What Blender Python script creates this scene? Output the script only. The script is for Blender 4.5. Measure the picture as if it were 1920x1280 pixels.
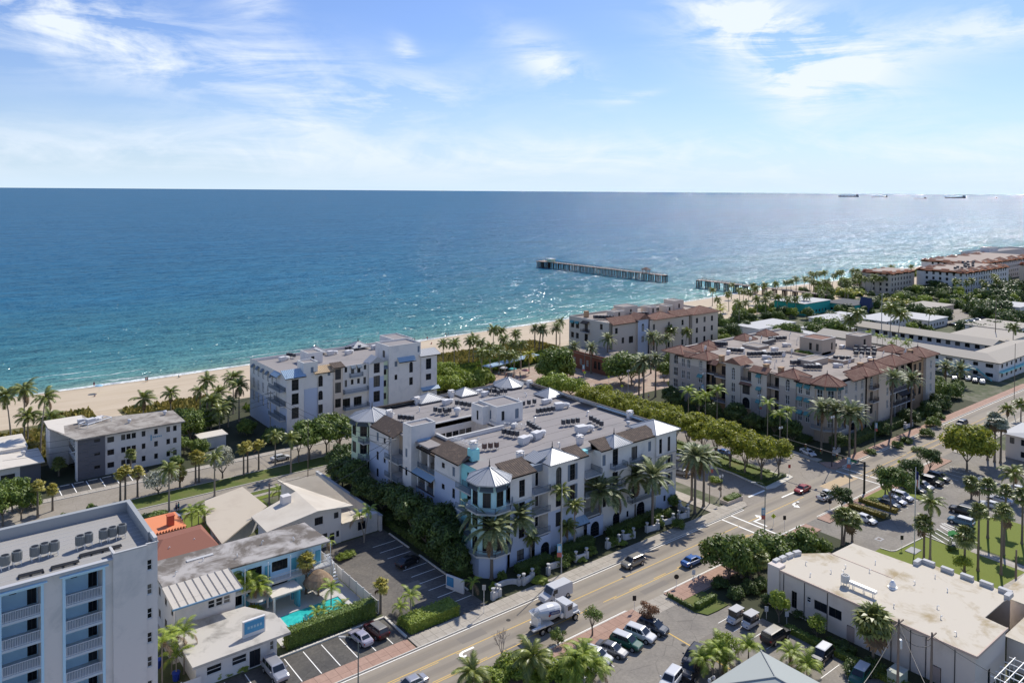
import bpy, bmesh, math, random
from mathutils import Vector, Matrix
for o in list(bpy.data.objects): bpy.data.objects.remove(o)
S = bpy.context.scene
COL = S.collection
rnd = random.Random(11)
rad = math.radians
# ------------------------------------------------------------------ camera
CAM_H = 65.0
YAW, PITCH, ROLL = rad(51.5), rad(1.2), rad(0.42)
fw = Vector((math.cos(YAW)*math.cos(PITCH), math.sin(YAW)*math.cos(PITCH),-math.sin(PITCH)))
ri = Vector((math.sin(YAW),-math.cos(YAW),0)); up = ri.cross(fw)
r2 = ri*math.cos(ROLL) + up*math.sin(ROLL); u2 = -ri*math.sin(ROLL) + up*math.cos(ROLL)
cd = bpy.data.cameras.new('camera'); cam = bpy.data.objects.new('camera', cd); COL.objects.link(cam)
mw = Matrix((r2, u2,-fw)).transposed().to_4x4(); mw.translation = Vector((0,0, CAM_H)); cam.matrix_world = mw
cd.sensor_width = 36; cd.lens = 1428/1920*36
cd.shift_y = -(640-(358+1428*math.tan(PITCH)))/1920
cd.clip_start = 1; cd.clip_end = 400000
S.camera = cam
# ------------------------------------------------------------------ sky, sun, exposure
SUN_EL, SUN_AZ = rad(45), math.atan2(.38,1.0)      # azimuth measured from +X towards +Y
W = bpy.data.worlds.new('World'); S.world = W; W.use_nodes = True
nt = W.node_tree; nt.nodes.clear()
def N(t, nt_=None, **k):
    n = (nt_ or nt).nodes.new(t)
    for a, v in k.items(): setattr(n, a, v)
    return n
wo = N('ShaderNodeOutputWorld'); bg = N('ShaderNodeBackground'); bg.inputs['Strength'].default_value = 0.094
sky = N('ShaderNodeTexSky', sky_type='NISHITA', sun_disc=False)
sky.sun_elevation = SUN_EL; sky.sun_rotation = math.pi/2 - SUN_AZ
sky.altitude = 0; sky.air_density = 1.0; sky.dust_density = 0.6; sky.ozone_density = 1.6
tc = N('ShaderNodeTexCoord')
L = nt.links.new
def M(op, a=None, b=None, c=None, n=None, clamp=False):
    m = N('ShaderNodeMath', n, operation=op); m.use_clamp = clamp
    for i, v in enumerate((a, b, c)):
        if v is None: continue
        if isinstance(v, (int, float)): m.inputs[i].default_value = v
        else: (n or nt).links.new(v, m.inputs[i])
    return m.outputs[0]
def ramp(inp, stops, n=None, interp='LINEAR'):
    r = N('ShaderNodeValToRGB', n); e = r.color_ramp.elements; r.color_ramp.interpolation = interp
    while len(e) > len(stops): e.remove(e[-1])
    while len(e) < len(stops): e.new(1)
    for q, (p, c) in zip(e, stops):
        q.position = p; q.color = (c, c, c, 1) if isinstance(c, (int, float)) else (*c, 1)
    (n or nt).links.new(inp, r.inputs[0]); return r.outputs[0]
def mixc(f, a, b, n=None, mode='MIX'):
    m = N('ShaderNodeMix', n, data_type='RGBA', blend_type=mode)
    for s, v in ((m.inputs['Factor'], f),(m.inputs[6], a),(m.inputs[7], b)):
        if isinstance(v, (int, float)): s.default_value = v
        elif isinstance(v, tuple): s.default_value = (*v[:3], 1)
        else: (n or nt).links.new(v, s)
    return m.outputs[2]
sep = N('ShaderNodeSeparateXYZ'); L(tc.outputs['Generated'], sep.inputs[0])
# direction in bearing (azimuth) and tangent of elevation: cirrus drawn on that sheet
az = M('ARCTAN2', sep.outputs[1], sep.outputs[0])
hyp = M('SQRT', M('ADD', M('MULTIPLY', sep.outputs[0], sep.outputs[0]), M('MULTIPLY', sep.outputs[1], sep.outputs[1])))
te = M('DIVIDE', sep.outputs[2], M('MAXIMUM', hyp, 0.001))
cu = M('SUBTRACT', math.atan2(fw.y, fw.x), az)      # + to the right of the view, radians
def cvec(sx, sy, rot, off):
    c = N('ShaderNodeCombineXYZ'); L(cu, c.inputs[0]); L(te, c.inputs[1]); c.inputs[2].default_value = off
    m = N('ShaderNodeMapping'); m.inputs['Rotation'].default_value = (0,0, rot); m.inputs['Scale'].default_value = (sx, sy, 1)
    L(c.outputs[0], m.inputs[0]); return m.outputs[0]
def nz(vec, scale, det=6, rough=.6, dist=0., n=None):
    t = N('ShaderNodeTexNoise', n); t.inputs['Scale'].default_value = scale; t.inputs['Detail'].default_value = det
    t.inputs['Roughness'].default_value = rough; t.inputs['Distortion'].default_value = dist
    if vec is not None: (n or nt).links.new(vec, t.inputs['Vector'])
    return t.outputs[0]
wisp = nz(cvec(1.0,4.6,.26,0),4.2,10,.64,.9)
wisp2 = nz(cvec(1.0,2.2,-.5,4),6.5,8,.6,1.2)
def blob(u0, t0, su, st, rot=0.):
    a = M('SUBTRACT', cu, u0); b = M('SUBTRACT', te, t0); c, s = math.cos(rot), math.sin(rot)
    x = M('ADD', M('MULTIPLY', a, c/su), M('MULTIPLY', b, s/su)); y = M('SUBTRACT', M('MULTIPLY', b, c/st), M('MULTIPLY', a, s/st))
    return M('POWER', 2.718, M('MULTIPLY', M('ADD', M('MULTIPLY', x, x), M('MULTIPLY', y, y)),-1))
mask = None
for b in ((-.44,.165,.26,.045,-.12,1.1),(-.55,.22,.10,.03,-.4,.8),(.05,.165,.07,.028,-.55,1.0),
          (.35,.175,.12,.05,-.35,1.7),(.30,.215,.09,.03,-.5,1.0),(.36,.13,.04,.05,.9,.9),(.60,.19,.17,.028,.1,.9),(-.22,.10,.16,.03,.2,.7),
          (-.33,.24,.04,.03,-.7,.9),(.155,.122,.03,.006,.2,.8),(-.14,.18,.02,.012,-.8,.8),
          (0.1,.045,1.2,.03,0,.75),(1.6,.3,.5,.14,0,.8),(-1.9,.35,.6,.2,.3,.8),(3.0,.3,.5,.2,0,.8)):
    v = M('MULTIPLY', blob(*b[:5]), b[5]); mask = v if mask is None else M('ADD', mask, v)
shape = M('ADD', M('MULTIPLY', wisp, .62), M('MULTIPLY', wisp2,.38))
cl = M('MULTIPLY', mask, M('MULTIPLY', M('SUBTRACT', shape, .43),7.0, clamp=True))
cl = M('MULTIPLY', M('MINIMUM', cl, 1.0),.95)
veil = ramp(te, [(0.0,.94),(.025,.72),(.07,.42),(.12,.22),(.2,.09),(1,.03)])     # thin high veil, thicker towards the horizon
cloudc = (7.9,8.6,9.5)
skyc = mixc(1.0, sky.outputs[0], (.60,.77,1.17), mode='MULTIPLY')
c1 = mixc(veil, skyc, (6.4,7.9,9.3))
c2 = mixc(cl, c1, cloudc)
L(c2, bg.inputs['Color']); L(bg.outputs[0], wo.inputs[0])
sd = bpy.data.lights.new('sun', 'SUN'); sd.energy = 3.7; sd.angle = rad(.5); sd.color = (1,.95,.86)
sun = bpy.data.objects.new('sun', sd); COL.objects.link(sun)
sdir = Vector((math.cos(SUN_EL)*math.cos(SUN_AZ), math.cos(SUN_EL)*math.sin(SUN_AZ), math.sin(SUN_EL)))
sun.rotation_euler = sdir.to_track_quat('Z', 'Y').to_euler(); sun.location = (0,0,200)
S.view_settings.view_transform = 'Standard'; S.view_settings.look = 'None'
S.view_settings.exposure = 0.27; S.view_settings.gamma = 1; S.view_settings.use_curve_mapping = False
S.render.engine = 'CYCLES'
# ------------------------------------------------------------------ materials
MC = {}
def mat(name, col, rough=.8, var=.0, vs=1.0, col2=None, c2s=.15, c2t=(.45,.65), metal=0., spec=.5, bump=0., bs=20., trans=0., island=0.):
    """procedural surface: col, fine value variation var at scale vs, patches of col2"""
    if name in MC: return MC[name]
    m = bpy.data.materials.new(name); m.use_nodes = True; n = m.node_tree; p = n.nodes['Principled BSDF']
    p.inputs['Roughness'].default_value = rough; p.inputs['Metallic'].default_value = metal
    p.inputs['Specular IOR Level'].default_value = spec if rough < .65 else min(spec, .18)
    out = None
    geo = N('ShaderNodeNewGeometry', n)
    base = tuple(col)
    src = None
    if col2 is not None:
        f = ramp(nz(geo.outputs['Position'], c2s, 5,.65,.4, n), [(c2t[0], 0.0),(c2t[1], 1.0)], n)
        src = mixc(f, base, col2, n)
    if var > 0:
        v = nz(geo.outputs['Position'], vs, 5,.6,0, n)
        k = M('ADD', M('MULTIPLY', M('SUBTRACT', v, .5), var*2.4),1.0, n=n)
        if island: 
            oi = N('ShaderNodeObjectInfo', n); k = M('MULTIPLY', k, M('ADD', M('MULTIPLY', geo.outputs['Random Per Island'], island),1-island/2, n=n), n=n)
        cc = N('ShaderNodeCombineXYZ', n)
        for i in range(3): n.links.new(k, cc.inputs[i])
        src = mixc(1.0, src if src is not None else base, cc.outputs[0], n, 'MULTIPLY')
    if src is not None: n.links.new(src, p.inputs['Base Color'])
    else: p.inputs['Base Color'].default_value = (*base, 1)
    if bump > 0:
        b = N('ShaderNodeBump', n); b.inputs['Strength'].default_value = bump; b.inputs['Distance'].default_value = .05
        n.links.new(nz(geo.outputs['Position'], bs, 3,.6,0, n), b.inputs['Height']); n.links.new(b.outputs[0], p.inputs['Normal'])
    MC[name] = m; return m
# ------------------------------------------------------------------ mesh building
class MB:
    def __init__(s): s.v = []; s.f = []; s.m = []
    def face(s, pts, m=0):
        i = len(s.v); s.v += [tuple(p) for p in pts]; s.f.append(tuple(range(i, i+len(pts)))); s.m.append(m); return s
    def add(s, vs, fs, m=0):
        i = len(s.v); s.v += [tuple(p) for p in vs]
        for q in fs: s.f.append(tuple(i+k for k in q)); s.m.append(m)
        return s
    def box(s, x0, x1, y0, y1, z0, z1, m=0, bottom=True):
        if x0 > x1: x0, x1 = x1, x0
        if y0 > y1: y0, y1 = y1, y0
        vs = [(x0,y0,z0),(x1,y0,z0),(x1,y1,z0),(x0,y1,z0),(x0,y0,z1),(x1,y0,z1),(x1,y1,z1),(x0,y1,z1)]
        fs = [(4,5,6,7),(0,1,5,4),(1,2,6,5),(2,3,7,6),(3,0,4,7)]
        if bottom: fs.append((3,2,1,0))
        return s.add(vs, fs, m)
    def prism(s, poly, z0, z1, m=0, mt=None):
        n = len(poly); a = sum(poly[i][0]*poly[(i+1)%n][1]-poly[(i+1)%n][0]*poly[i][1] for i in range(n))
        if a < 0: poly = poly[::-1]
        vs = [(x,y,z0) for x,y in poly]+[(x,y,z1) for x,y in poly]
        s.add(vs, [(i,(i+1)%n,n+(i+1)%n,n+i) for i in range(n)], m)
        s.face([(x,y,z1) for x,y in poly], m if mt is None else mt)
        return s
    def tube(s, pts, rs, n=6, m=0, cap=True):
        """tapered tube along pts"""
        pts = [Vector(p) for p in pts]
        if isinstance(rs, (int, float)): rs = [rs]*len(pts)
        i0 = len(s.v)
        for k, p in enumerate(pts):
            d = (pts[min(k+1, len(pts)-1)]-pts[max(k-1,0)]).normalized()
            a = d.orthogonal().normalized() if abs(d.z) < .95 else Vector((1,0,0)); a = (a - d*a.dot(d)).normalized(); b = d.cross(a)
            for j in range(n):
                t = 2*math.pi*j/n; s.v.append(tuple(p+(a*math.cos(t)+b*math.sin(t))*rs[k]))
        for k in range(len(pts)-1):
            for j in range(n):
                s.f.append((i0+k*n+j, i0+k*n+(j+1)%n, i0+(k+1)*n+(j+1)%n, i0+(k+1)*n+j)); s.m.append(m)
        if cap:
            s.f.append(tuple(i0+(len(pts)-1)*n+j for j in range(n))); s.m.append(m)
            s.f.append(tuple(i0+j for j in range(n))[::-1]); s.m.append(m)
        return s
    def lathe(s, cx, cy, prof, n=12, m=0):
        i0 = len(s.v)
        for r, z in prof:
            for j in range(n):
                t = 2*math.pi*j/n; s.v.append((cx+r*math.cos(t), cy+r*math.sin(t), z))
        for k in range(len(prof)-1):
            for j in range(n):
                s.f.append((i0+k*n+j, i0+k*n+(j+1)%n, i0+(k+1)*n+(j+1)%n, i0+(k+1)*n+j)); s.m.append(m)
        s.f.append(tuple(i0+(len(prof)-1)*n+j for j in range(n))); s.m.append(m)
        return s
    def mesh(s, name, mats, origin=(0,0,0), smooth=False):
        me = bpy.data.meshes.new(name); ox, oy, oz = origin
        me.from_pydata([(x-ox, y-oy, z-oz) for x,y,z in s.v] if (ox or oy or oz) else s.v, [], s.f)
        if not isinstance(mats, (list, tuple)): mats = [mats]
        for q in mats: me.materials.append(q)
        if len(mats) > 1: me.polygons.foreach_set('material_index', s.m)
        if smooth: me.polygons.foreach_set('use_smooth', [True]*len(me.polygons))
        me.update(); return me
    def build(s, name, mats, parent=None, loc=None, smooth=False):
        """world-space shapes: stored relative to the parent's place (or to loc)"""
        o0 = worldloc(parent) if parent is not None else Vector(loc or (0,0,0))
        o = bpy.data.objects.new(name, s.mesh(name, mats, o0, smooth)); COL.objects.link(o)
        if parent is not None: o.parent = parent
        else: o.location = o0
        return o
def worldloc(o):
    v = Vector((0,0,0))
    while o is not None: v += o.location; o = o.parent
    return v
def tag(o, label, cat, group=None, kind=None):
    if label: o['label'] = label
    if cat: o['category'] = cat
    if group: o['group'] = group
    if kind: o['kind'] = kind
    return o
def thing(name, label, cat, loc=(0,0,0), rz=0., group=None, sc=1.):
    o = bpy.data.objects.new(name, None); COL.objects.link(o); o.location = loc; o.rotation_euler = (0,0,rz); o.scale = (sc,)*3
    o.empty_display_size = .5
    return tag(o, label, cat, group)
def part(name, me, parent, loc=(0,0,0), rot=(0,0,0), sc=None, label=None):
    o = bpy.data.objects.new(name, me); COL.objects.link(o); o.parent = parent; o.location = loc; o.rotation_euler = rot
    if sc: o.scale = sc if isinstance(sc, tuple) else (sc,)*3
    if label: o['label'] = label
    return o
def solo(name, me, label, cat, loc=(0,0,0), rz=0., group=None, sc=1., kind=None):
    o = bpy.data.objects.new(name, me); COL.objects.link(o); o.location = loc; o.rotation_euler = (0,0,rz)
    o.scale = sc if isinstance(sc, tuple) else (sc,)*3
    return tag(o, label, cat, group, kind)
def structure(name, mb, mats, loc=None):
    o = mb.build(name, mats, None, loc); o['kind'] = 'structure'; return o
KIDS = {}
def dup(root, loc, rz=0., label=None, group=None, sc=None):
    """copy of a thing with copies of its parts and sub-parts"""
    def rec(o, par):
        c = o.copy(); COL.objects.link(c); c.parent = par
        for k in o_children[o.name]: rec(k, c)
        return c
    if root.name not in KIDS:
        def walk(o):
            o_children[o.name] = list(o.children)
            for k in o.children: walk(k)
        walk(root); KIDS[root.name] = 1
    r = rec(root, None); r.location = loc; r.rotation_euler = (0,0,rz)
    if sc: r.scale = (sc,)*3
    if label: r['label'] = label
    if group: r['group'] = group
    return r
o_children = {}
ORD = ['first','second','third','fourth','fifth','sixth','seventh','eighth','ninth','tenth','eleventh','twelfth','thirteenth','fourteenth','fifteenth','sixteenth','seventeenth','eighteenth','nineteenth','twentieth']
def viewx(x, y):
    d = Vector((x, y, 0))-Vector((0,0,CAM_H)); return d.dot(r2)/d.dot(fw)
def ordinals(pts):
    """rank of each point from the left of the view"""
    o = sorted(range(len(pts)), key=lambda i: viewx(pts[i][0], pts[i][1])); r = [0]*len(pts)
    for k, i in enumerate(o): r[i] = k
    T = ('', '', 'twenty', 'thirty', 'forty', 'fifty', 'sixty', 'seventy', 'eighty', 'ninety')
    return [ORD[k] if k < 20 else (T[(k+1)//10]+'-'+ORD[(k+1) % 10-1] if (k+1) % 10 else T[(k+1)//10].replace('y', 'ieth')) for k in r]
# ------------------------------------------------------------------ ground materials
def gmat(name, fn, rough=.9, spec=.3):
    m = bpy.data.materials.new(name); m.use_nodes = True; n = m.node_tree; p = n.nodes['Principled BSDF']
    p.inputs['Roughness'].default_value = rough; p.inputs['Specular IOR Level'].default_value = spec
    geo = N('ShaderNodeNewGeometry', n); sp = N('ShaderNodeSeparateXYZ', n); n.links.new(geo.outputs['Position'], sp.inputs[0])
    c = fn(n, geo.outputs['Position'], sp.outputs[0], sp.outputs[1], p)
    n.links.new(c, p.inputs['Base Color']); MC[name] = m; return m
def sc3(n, pos, sx, sy):
    m = N('ShaderNodeMapping', n); m.inputs['Scale'].default_value = (sx, sy, 1); n.links.new(pos, m.inputs[0]); return m.outputs[0]
def f_road(n, pos, x, y, p):
    a = nz(pos, 1.2,6,.7,0, n); b = nz(sc3(n, pos, .05,1.6),1.0,4,.6,.2, n); pat = nz(pos, .06,4,.6,.6, n)
    c = mixc(ramp(b, [(.35,0.),(.65,1.)], n),(.31,.26,.195),(.40,.34,.26), n)
    c = mixc(ramp(pat, [(.45,0.),(.62,.5)], n), c, (.40,.355,.285), n)
    c = mixc(M('MULTIPLY', a, .5, n=n), c, (.23,.20,.16), n)
    # oil-darkened lane centres
    w = M('ABSOLUTE', M('SINE', M('MULTIPLY', M('SUBTRACT', y, 80.2, n=n), math.pi/3.75, n=n), n=n), n=n)
    return mixc(M('MULTIPLY', M('POWER', w, 5, n=n),.38, n=n), c, (.15,.135,.12), n)
def f_asph(c0, c1, stain=.5):
    def f(n, pos, x, y, p):
        a = nz(pos, 2.2,6,.7,0, n); pat = nz(pos, .12,5,.65,.7, n)
        c = mixc(ramp(pat, [(.38,0.),(.66,1.)], n), c0, c1, n)
        k = ramp(a, [(.3,1-stain*.5),(.7,1.08)], n)
        cr = N('ShaderNodeTexVoronoi', n, feature='DISTANCE_TO_EDGE'); cr.inputs['Scale'].default_value = .22
        n.links.new(pos, cr.inputs['Vector'])
        k = mixc(1., k, ramp(cr.outputs[0], [(0., .72),(.012,1.)], n), n, 'MULTIPLY')
        return mixc(1., c, k, n, 'MULTIPLY')
    return f
def f_grass(c0, c1, dry=(.16,.13,.05), t=(.55,.75)):
    def f(n, pos, x, y, p):
        a = nz(pos, 6,6,.75,0, n); pat = nz(pos, .35,5,.65,.6, n); d = nz(pos, .13,4,.6,.5, n)
        c = mixc(ramp(a, [(.3,0.),(.7,1.)], n), c0, c1, n)
        return mixc(ramp(M('MULTIPLY', M('ADD', pat, d, n=n),.5, n=n), [(t[0], 0.),(t[1], .8)], n), c, dry, n)
    return f
def f_sand(n, pos, x, y, p):
    a = nz(pos, 1.5,6,.7,0, n); pat = nz(sc3(n, pos, .05,.3),1,5,.6,.4, n)
    c = mixc(ramp(pat, [(.35,0.),(.65,1.)], n),(.56,.45,.31),(.63,.52,.375), n)
    c = mixc(M('MULTIPLY', a, .35, n=n), c, (.42,.32,.22), n)
    tr = nz(sc3(n, pos, .02,.9),1,3,.7,.8, n); c = mixc(ramp(tr, [(.56,0.),(.62,.35)], n), c, (.40,.30,.20), n)
    sp = N('ShaderNodeSeparateXYZ', n); n.links.new(pos, sp.inputs[0])
    wet = M('ADD', sp.outputs[2], M('MULTIPLY', nz(sc3(n, pos, .08,.1),1,4,.6,0, n),.10, n=n), n=n)
    w = N('ShaderNodeMapRange', n); n.links.new(wet, w.inputs[0]); w.inputs[1].default_value = -.66; w.inputs[2].default_value = -.40
    n.links.new(ramp(w.outputs[0], [(0., .35),(1., .9)], n), p.inputs['Roughness'])
    return mixc(w.outputs[0], (.27,.205,.135), c, n)
def f_scrub(n, pos, x, y, p):
    a = nz(pos, 1.6,6,.7,.5, n); b = nz(pos, .3,5,.6,.6, n)
    c = mixc(ramp(a, [(.35,0.),(.65,1.)], n),(.06,.07,.02),(.17,.15,.055), n)
    return mixc(ramp(b, [(.45,0.),(.7,.7)], n), c, (.33,.26,.17), n)
def f_pave(c0, c1, su, sv):
    def f(n, pos, x, y, p):
        br = N('ShaderNodeTexBrick', n); br.inputs['Scale'].default_value = 1; br.offset = 0
        br.inputs['Brick Width'].default_value = su; br.inputs['Row Height'].default_value = sv; br.inputs['Mortar Size'].default_value = .03
        br.inputs['Color1'].default_value = (*c0,1); br.inputs['Color2'].default_value = (*c1,1)
        br.inputs['Mortar'].default_value = (c0[0]*.55, c0[1]*.55, c0[2]*.55,1); n.links.new(pos, br.inputs['Vector'])
        a = nz(pos, 1.3,6,.7,0, n)
        return mixc(1., br.outputs[0], ramp(a, [(.3,.82),(.7,1.08)], n), n, 'MULTIPLY')
    return f
G_road = gmat('sun bleached asphalt road', f_road, .85)
G_elm = gmat('side road asphalt', f_asph((.31,.27,.215),(.37,.325,.265),.4))
G_com = gmat('boulevard asphalt', f_asph((.30,.26,.21),(.36,.315,.26),.4))
G_lotR = gmat('visitor lot asphalt', f_asph((.25,.225,.19),(.33,.295,.245),.5))
G_lotB = gmat('gravelly lot asphalt', f_asph((.125,.115,.105),(.22,.195,.16),.7))
G_dark = gmat('dark sealed asphalt', f_asph((.105,.098,.088),(.17,.155,.13),.7))
G_grass = gmat('lawn grass', f_grass((.075,.11,.018),(.14,.175,.035),(.2,.17,.07),(.48,.7)))
G_lawn = gmat('bright lawn grass', f_grass((.13,.17,.02),(.20,.23,.035),(.20,.17,.05),(.62,.85)))
G_sand = gmat('beach sand', f_sand)
G_scrub = gmat('dune scrub', f_scrub)
G_pink = gmat('pink paver pavement', f_pave((.43,.27,.20),(.46,.30,.225),1.5,3.0))
G_conc = gmat('concrete pavement', f_pave((.43,.38,.31),(.48,.43,.355),1.5,3.0))
G_plaza = gmat('plaza pavers', f_pave((.42,.29,.22),(.48,.38,.30),2.5,2.5))
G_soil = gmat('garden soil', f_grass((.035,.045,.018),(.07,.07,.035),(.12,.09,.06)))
G_land = gmat('town ground', f_grass((.055,.075,.025),(.11,.12,.06),(.24,.21,.16),(.47,.66)))
G_white = mat('white road paint', (.70,.68,.62),.7,.18,3)
G_yel = mat('faded yellow road paint', (.50,.33,.10),.8,.35,1.2)
kerbm = mat('concrete kerb', (.46,.43,.37),.85,.12,1)
# ------------------------------------------------------------------ land, beach and sea
def sheet(name, rects, z, m):
    b = MB()
    for i, r in enumerate(rects):
        x0, x1, y0, y1 = r; b.face([(x0,y0,z),(x1,y0,z),(x1,y1,z),(x0,y1,z)])
    return structure(name, b, m)
def poly(name, pts, z, m):
    b = MB(); a = sum(pts[i][0]*pts[(i+1)%len(pts)][1]-pts[(i+1)%len(pts)][0]*pts[i][1] for i in range(len(pts)))
    b.face([(x, y, z) for x, y in (pts if a > 0 else pts[::-1])]); return structure(name, b, m)
def slab(name, pts, z, m, z0=-.05):
    b = MB(); b.prism(pts, z0, z, 0); return structure(name, b, m)
sheet('ground', [(-400,2500,-600,244)], -.012, G_land)
shore = [(-400,283),(0,282),(40,281.5),(150,282),(240,286),(300,290),(380,291),(430,296),(500,297),(560,293),(620,300),(700,308),(850,314),(1000,314),(1300,330),(2500,420)]
def shore_y(x):
    for (a, b),(c, d) in zip(shore, shore[1:]):
        if x <= c: return b+(d-b)*(x-a)/(c-a)
    return d
b = MB(); xs = [-400+i*20 for i in range(146)]; rowsy = [-26,-14,-7,-3,0,4,10,30]; zs = [-.004,-.10,-.28,-.44,-.6,-.85,-1.4,-3.0]
vs = []; fs = []
for x in xs:
    sy = shore_y(x)
    vs.append((x, 236,-.004))
    for dy, z in zip(rowsy, zs): vs.append((x, sy+dy+.8*math.sin(x*.07), z))
nn = len(rowsy)+1
for i in range(len(xs)-1):
    for j in range(nn-1): fs.append((i*nn+j, (i+1)*nn+j, (i+1)*nn+j+1, i*nn+j+1))
b.add(vs, fs); structure('beach', b, G_sand)
# sea ------------------------------------------------------------
m = bpy.data.materials.new('sea water'); m.use_nodes = True; n = m.node_tree; p = n.nodes['Principled BSDF']; MC['sea'] = m
geo = N('ShaderNodeNewGeometry', n); sp = N('ShaderNodeSeparateXYZ', n); n.links.new(geo.outputs['Position'], sp.inputs[0])
X, Y = sp.outputs[0], sp.outputs[1]
# distance offshore (shore curves outwards down the coast)
crv = N('ShaderNodeFloatCurve', n); cm = crv.mapping.curves[0]
mr = N('ShaderNodeMapRange', n); n.links.new(X, mr.inputs[0]); mr.inputs[1].default_value = -400; mr.inputs[2].default_value = 2500
pts = [((x+400)/2900,(y-280)/400) for x, y in shore]
cm.points[0].location = pts[0]; cm.points[1].location = pts[-1]
for q in pts[1:-1]: cm.points.new(*q)
for q in cm.points: q.handle_type = 'VECTOR'
crv.mapping.update(); n.links.new(mr.outputs[0], crv.inputs['Value'])
off = M('SUBTRACT', Y, M('ADD', M('MULTIPLY', crv.outputs[0], 400, n=n),280, n=n), n=n)
wob = nz(sc3(n, geo.outputs['Position'], .004,.012),1,5,.6,.5, n)
offw = M('MULTIPLY', off, M('ADD', M('MULTIPLY', M('SUBTRACT', wob, .5, n=n),1.0, n=n),1, n=n), n=n)
depth = M('DIVIDE', offw, 900, n=n, clamp=True)
SEA_STOPS = [(0., (.17,.26,.20)),(.010,(.10,.24,.22)),(.035,(.055,.195,.21)),(.10,(.028,.145,.195)),(.25,(.015,.125,.215)),(.6,(.013,.112,.212)),(1., (.015,.11,.210))]
colr = ramp(depth, SEA_STOPS, n)
band = nz(sc3(n, geo.outputs['Position'], .008,.05),1,6,.65,.6, n)
colr = mixc(1., colr, ramp(band, [(.3,.80),(.7,1.16)], n), n, 'MULTIPLY')
# surf lines
wv = M('ADD', M('MULTIPLY', off, .62, n=n), M('MULTIPLY', nz(sc3(n, geo.outputs['Position'], .035,.06),1,4,.6,0, n),9, n=n), n=n)
crest = ramp(M('SINE', wv, n=n), [(.955,0.),(.99,1.)], n)
near = ramp(M('DIVIDE', off, 60, n=n, clamp=True), [(0., 1.),(.3,.7),(.75,.12),(1., 0.)], n)
brk = ramp(nz(sc3(n, geo.outputs['Position'], .03,.09),1,4,.6,0, n), [(.50,0.),(.62,1.)], n)
foam = M('MULTIPLY', M('MULTIPLY', crest, near, n=n), brk, n=n)
edge = M('MULTIPLY', ramp(M('DIVIDE', M('ADD', off, M('MULTIPLY', brk, 1.2, n=n), n=n),6, n=n, clamp=True), [(0., 1.),(.35,.85),(.5,.1),(.8,0.)], n), ramp(nz(geo.outputs['Position'], .8,5,.8,0, n), [(.3,.4),(.55,1.)], n), n=n)
fo = M('MAXIMUM', foam, edge, n=n)
n.links.new(mixc(fo, colr, (.78,.80,.78), n), p.inputs['Base Color'])
n.links.new(M('ADD', M('MULTIPLY', fo, .5, n=n),.16, n=n), p.inputs['Roughness'])
p.inputs['IOR'].default_value = 1.33; p.inputs['Specular IOR Level'].default_value = .3
# wave slopes: short chop and longer wind waves tilt the facets (slopes, not a painted pattern)
def slope(vec, scale, amp, det=2):
    t = N('ShaderNodeTexNoise', n); t.inputs['Scale'].default_value = scale; t.inputs['Detail'].default_value = det; t.inputs['Roughness'].default_value = .6
    n.links.new(vec, t.inputs['Vector']); a = N('ShaderNodeVectorMath', n, operation='SUBTRACT'); n.links.new(t.outputs['Color'], a.inputs[0]); a.inputs[1].default_value = (.5,.5,.5)
    c = N('ShaderNodeVectorMath', n, operation='MULTIPLY'); n.links.new(a.outputs[0], c.inputs[0]); c.inputs[1].default_value = (amp, amp, 0); return c.outputs[0]
P0 = geo.outputs['Position']
tot = None
for v in (slope(sc3(n, P0,1.0,1.5),1.0,3.0,3), slope(sc3(n, P0,.16,.40),1.0,1.7,3), slope(sc3(n, P0,.045,.14),1.0,.9,3)):
    if tot is None: tot = v
    else:
        q = N('ShaderNodeVectorMath', n, operation='ADD'); n.links.new(tot, q.inputs[0]); n.links.new(v, q.inputs[1]); tot = q.outputs[0]
q = N('ShaderNodeVectorMath', n, operation='ADD'); n.links.new(tot, q.inputs[0]); q.inputs[1].default_value = (0,0,1)
q2 = N('ShaderNodeVectorMath', n, operation='NORMALIZE'); n.links.new(q.outputs[0], q2.inputs[0])
# light from within the water (diffuse) under a mirror of facets; a choppy sea mirrors far less at grazing angles than flat water
gl = N('ShaderNodeBsdfGlossy', n); gl.inputs['Roughness'].default_value = .13; gl.inputs['Color'].default_value = (.93,.97,1,1); n.links.new(q2.outputs[0], gl.inputs['Normal']); n.links.new(q2.outputs[0], p.inputs['Normal'])
p.inputs['Specular IOR Level'].default_value = 0; lw = N('ShaderNodeLayerWeight', n); lw.inputs[0].default_value = .5
fac = M('MULTIPLY', M('ADD', M('MULTIPLY', M('POWER', lw.outputs['Facing'], 6, n=n),.13, n=n),.065, n=n), M('SUBTRACT', 1, fo, n=n), n=n)
mx = N('ShaderNodeMixShader', n); n.links.new(fac, mx.inputs[0]); n.links.new(p.outputs[0], mx.inputs[1]); n.links.new(gl.outputs[0], mx.inputs[2]); n.links.new(mx.outputs[0], n.nodes['Material Output'].inputs[0])
b = MB(); ring = [0,400,1000,3000,10000,40000,120000]
b.face([(-120000,262,-.6),(120000,262,-.6),(120000,120000,-.6),(-120000,120000,-.6)])
structure('sea', b, m)
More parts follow.
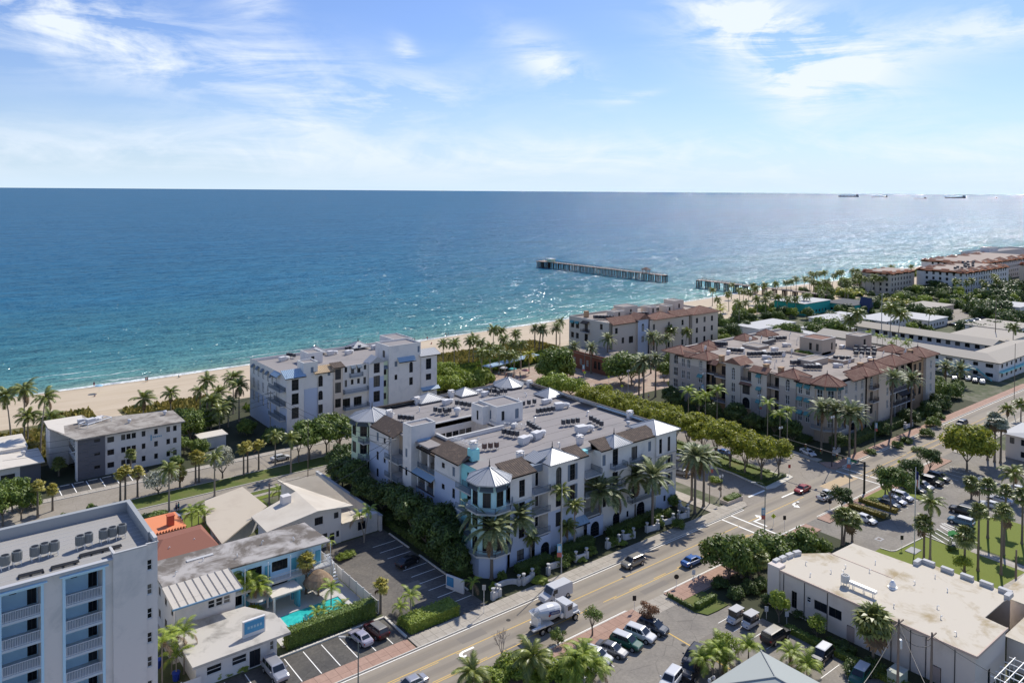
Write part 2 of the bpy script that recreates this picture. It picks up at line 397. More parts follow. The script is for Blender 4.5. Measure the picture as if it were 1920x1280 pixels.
# ------------------------------------------------------------------ roads and pavements
def rect(x0, x1, y0, y1): return [(x0,y0),(x1,y0),(x1,y1),(x0,y1)]
sheet('main_road', [(-30,900,80.0,91.6)], .0, G_road)
sheet('side_road', [(-40,136,161.3,166.2),(-40,136,172.6,181.6)], .0, G_elm)
sheet('side_road', [(215,800,163,180)], .0, G_elm)
sheet('boulevard', [(135,172,91.6,163)], .0, G_com)
poly('plaza_pavement', [(136,161.3),(172,163),(215,163),(215,181.6),(195,215),(150,215),(136,181.6)], .004, G_plaza)
def walk(name, pts, m, z=.13): return slab(name, pts, z, m)
walk('pavement', rect(56.5,121,91.75,94.6), G_conc); walk('pavement', [(121,91.75),(136.2,92.0),(137.4,93.4),(136.5,95.2),(131,95.2),(131,99),(130.2,120),(127.5,120),(127.5,94.6),(121,94.6)], G_conc)
walk('pavement', rect(-30,56.3,91.75,94.6), G_pink, .03)
walk('pavement', [(170.5,91.75),(300,91.75),(300,94.3),(175,94.3),(172.2,96.5),(170.5,93.5)], G_pink)
walk('pavement', rect(301,700,91.75,94.3), G_conc)
walk('pavement', rect(172.15,174.5,97,160), G_conc)
walk('pavement', rect(55,88.0,76.6,79.85), G_pink); walk('pavement', rect(95.5,137.8,76.6,79.85), G_pink)
walk('pavement', rect(142,199,77.2,79.85), G_pink, .13); walk('pavement', rect(206,600,77.2,79.85), G_conc)
walk('pavement', rect(-40,100,181.8,183.6), G_conc, .12)
walk('pavement', rect(22,100,158.2,159.4), G_conc, .05)
sheet('driveway', [(88,95.5,76.6,80)], .008, G_conc); sheet('driveway', [(137.8,142,72,80)], .004, G_lotR); sheet('driveway', [(199,206,72,80)], .004, G_lotR)
# median of the side road
slab('grass_median', [(-40,166.5),(100,166.5),(112,169.4),(100,172.3),(-40,172.3)], .14, G_grass)
# boulevard median with kerb
slab('kerb', [(147.3,94.6),(149.5,94.0),(158.4,95.0),(159.0,96.5),(157.6,98.5),(157.6,158),(149.2,158),(149.2,105)], .14, kerbm)
slab('boulevard_median', [(148,95.5),(157.6,96.2),(157.1,98.6),(157.1,157.5),(149.7,157.5),(149.6,105)], .17, G_grass)
# verges
slab('grass_verge', rect(22,62,156.5,158.1),.06, G_lawn); slab('grass_verge', rect(22,100,159.5,161.1),.06, G_grass)
sheet('grass_verge', [(37.2,45.2,146,156.4),(51.5,58,138,156.4)], .01, G_lawn)
# lots
sheet('parking_lot', [(56.6,71,94.6,128)], .002, G_lotB)
sheet('parking_lot', [(24,56.3,94.65,101.2)], .002, G_dark)
sheet('parking_lot', [(60,104,36,76.6)], .0, G_lotR)
sheet('parking_lot', [(137,218,63,77.2)], .0, G_lotR); sheet('parking_lot', [(156,218,50,63)], .0, G_lotR)
sheet('parking_lot', [(24,43,183.6,190.4)], .003, G_dark)
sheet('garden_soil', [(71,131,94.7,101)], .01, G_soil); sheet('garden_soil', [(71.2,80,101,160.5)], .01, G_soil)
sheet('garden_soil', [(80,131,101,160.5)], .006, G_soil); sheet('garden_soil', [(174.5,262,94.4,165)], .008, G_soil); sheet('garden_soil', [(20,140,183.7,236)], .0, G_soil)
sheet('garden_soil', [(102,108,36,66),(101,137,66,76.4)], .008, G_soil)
poly('lawn', [(139.4,66),(140.0,63.6),(142,63.9),(151,62.9),(150.5,57.8),(152,55),(150.8,48),(150.4,44),(128.5,50),(128.5,66)], .02, G_lawn)
poly('lawn', [(163,62.4),(172,58),(171,40),(160,38),(153.2,44),(154.0,55),(160,60)], .02, G_lawn)
slab('path', [(151.2,55.3),(153.2,55.3),(152.6,44.3),(180,42),(180,40.3),(130,46.0),(130,48.0),(150.5,46.3)], .04, G_conc)
sheet('dune_scrub', [(-100,30,206,243),(31,42,238,252),(48,75,228,246),(118,215,222,254)], .012, G_scrub)
sheet('beach_path', [(43,47.5,210,250)], .016, G_sand); sheet('beach_sand_patch', [(-100,28,243,262)], .01, G_sand)
# road paint
def stripes(name, rects, z=.006, m=None):
    b = MB()
    for x0, x1, y0, y1 in rects: b.face([(x0,y0,z),(x1,y0,z),(x1,y1,z),(x0,y1,z)])
    o = b.build(name, m or G_white); o['kind'] = 'structure'; return o
stripes('road_edge_line', [(-30,134,91.25,91.37),(174,600,91.15,91.27),(-30,87,80.25,80.37),(96,137,80.25,80.37),(143,198,80.4,80.52)])
stripes('yellow_lane_line', [(-30,69,87.5,87.65),(-30,69,83.6,83.75),(69,84,84.0,84.15),(69,127,87.4,87.55),(88,126,83.7,83.85),(172,195,86.2,86.35),(172,600,84.6,84.75),(196,600,86.4,86.55),(130,150,87.4,87.55)]
        + [(-30+i*6,-27+i*6,87.15,87.28) for i in range(16)] + [(-30+i*6,-27+i*6,83.95,84.08) for i in range(16)] + [(86+i*6,89+i*6,84.05,84.2) for i in range(7)], .006, G_yel)
stripes('crosswalk_line', [(126.4,126.75,80.4,91.3),(129.4,129.75,80.4,91.3),(170.0,170.3,80.6,91.1),(173,173.3,80.6,91.1),(146,157,90.0,90.35)])
stripes('crosswalk_band', [(158.2,169.9,85.6,88.6)], .006, mat('ochre crosswalk pavers', (.36,.27,.165),.85,.3,2))
stripes('stop_line', [(140.5,146.5,94.4,94.9),(130.8,131.2,84,87)])
def arrow(x, y, d=1, turn=1, s=1., name='turn_arrow'):
    """left turn arrow painted on the lane; d = travel direction along the road"""
    P = [(-1.7,-.14),(0,-.14),(.6,.05),(.86,.45),(.86,.75),(1.35,.75),(.65,1.75),(-.05,.75),(.44,.75),(.4,.5),(.22,.28),(0,.2),(-1.7,.2)]
    b = MB(); b.face([(x+px*d*s, y+py*turn*s, .007) for px, py in (P if d*turn > 0 else P[::-1])]); o = b.build(name, G_white); o['kind'] = 'structure'
arrow(61,87.1,-1,-1,1.1); arrow(145,86.8,-1,-1,1.1); arrow(133,86.8,1,1,1.0)
# parking bay lines
stripes('parking_bay_line', [(24.1+i*2.73,24.22+i*2.73,94.8,100.9) for i in range(12)], .007)
stripes('parking_bay_line', [(66,70.7,98.6+i*2.7,98.72+i*2.7) for i in range(10)], .007)
stripes('parking_bay_line', [(25.2+i*2.75,25.37+i*2.75,183.9,189.8) for i in range(7)], .009)
stripes('parking_bay_line', [(156.4+i*2.75,156.5+i*2.75,71,76) for i in range(15)], .005)
stripes('parking_bay_line', [(157+i*2.7,157.1+i*2.7,58.6,63.8) for i in range(1,12)], .005)
stripes('parking_bay_line', [(70+i*2.7,70.1+i*2.7,71.6,76.2) for i in range(7)], .005)
stripes('parking_bay_line', [(95.6,100.4,69.3-i*2.75,69.4-i*2.75) for i in range(8)], .005)
b = MB()
for i in range(4):
    x = 150.9+i*1.7; b.face([(x,59.4,.006),(x+.2,59.4,.006),(x+2.2,63.2,.006),(x+2.0,63.2,.006)])
for i in range(3):
    x = 157.4+i*.9; b.face([(x,60.2,.006),(x+.15,60.2,.006),(x+1.2,63.5,.006),(x+1.05,63.5,.006)])
structure('hatched_bay', b, G_white)
stripes('yellow_centre_line', [(87.5,87.72,61,73.5)], .005, G_yel)
# repairs and covers in the road surface
mp_ = mat('dark asphalt patch', (.17,.15,.125),.95,.2,2); mg_ = mat('iron cover', (.06,.055,.05),.7)
for i, (x, y, w, d) in enumerate(((62,88.6,4.5,1.6),(93,81.6,6,1.2),(116,89.2,3,1.8),(66,82,2.2,2.2),(183,88.6,5,1.5),(206,82.6,4,1.6),(141,108,3,2.4),(162,118,2.2,5),(58,176,5,1.6),(30,163.4,4,1.2),(92,178,6,1.4),(63.4,105,3,3),(90,66,3,2.4),(146,66.4,3,1.6))): sheet('asphalt_patch', [(x, x+w, y, y+d)], .005, mp_)
for x, y in ((94.4,87.6),(71,89.4),(121,82),(146,86.6),(178,90),(140,98),(60,164),(88,176),(87,69)):
    b = MB(); b.prism([(x+.36*math.cos(k*.7854), y+.36*math.sin(k*.7854)) for k in range(8)], 0,.012); structure('manhole_cover', b, mg_)
# kerbs
def kerb(pts, w=.18, h=.14, closed=False, m=None):
    b = MB(); q = pts+[pts[0]] if closed else pts
    for (x0,y0),(x1,y1) in zip(q, q[1:]):
        d = Vector((x1-x0, y1-y0)); l = d.length
        if l < 1e-6: continue
        d /= l; nx, ny = -d.y*w/2, d.x*w/2
        b.prism([(x0+nx,y0+ny),(x1+nx,y1+ny),(x1-nx,y1-ny),(x0-nx,y0-ny)], -.02, h)
    return structure('kerb', b, m or kerbm)
kerb([(71.1,100.2),(71.1,115.2)], .25,.18); kerb([(71.1,118.8),(71.1,126)], .25,.18)
kerb([(56.5,95.0),(56.5,101.5),(39.5,101.5)], .35,.2)
kerb([(139.4,66),(139.7,64.2),(140.6,63.7),(151.1,63.0),(150.6,57.7)], .2,.15)
for y0 in (79.95,91.65):
    kerb([(-30, y0),(87 if y0 < 85 else 134, y0)], .16,.15 if y0 < 85 else .14)
kerb([(96,79.95),(137.5,79.95)], .16,.15); kerb([(143,79.95),(198,79.95)], .16,.15); kerb([(207,79.95),(500,79.95)], .16,.15); kerb([(174,91.65),(500,91.65)], .16,.15)
kerb([(-40,181.7),(130,181.7)], .18,.15); kerb([(-40,172.45),(100,172.45)], .18,.16); kerb([(-40,166.35),(100,166.35)], .18,.16); kerb([(-40,161.2),(130,161.2)], .18,.13)
# planted island with cars beside the main road
slab('planted_island', [(79.3,76.5),(79.4,74.2),(86,73.0),(87.6,73.4),(87.9,75),(87.2,76.5)], .16, G_grass)
slab('planted_island', [(70,76.5),(70,75.6),(79.2,75.6),(79.2,76.5)], .15, G_grass)
slab('planted_island', [(95.6,76.5),(95.1,73.4),(96.0,71.6),(98.2,71.4),(101,71.4),(101,76.5)], .16, G_grass)
slab('planted_island', [(150.3,79),(150.3,71.6),(154,70.8),(155.4,71.6),(155.4,79)], .15, G_soil)
slab('planted_island', [(156.6,79.1),(169,79.1),(169,76.6),(156.4,76.6)], .15, G_lawn)
slab('planted_island', [(168.2,71.2),(170.6,70.6),(171,76.4),(168.2,76.4)], .15, G_lawn)
# ------------------------------------------------------------------ building kit
m_glass = mat('dark window glass', (.008,.011,.015),.1, spec=.22)
m_ = m_glass.node_tree; q_ = N('ShaderNodeObjectInfo', m_)     # each pane its own: some with pale curtains drawn behind the glass
m_.links.new(ramp(q_.outputs['Random'], [(0,(.008,.011,.015)),(.55,(.012,.016,.022)),(.72,(.045,.05,.055)),(.86,(.10,.095,.085)),(1,(.20,.19,.17))], m_), m_.nodes['Principled BSDF'].inputs['Base Color'])
m_frame = mat('white window frame', (.72,.72,.70),.6)
m_bronze = mat('dark bronze frame', (.03,.03,.032),.5)
m_louv = mat('grey blue louvre', (.17,.21,.26),.6)
m_teal = mat('teal awning cloth', (.12,.30,.31),.8)
m_rail = mat('grey blue railing', (.16,.20,.24),.5)
m_railw = mat('white railing', (.72,.74,.76),.5)
m_raild = mat('dark iron railing', (.04,.03,.035),.5)
m_deck = mat('grey roof membrane', (.21,.192,.182),.9,.22,.8,(.175,.163,.155),.12,(.5,.7))
m_white = mat('white stucco', (.52,.495,.465),.85,.10,.7,(.44,.425,.41),.35,(.5,.7))
m_blue = mat('pale blue stucco', (.33,.37,.455),.85,.10,.7)
m_green = mat('pale green stucco', (.45,.52,.37),.85,.05,1.5)
m_turq = mat('turquoise stucco', (.22,.48,.48),.85,.05,1.5)
m_cream = mat('cream stucco', (.45,.38,.31),.85,.06,1.5)
m_tan = mat('tan stucco', (.33,.265,.205),.85,.06,1.5)
m_metal = mat('standing seam metal roof', (.265,.27,.275),.42,.10,.6, spec=.5)
m_mblue = mat('blue grey metal roof', (.22,.30,.37),.4,.08,.8)
m_btile = mat('brown roof tile', (.085,.065,.052),.85,.4,2.5,(.15,.11,.08),1.2,(.5,.7))
m_rtile = mat('terracotta roof tile', (.155,.085,.062),.85,.4,2.5,(.22,.14,.10),.9,(.5,.7))
m_beam = mat('dark fascia', (.07,.065,.065),.7)
m_base = mat('white cap trim', (.54,.53,.51),.7)
WC = {}
def win_mesh(w, h, style):
    k = (round(w, 2), round(h, 2), style)
    if k in WC: return WC[k]
    fr, gl, sh = MB(), MB(), MB(); t = .09; a, c = -w/2, w/2; arch = 'arch' in style
    fm = m_bronze if 'dark' in style or 'door' in style else m_frame
    if 'louv' in style:
        fr.box(a, a+.06,-.05,.02,0, h); fr.box(c-.06, c, -.05,.02,0, h); fr.box(a+.06, c-.06,-.05,.02, h-.06, h); fr.box(a+.06, c-.06,-.05,.02,0,.06)
        nsl = max(3, int(h/.22))
        for i in range(nsl): z = .06+(h-.12)*i/nsl; gl.add([(a+.06,-.045, z),(c-.06,-.045, z),(c-.06,.01, z+(h-.12)/nsl),(a+.06,.01, z+(h-.12)/nsl)], [(0,1,2,3)])
        WC[k] = (fr.mesh('window_frame', m_louv), gl.mesh('louvre', m_louv), None); return WC[k]
    zt = h-(w/2 if arch else 0)
    fr.box(a, a+t, -.06,.06,0, zt); fr.box(c-t, c, -.06,.06,0, zt); fr.box(a+t, c-t, -.06,.06,0, t)
    if arch:
        nseg = 10; pts = [(w/2*math.cos(math.pi*i/nseg), zt+w/2*math.sin(math.pi*i/nseg)) for i in range(nseg+1)]
        for (x0, z0),(x1, z1) in zip(pts, pts[1:]):
            s = (w/2-t)/(w/2); q0 = (x0*s, zt+(z0-zt)*s); q1 = (x1*s, zt+(z1-zt)*s)
            fr.add([(x0,-.06,z0),(x1,-.06,z1),(q1[0],-.06,q1[1]),(q0[0],-.06,q0[1]),(q0[0],.05,q0[1]),(q1[0],.05,q1[1])], [(1,0,3,2),(2,3,4,5)])
            # spandrel in wall colour fills the square corner of the opening
        gl.face([(x, .03, z) for x, z in [(a+.02,.02),(c-.02,.02)]+[(x*.98, z) for x, z in pts]])
    else:
        fr.box(a+t, c-t, -.06,.06, h-t, h); gl.face([(a+t*.5,.03, t*.5),(c-t*.5,.03, t*.5),(c-t*.5,.03, h-t*.5),(a+t*.5,.03, h-t*.5)])
    nx = 1 if w < .9 else (2 if w < 2.2 else (3 if w < 3.4 else 4)); nzr = max(1, int(round(h/1.15)))
    if 'door' in style: nzr = 1
    if 'pane' in style: nx, nzr = 1,2
    for i in range(1, nx): x = a+w*i/nx; fr.box(x-.035, x+.035,-.045,.02, t, zt)
    for i in range(1, nzr+ (1 if arch else 0)):
        z = zt*i/nzr if not (arch and i == nzr) else zt
        fr.box(a+t, c-t, -.045,.02, z-.035, z+.035)
    if 'grid' in style:
        for i in range(nx*2): x = a+w*(i+.5)/(nx*2); fr.box(x-.015, x+.015,-.03,.02, t, zt)
    sm = None
    if 'shut' in style:
        s_ = MB(); s_.box(-.5,0,-.07,.0,0, h)
        for i in range(int(h/.3)): s_.box(-.45,-.05,-.10,-.07,.1+i*.3,.28+i*.3)
        sm = s_.mesh('shutter', m_louv)
    WC[k] = (fr.mesh('window_frame', fm), gl.mesh('pane', m_glass), sm); return WC[k]
def arch_fill(w, wallm):
    k = ('fill', round(w, 2), wallm.name)
    if k not in WC:
        b = MB(); ns = 8
        for s in (-1,1):
            P = [(s*w/2, w/2)]+[(s*w/2*math.cos(math.pi/2*i/ns), w/2*math.sin(math.pi/2*i/ns)) for i in range(ns+1)]
            for i in range(1, ns+1):
                tri = [(P[0][0], -.2, P[0][1]),(P[i][0], -.2, P[i][1]),(P[i+1][0], -.2, P[i+1][1])]
                b.face(tri if s > 0 else tri[::-1]); q = [(P[i][0], -.2, P[i][1]),(P[i+1][0], -.2, P[i+1][1]),(P[i+1][0], .03, P[i+1][1]),(P[i][0], .03, P[i][1])]; b.face(q if s < 0 else q[::-1])
        WC[k] = b.mesh('arch_spandrel', wallm)
    return WC[k]
FR = {'-y': 0., '-x': -math.pi/2, '+x': math.pi/2, '+y': math.pi}
def P3(face, plane, u, z, d=0.):
    """point on a face: u runs along the wall, d is distance outwards"""
    return {'-y': (u, plane-d, z), '-x': (plane-d, u, z), '+x': (plane+d, u, z), '+y': (u, plane+d, z)}[face]
def put_window(root, face, plane, u, z, w, h, style, wallm):
    fr, gl, sh = win_mesh(w, h, style); rl = root.location
    x, y, zz = P3(face, plane, u, z, -.14)
    o = part('window' if 'door' not in style else 'glass_door', fr, root, (x-rl.x, y-rl.y, zz-rl.z),(0,0, FR[face]))
    part('pane', gl, o)
    if sh:
        part('shutter', sh, o, (-w/2-.02,-.14,0)); part('shutter', sh, o, (w/2+.52,-.14,0))
    if 'arch' in style: part('arch_spandrel', arch_fill(w, wallm), o, (0,.05, h-w/2))
    if 'awn' in style:
        k = ('awn', round(w, 2))
        if k not in WC:
            b = MB(); b.add([(-w/2-.15,-.16,0),(w/2+.15,-.16,0),(w/2+.15,-.95,-.7),(-w/2-.15,-.95,-.7),(w/2+.15,-.95,-.95),(-w/2-.15,-.95,-.95)], [(0,3,2,1),(3,5,4,2),(0,5,3),(1,2,4)]); WC[k] = b.mesh('awning', m_awn[0])
        part('awning', WC[k], o, (0,0, h+.25))
    return o
m_awn = [mat('grey canvas awning', (.17,.21,.25),.8)]
def facade(root, face, plane, u0, u1, z0, z1, wallm, wins=(), name='wall', split=None, reveal=.2):
    """wall with real openings; wins = (u, z, w, h, style); split = (z, lower material)"""
    b = MB(); us = sorted({u0, u1, *[v for u, z, w, h, s in wins for v in (u-w/2, u+w/2) if u0 < v < u1]})
    zs = sorted({z0, z1, *[v for u, z, w, h, s in wins for v in (z, z+h) if z0 < v < z1], *([split[0]] if split and z0 < split[0] < z1 else [])})
    flip = face in ('-x', '+y')
    def q(pts, m=0): b.face(pts[::-1] if flip else pts, m)
    for i in range(len(us)-1):
        for j in range(len(zs)-1):
            uc, zc = (us[i]+us[i+1])/2,(zs[j]+zs[j+1])/2
            if any(abs(uc-u) < w/2 and z < zc < z+h for u, z, w, h, s in wins): continue
            q([P3(face, plane, us[i], zs[j]), P3(face, plane, us[i+1], zs[j]), P3(face, plane, us[i+1], zs[j+1]), P3(face, plane, us[i], zs[j+1])], 1 if split and zc < split[0] else 0)
    for u, z, w, h, s in wins:
        if 'hole' in s: continue
        a, c = max(u-w/2, u0), min(u+w/2, u1); e = P3; r = reveal; mi = 1 if split and z < split[0] else 0
        q([e(face,plane,a,z), e(face,plane,a,z+h), e(face,plane,a,z+h,-r), e(face,plane,a,z,-r)], mi)
        q([e(face,plane,c,z), e(face,plane,c,z,-r), e(face,plane,c,z+h,-r), e(face,plane,c,z+h)], mi)
        q([e(face,plane,a,z), e(face,plane,a,z,-r), e(face,plane,c,z,-r), e(face,plane,c,z)], mi)
        q([e(face,plane,a,z+h), e(face,plane,c,z+h), e(face,plane,c,z+h,-r), e(face,plane,a,z+h,-r)], mi)
        q([e(face,plane,a,z,-r), e(face,plane,c,z,-r), e(face,plane,c,z+h,-r), e(face,plane,a,z+h,-r)], mi)
    o = b.build(name, [wallm, split[1] if split else wallm], root)
    for u, z, w, h, s in wins:
        if 'hole' not in s: put_window(root, face, plane, u, z, w, h, s, split[1] if split and z < split[0] else wallm)
    return o
def trim(root, face, plane, u0, u1, z, h=.25, d=.1, m=None, name='trim'):
    b = MB(); a = P3(face, plane, u0, z, d); c = P3(face, plane, u1, z+h, .003); b.box(a[0], c[0], a[1], c[1], z, z+h); return b.build(name, m or m_base, root)
def mass(root, x0, x1, y0, y1, z0, z1, wallm, front=(), left=(), split=None, right=(), back=False, roofm=None, parapet=.5, deck=True, name='wall'):
    """one block of a building: openings on the front (-y), left (-x) and right (+x)"""
    facade(root, '-y', y0, x0, x1, z0, z1, wallm, front, name, split); facade(root, '-x', x0, y0, y1, z0, z1, wallm, left, name, split)
    facade(root, '+x', x1, y0, y1, z0, z1, wallm, right, name, split); facade(root, '+y', y1, x0, x1, z0, z1, wallm, (), name, split)
    if deck:
        b = MB(); b.box(x0+.02, x1-.02, y0+.02, y1-.02, z1-parapet-.3, z1-parapet, bottom=False); b.build('roof_deck', roofm or m_deck, root)
        if parapet > 0: parap(root, x0, x1, y0, y1, z1, wallm, parapet)
def parap(root, x0, x1, y0, y1, z1, m, h=.5, t=.28, cap=True):
    b = MB(); o = .05
    b.box(x0-o, x1+o, y0-o, y0+t, z1, z1+.08); b.box(x0-o, x1+o, y1-t, y1+o, z1, z1+.08)
    b.box(x0-o, x0+t, y0+t, y1-t, z1, z1+.08); b.box(x1-t, x1+o, y0+t, y1-t, z1, z1+.08)
    b.build('parapet_cap', m_base if cap else m_beam, root)
    b = MB(); zi = z1-h-.1      # inner faces
    for p in ([(x0+t,y0+t,zi),(x0+t,y0+t,z1),(x1-t,y0+t,z1),(x1-t,y0+t,zi)], [(x1-t,y0+t,zi),(x1-t,y0+t,z1),(x1-t,y1-t,z1),(x1-t,y1-t,zi)],
              [(x1-t,y1-t,zi),(x1-t,y1-t,z1),(x0+t,y1-t,z1),(x0+t,y1-t,zi)], [(x0+t,y1-t,zi),(x0+t,y1-t,z1),(x0+t,y0+t,z1),(x0+t,y0+t,zi)]): b.face(p)
    b.build('parapet', m, root)
def slope_roof(root, p0, p1, p2, p3, m, rib=.45, rh=.06, th=.15, name='roof', fascia=True):
    """sloping roof slab: p0-p1 eave, p3-p2 ridge, tile courses or seams run up the slope"""
    p0, p1, p2, p3 = map(Vector, (p0, p1, p2, p3)); nrm = (p1-p0).cross(p3-p0).normalized()
    if nrm.z < 0: nrm = -nrm; p0, p1, p2, p3 = p1, p0, p3, p2
    b = MB(); d = nrm*th
    b.add([p0, p1, p2, p3, p0-d, p1-d, p2-d, p3-d], [(0,1,2,3),(0,4,5,1),(1,5,6,2),(2,6,7,3),(3,7,4,0),(7,6,5,4)])
    k = max(2, int((p1-p0).length/rib)); e = (p1-p0).normalized()
    for i in range(k+1):
        t = i/k; a = p0.lerp(p1, t); c = p3.lerp(p2, t); w = e*rib*(.30 if m in (m_btile, m_rtile) else .07)
        if i == 0: a += w; c += w
        if i == k: a -= w; c -= w
        b.add([a-w, a+w, c+w, c-w, a+nrm*rh, c+nrm*rh], [(0,4,5,3),(4,1,2,5),(0,1,4)])
    o = b.build(name, m, root)
    if fascia:
        f = MB(); z = Vector((0,0,-.22)); out = Vector((e.y, -e.x, 0))*.02
        if out.dot(p0-p3) < 0: out = -out
        f.add([p0+out, p1+out, p1+out+z, p0+out+z], [(3,2,1,0)]); f.add([p0+out, p1+out, p1+out+z, p0+out+z], [(0,1,2,3)]); f.build('fascia', m_beam, root)
    return o
def hip(root, cx, cy, rx, ry, z, h, m, n=4, rot=0., finial=0., ov=.0, name='roof', hips=True, ridge=0.):
    """pyramid or many-sided hipped roof with ribs up each side"""
    b = MB(); P = []
    if n == 4: P = [(cx-rx, cy-ry),(cx+rx, cy-ry),(cx+rx, cy+ry),(cx-rx, cy+ry)]
    else: P = [(cx+rx*math.cos(rot+2*math.pi*i/n), cy+ry*math.sin(rot+2*math.pi*i/n)) for i in range(n)]
    ap = Vector((cx, cy, z+h))
    rib = .45; tile = m in (m_btile, m_rtile)
    for i in range(n):
        a = Vector((*P[i], z)); c = Vector((*P[(i+1)%n], z)); b.add([a, c, ap], [(0,1,2)]); b.add([a, c, c-Vector((0,0,.2)), a-Vector((0,0,.2))], [(3,2,1,0)])
        nr = (c-a).cross(ap-a).normalized(); e = (c-a).normalized(); k = max(2, int((c-a).length/rib)); mid = (a+c)/2; L_ = (c-a).length
        for j in range(1, k):
            t = j/k; s = a.lerp(c, t); f = 1-abs(2*t-1); upv = (ap-mid)*f; w = e*rib*(.28 if tile else .06); 
            b.add([s-w, s+w, s+upv, s+nr*.06], [(0,3,2),(3,1,2),(0,1,3)])
    b.face([(x, y, z-.2) for x, y in P][::-1])
    o = b.build(name, m, root)
    if hips:
        b = MB()
        for i in range(n): b.tube([(*P[i], z+.03),(ap.x, ap.y, ap.z+.03)], .08,5)
        b.build('hip_ridge', m if not tile else m_ridge, root)
    if finial: b = MB(); b.lathe(cx, cy, [(.16, z+h-.1),(.2, z+h+.15),(.07, z+h+.3),(.09, z+h+.6),(.03, z+h+finial)], 8); b.build('finial', m_beam, root)
    return o
m_ridge = mat('dark ridge tile', (.16,.06,.045),.85,.2,2)
def railing(root, pts, z, h=1.05, m=None, step=.16, name='railing', r=.02):
    b = MB()
    for (x0, y0),(x1, y1) in zip(pts, pts[1:]):
        d = Vector((x1-x0, y1-y0,0)); l = d.length; e = d/l; nn = Vector((-e.y, e.x, 0))*.03; k = max(1, int(l/step))
        for zz in (z+h-.06, z+.08):
            a = Vector((x0, y0, zz)); c = Vector((x1, y1, zz)); b.add([a-nn, a+nn, c+nn, c-nn, a-nn+Vector((0,0,.05)), a+nn+Vector((0,0,.05)), c+nn+Vector((0,0,.05)), c-nn+Vector((0,0,.05))], [(4,7,6,5),(0,4,5,1),(1,5,6,2),(2,6,7,3),(3,7,4,0),(0,1,2,3)])
        for i in range(k+1):
            p = Vector((x0, y0, z))+e*(l*i/k); s = r if 0 < i < k else r*1.8
            b.box(p.x-s, p.x+s, p.y-s, p.y+s, z, z+h-.02, bottom=False)
    return b.build(name, m or m_rail, root)
def balcony(root, x0, x1, y0, y1, z, sides, m=None, slabm=None, step=.2, h=1.05):
    """slab with railing; sides is a string of f (front -y), l (-x), r (+x)"""
    b = MB(); b.box(x0, x1, y0, y1, z-.25, z); b.build('balcony_slab', slabm or m_base, root); i = .08
    p = []
    if 'l' in sides: p += [(x0+i, y1)]
    p += [(x0+i, y0+i),(x1-i, y0+i)] if 'f' in sides else ([(x0+i, y0)] if 'l' in sides else [])
    if 'r' in sides: p += [(x1-i, y1)]
    railing(root, p, z, h, m, step)
# ------------------------------------------------------------------ things on roofs
m_acd = mat('dark condenser casing', (.05,.05,.055),.6,.2,5); m_acl = mat('light condenser casing', (.40,.40,.38),.6,.1,4)
m_galv = mat('galvanised metal', (.55,.55,.54),.45,.1,3, metal=.3); m_duct = mat('white duct paint', (.44,.43,.42),.6,.05,2)
def ac_proto(name, m, r=.45, h=.95, leg=.5, square=False):
    body, fan, fr = MB(), MB(), MB()
    if square: body.box(-r, r, -r, r, leg, leg+h); body.box(-r*.9, r*.9,-r*1.04, r*1.04, leg+.1, leg+h-.1)
    else:
        body.lathe(0,0, [(r*.96, leg),(r, leg+.05),(r, leg+h*.9),(r*.93, leg+h),(r*.75, leg+h),(r*.72, leg+h-.06)], 14)
        for i in range(14): t = 2*math.pi*i/14; body.box(r*math.cos(t)-.02, r*math.cos(t)+.02, r*math.sin(t)-.02, r*math.sin(t)+.02, leg+.06, leg+h*.88)
    for i in range(3): fan.box(-r*.7, r*.7,-.04+(i-1)*.22,.04+(i-1)*.22, leg+h-.03+(.04 if square else 0), leg+h+(.04 if square else 0))
    for sx in (-1,1):
        for sy in (-1,1): fr.box(sx*r*.7-.03, sx*r*.7+.03, sy*r*.7-.03, sy*r*.7+.03,0, leg)
    fr.box(-r*.8, r*.8,-r*.78,-r*.66, leg-.06, leg); fr.box(-r*.8, r*.8, r*.66, r*.78, leg-.06, leg); fr.box(-r*.06, r*.06,-r*.78, r*.78, leg-.05, leg-.01)
    return name, body.mesh('casing', m, smooth=False), fan.mesh('fan_guard', m_acl if m is m_acd else m_bronze), fr.mesh('stand', m_galv)
AC_D = ac_proto('rooftop_condenser', m_acd); AC_L = ac_proto('rooftop_condenser', m_acl, .5,.9,.45); AC_S = ac_proto('rooftop_condenser', m_acd, .48,1.0,.35, True)
def ac(proto, x, y, z, label, group, sc=1., rz=0.):
    t = thing(proto[0], label, 'air conditioner', (x, y, z), rz, group, sc); part('casing', proto[1], t); part('fan_guard', proto[2], t); part('stand', proto[3], t); return t
NUM = ['zero','one','two','three','four','five','six','seven','eight','nine','ten']
def ac_row(proto, pts, z, label, group, sc=1.):
    # label is "<look> condenser|<where>": the rank from the left of the view goes between
    a, w = label.split('|'); od = ordinals(pts)
    for (x, y), o in zip(pts, od):
        lb = f'{a}, {o} from left of {NUM[len(pts)] if len(pts) < 11 else len(pts)} {w}' if len(pts) > 1 else f'{a} {w}'
        ac(proto, x, y, z, lb, group, sc, rnd.uniform(-.1,.1))
def line(x0, y0, x1, y1, n): return [(x0+(x1-x0)*i/max(1, n-1), y0+(y1-y0)*i/max(1, n-1)) for i in range(n)]
b = MB(); b.box(-.7,.7,-.5,.5,.25,1.0); b.tube([(.7,0,.6),(1.3,0,.62),(1.75,.1,.5),(1.9,.3,.1)], [.36,.36,.33,.3], 10); b.box(-.6,.6,-.4,.4,0,.25)
FAN1 = b.mesh('rooftop_fan', m_duct)
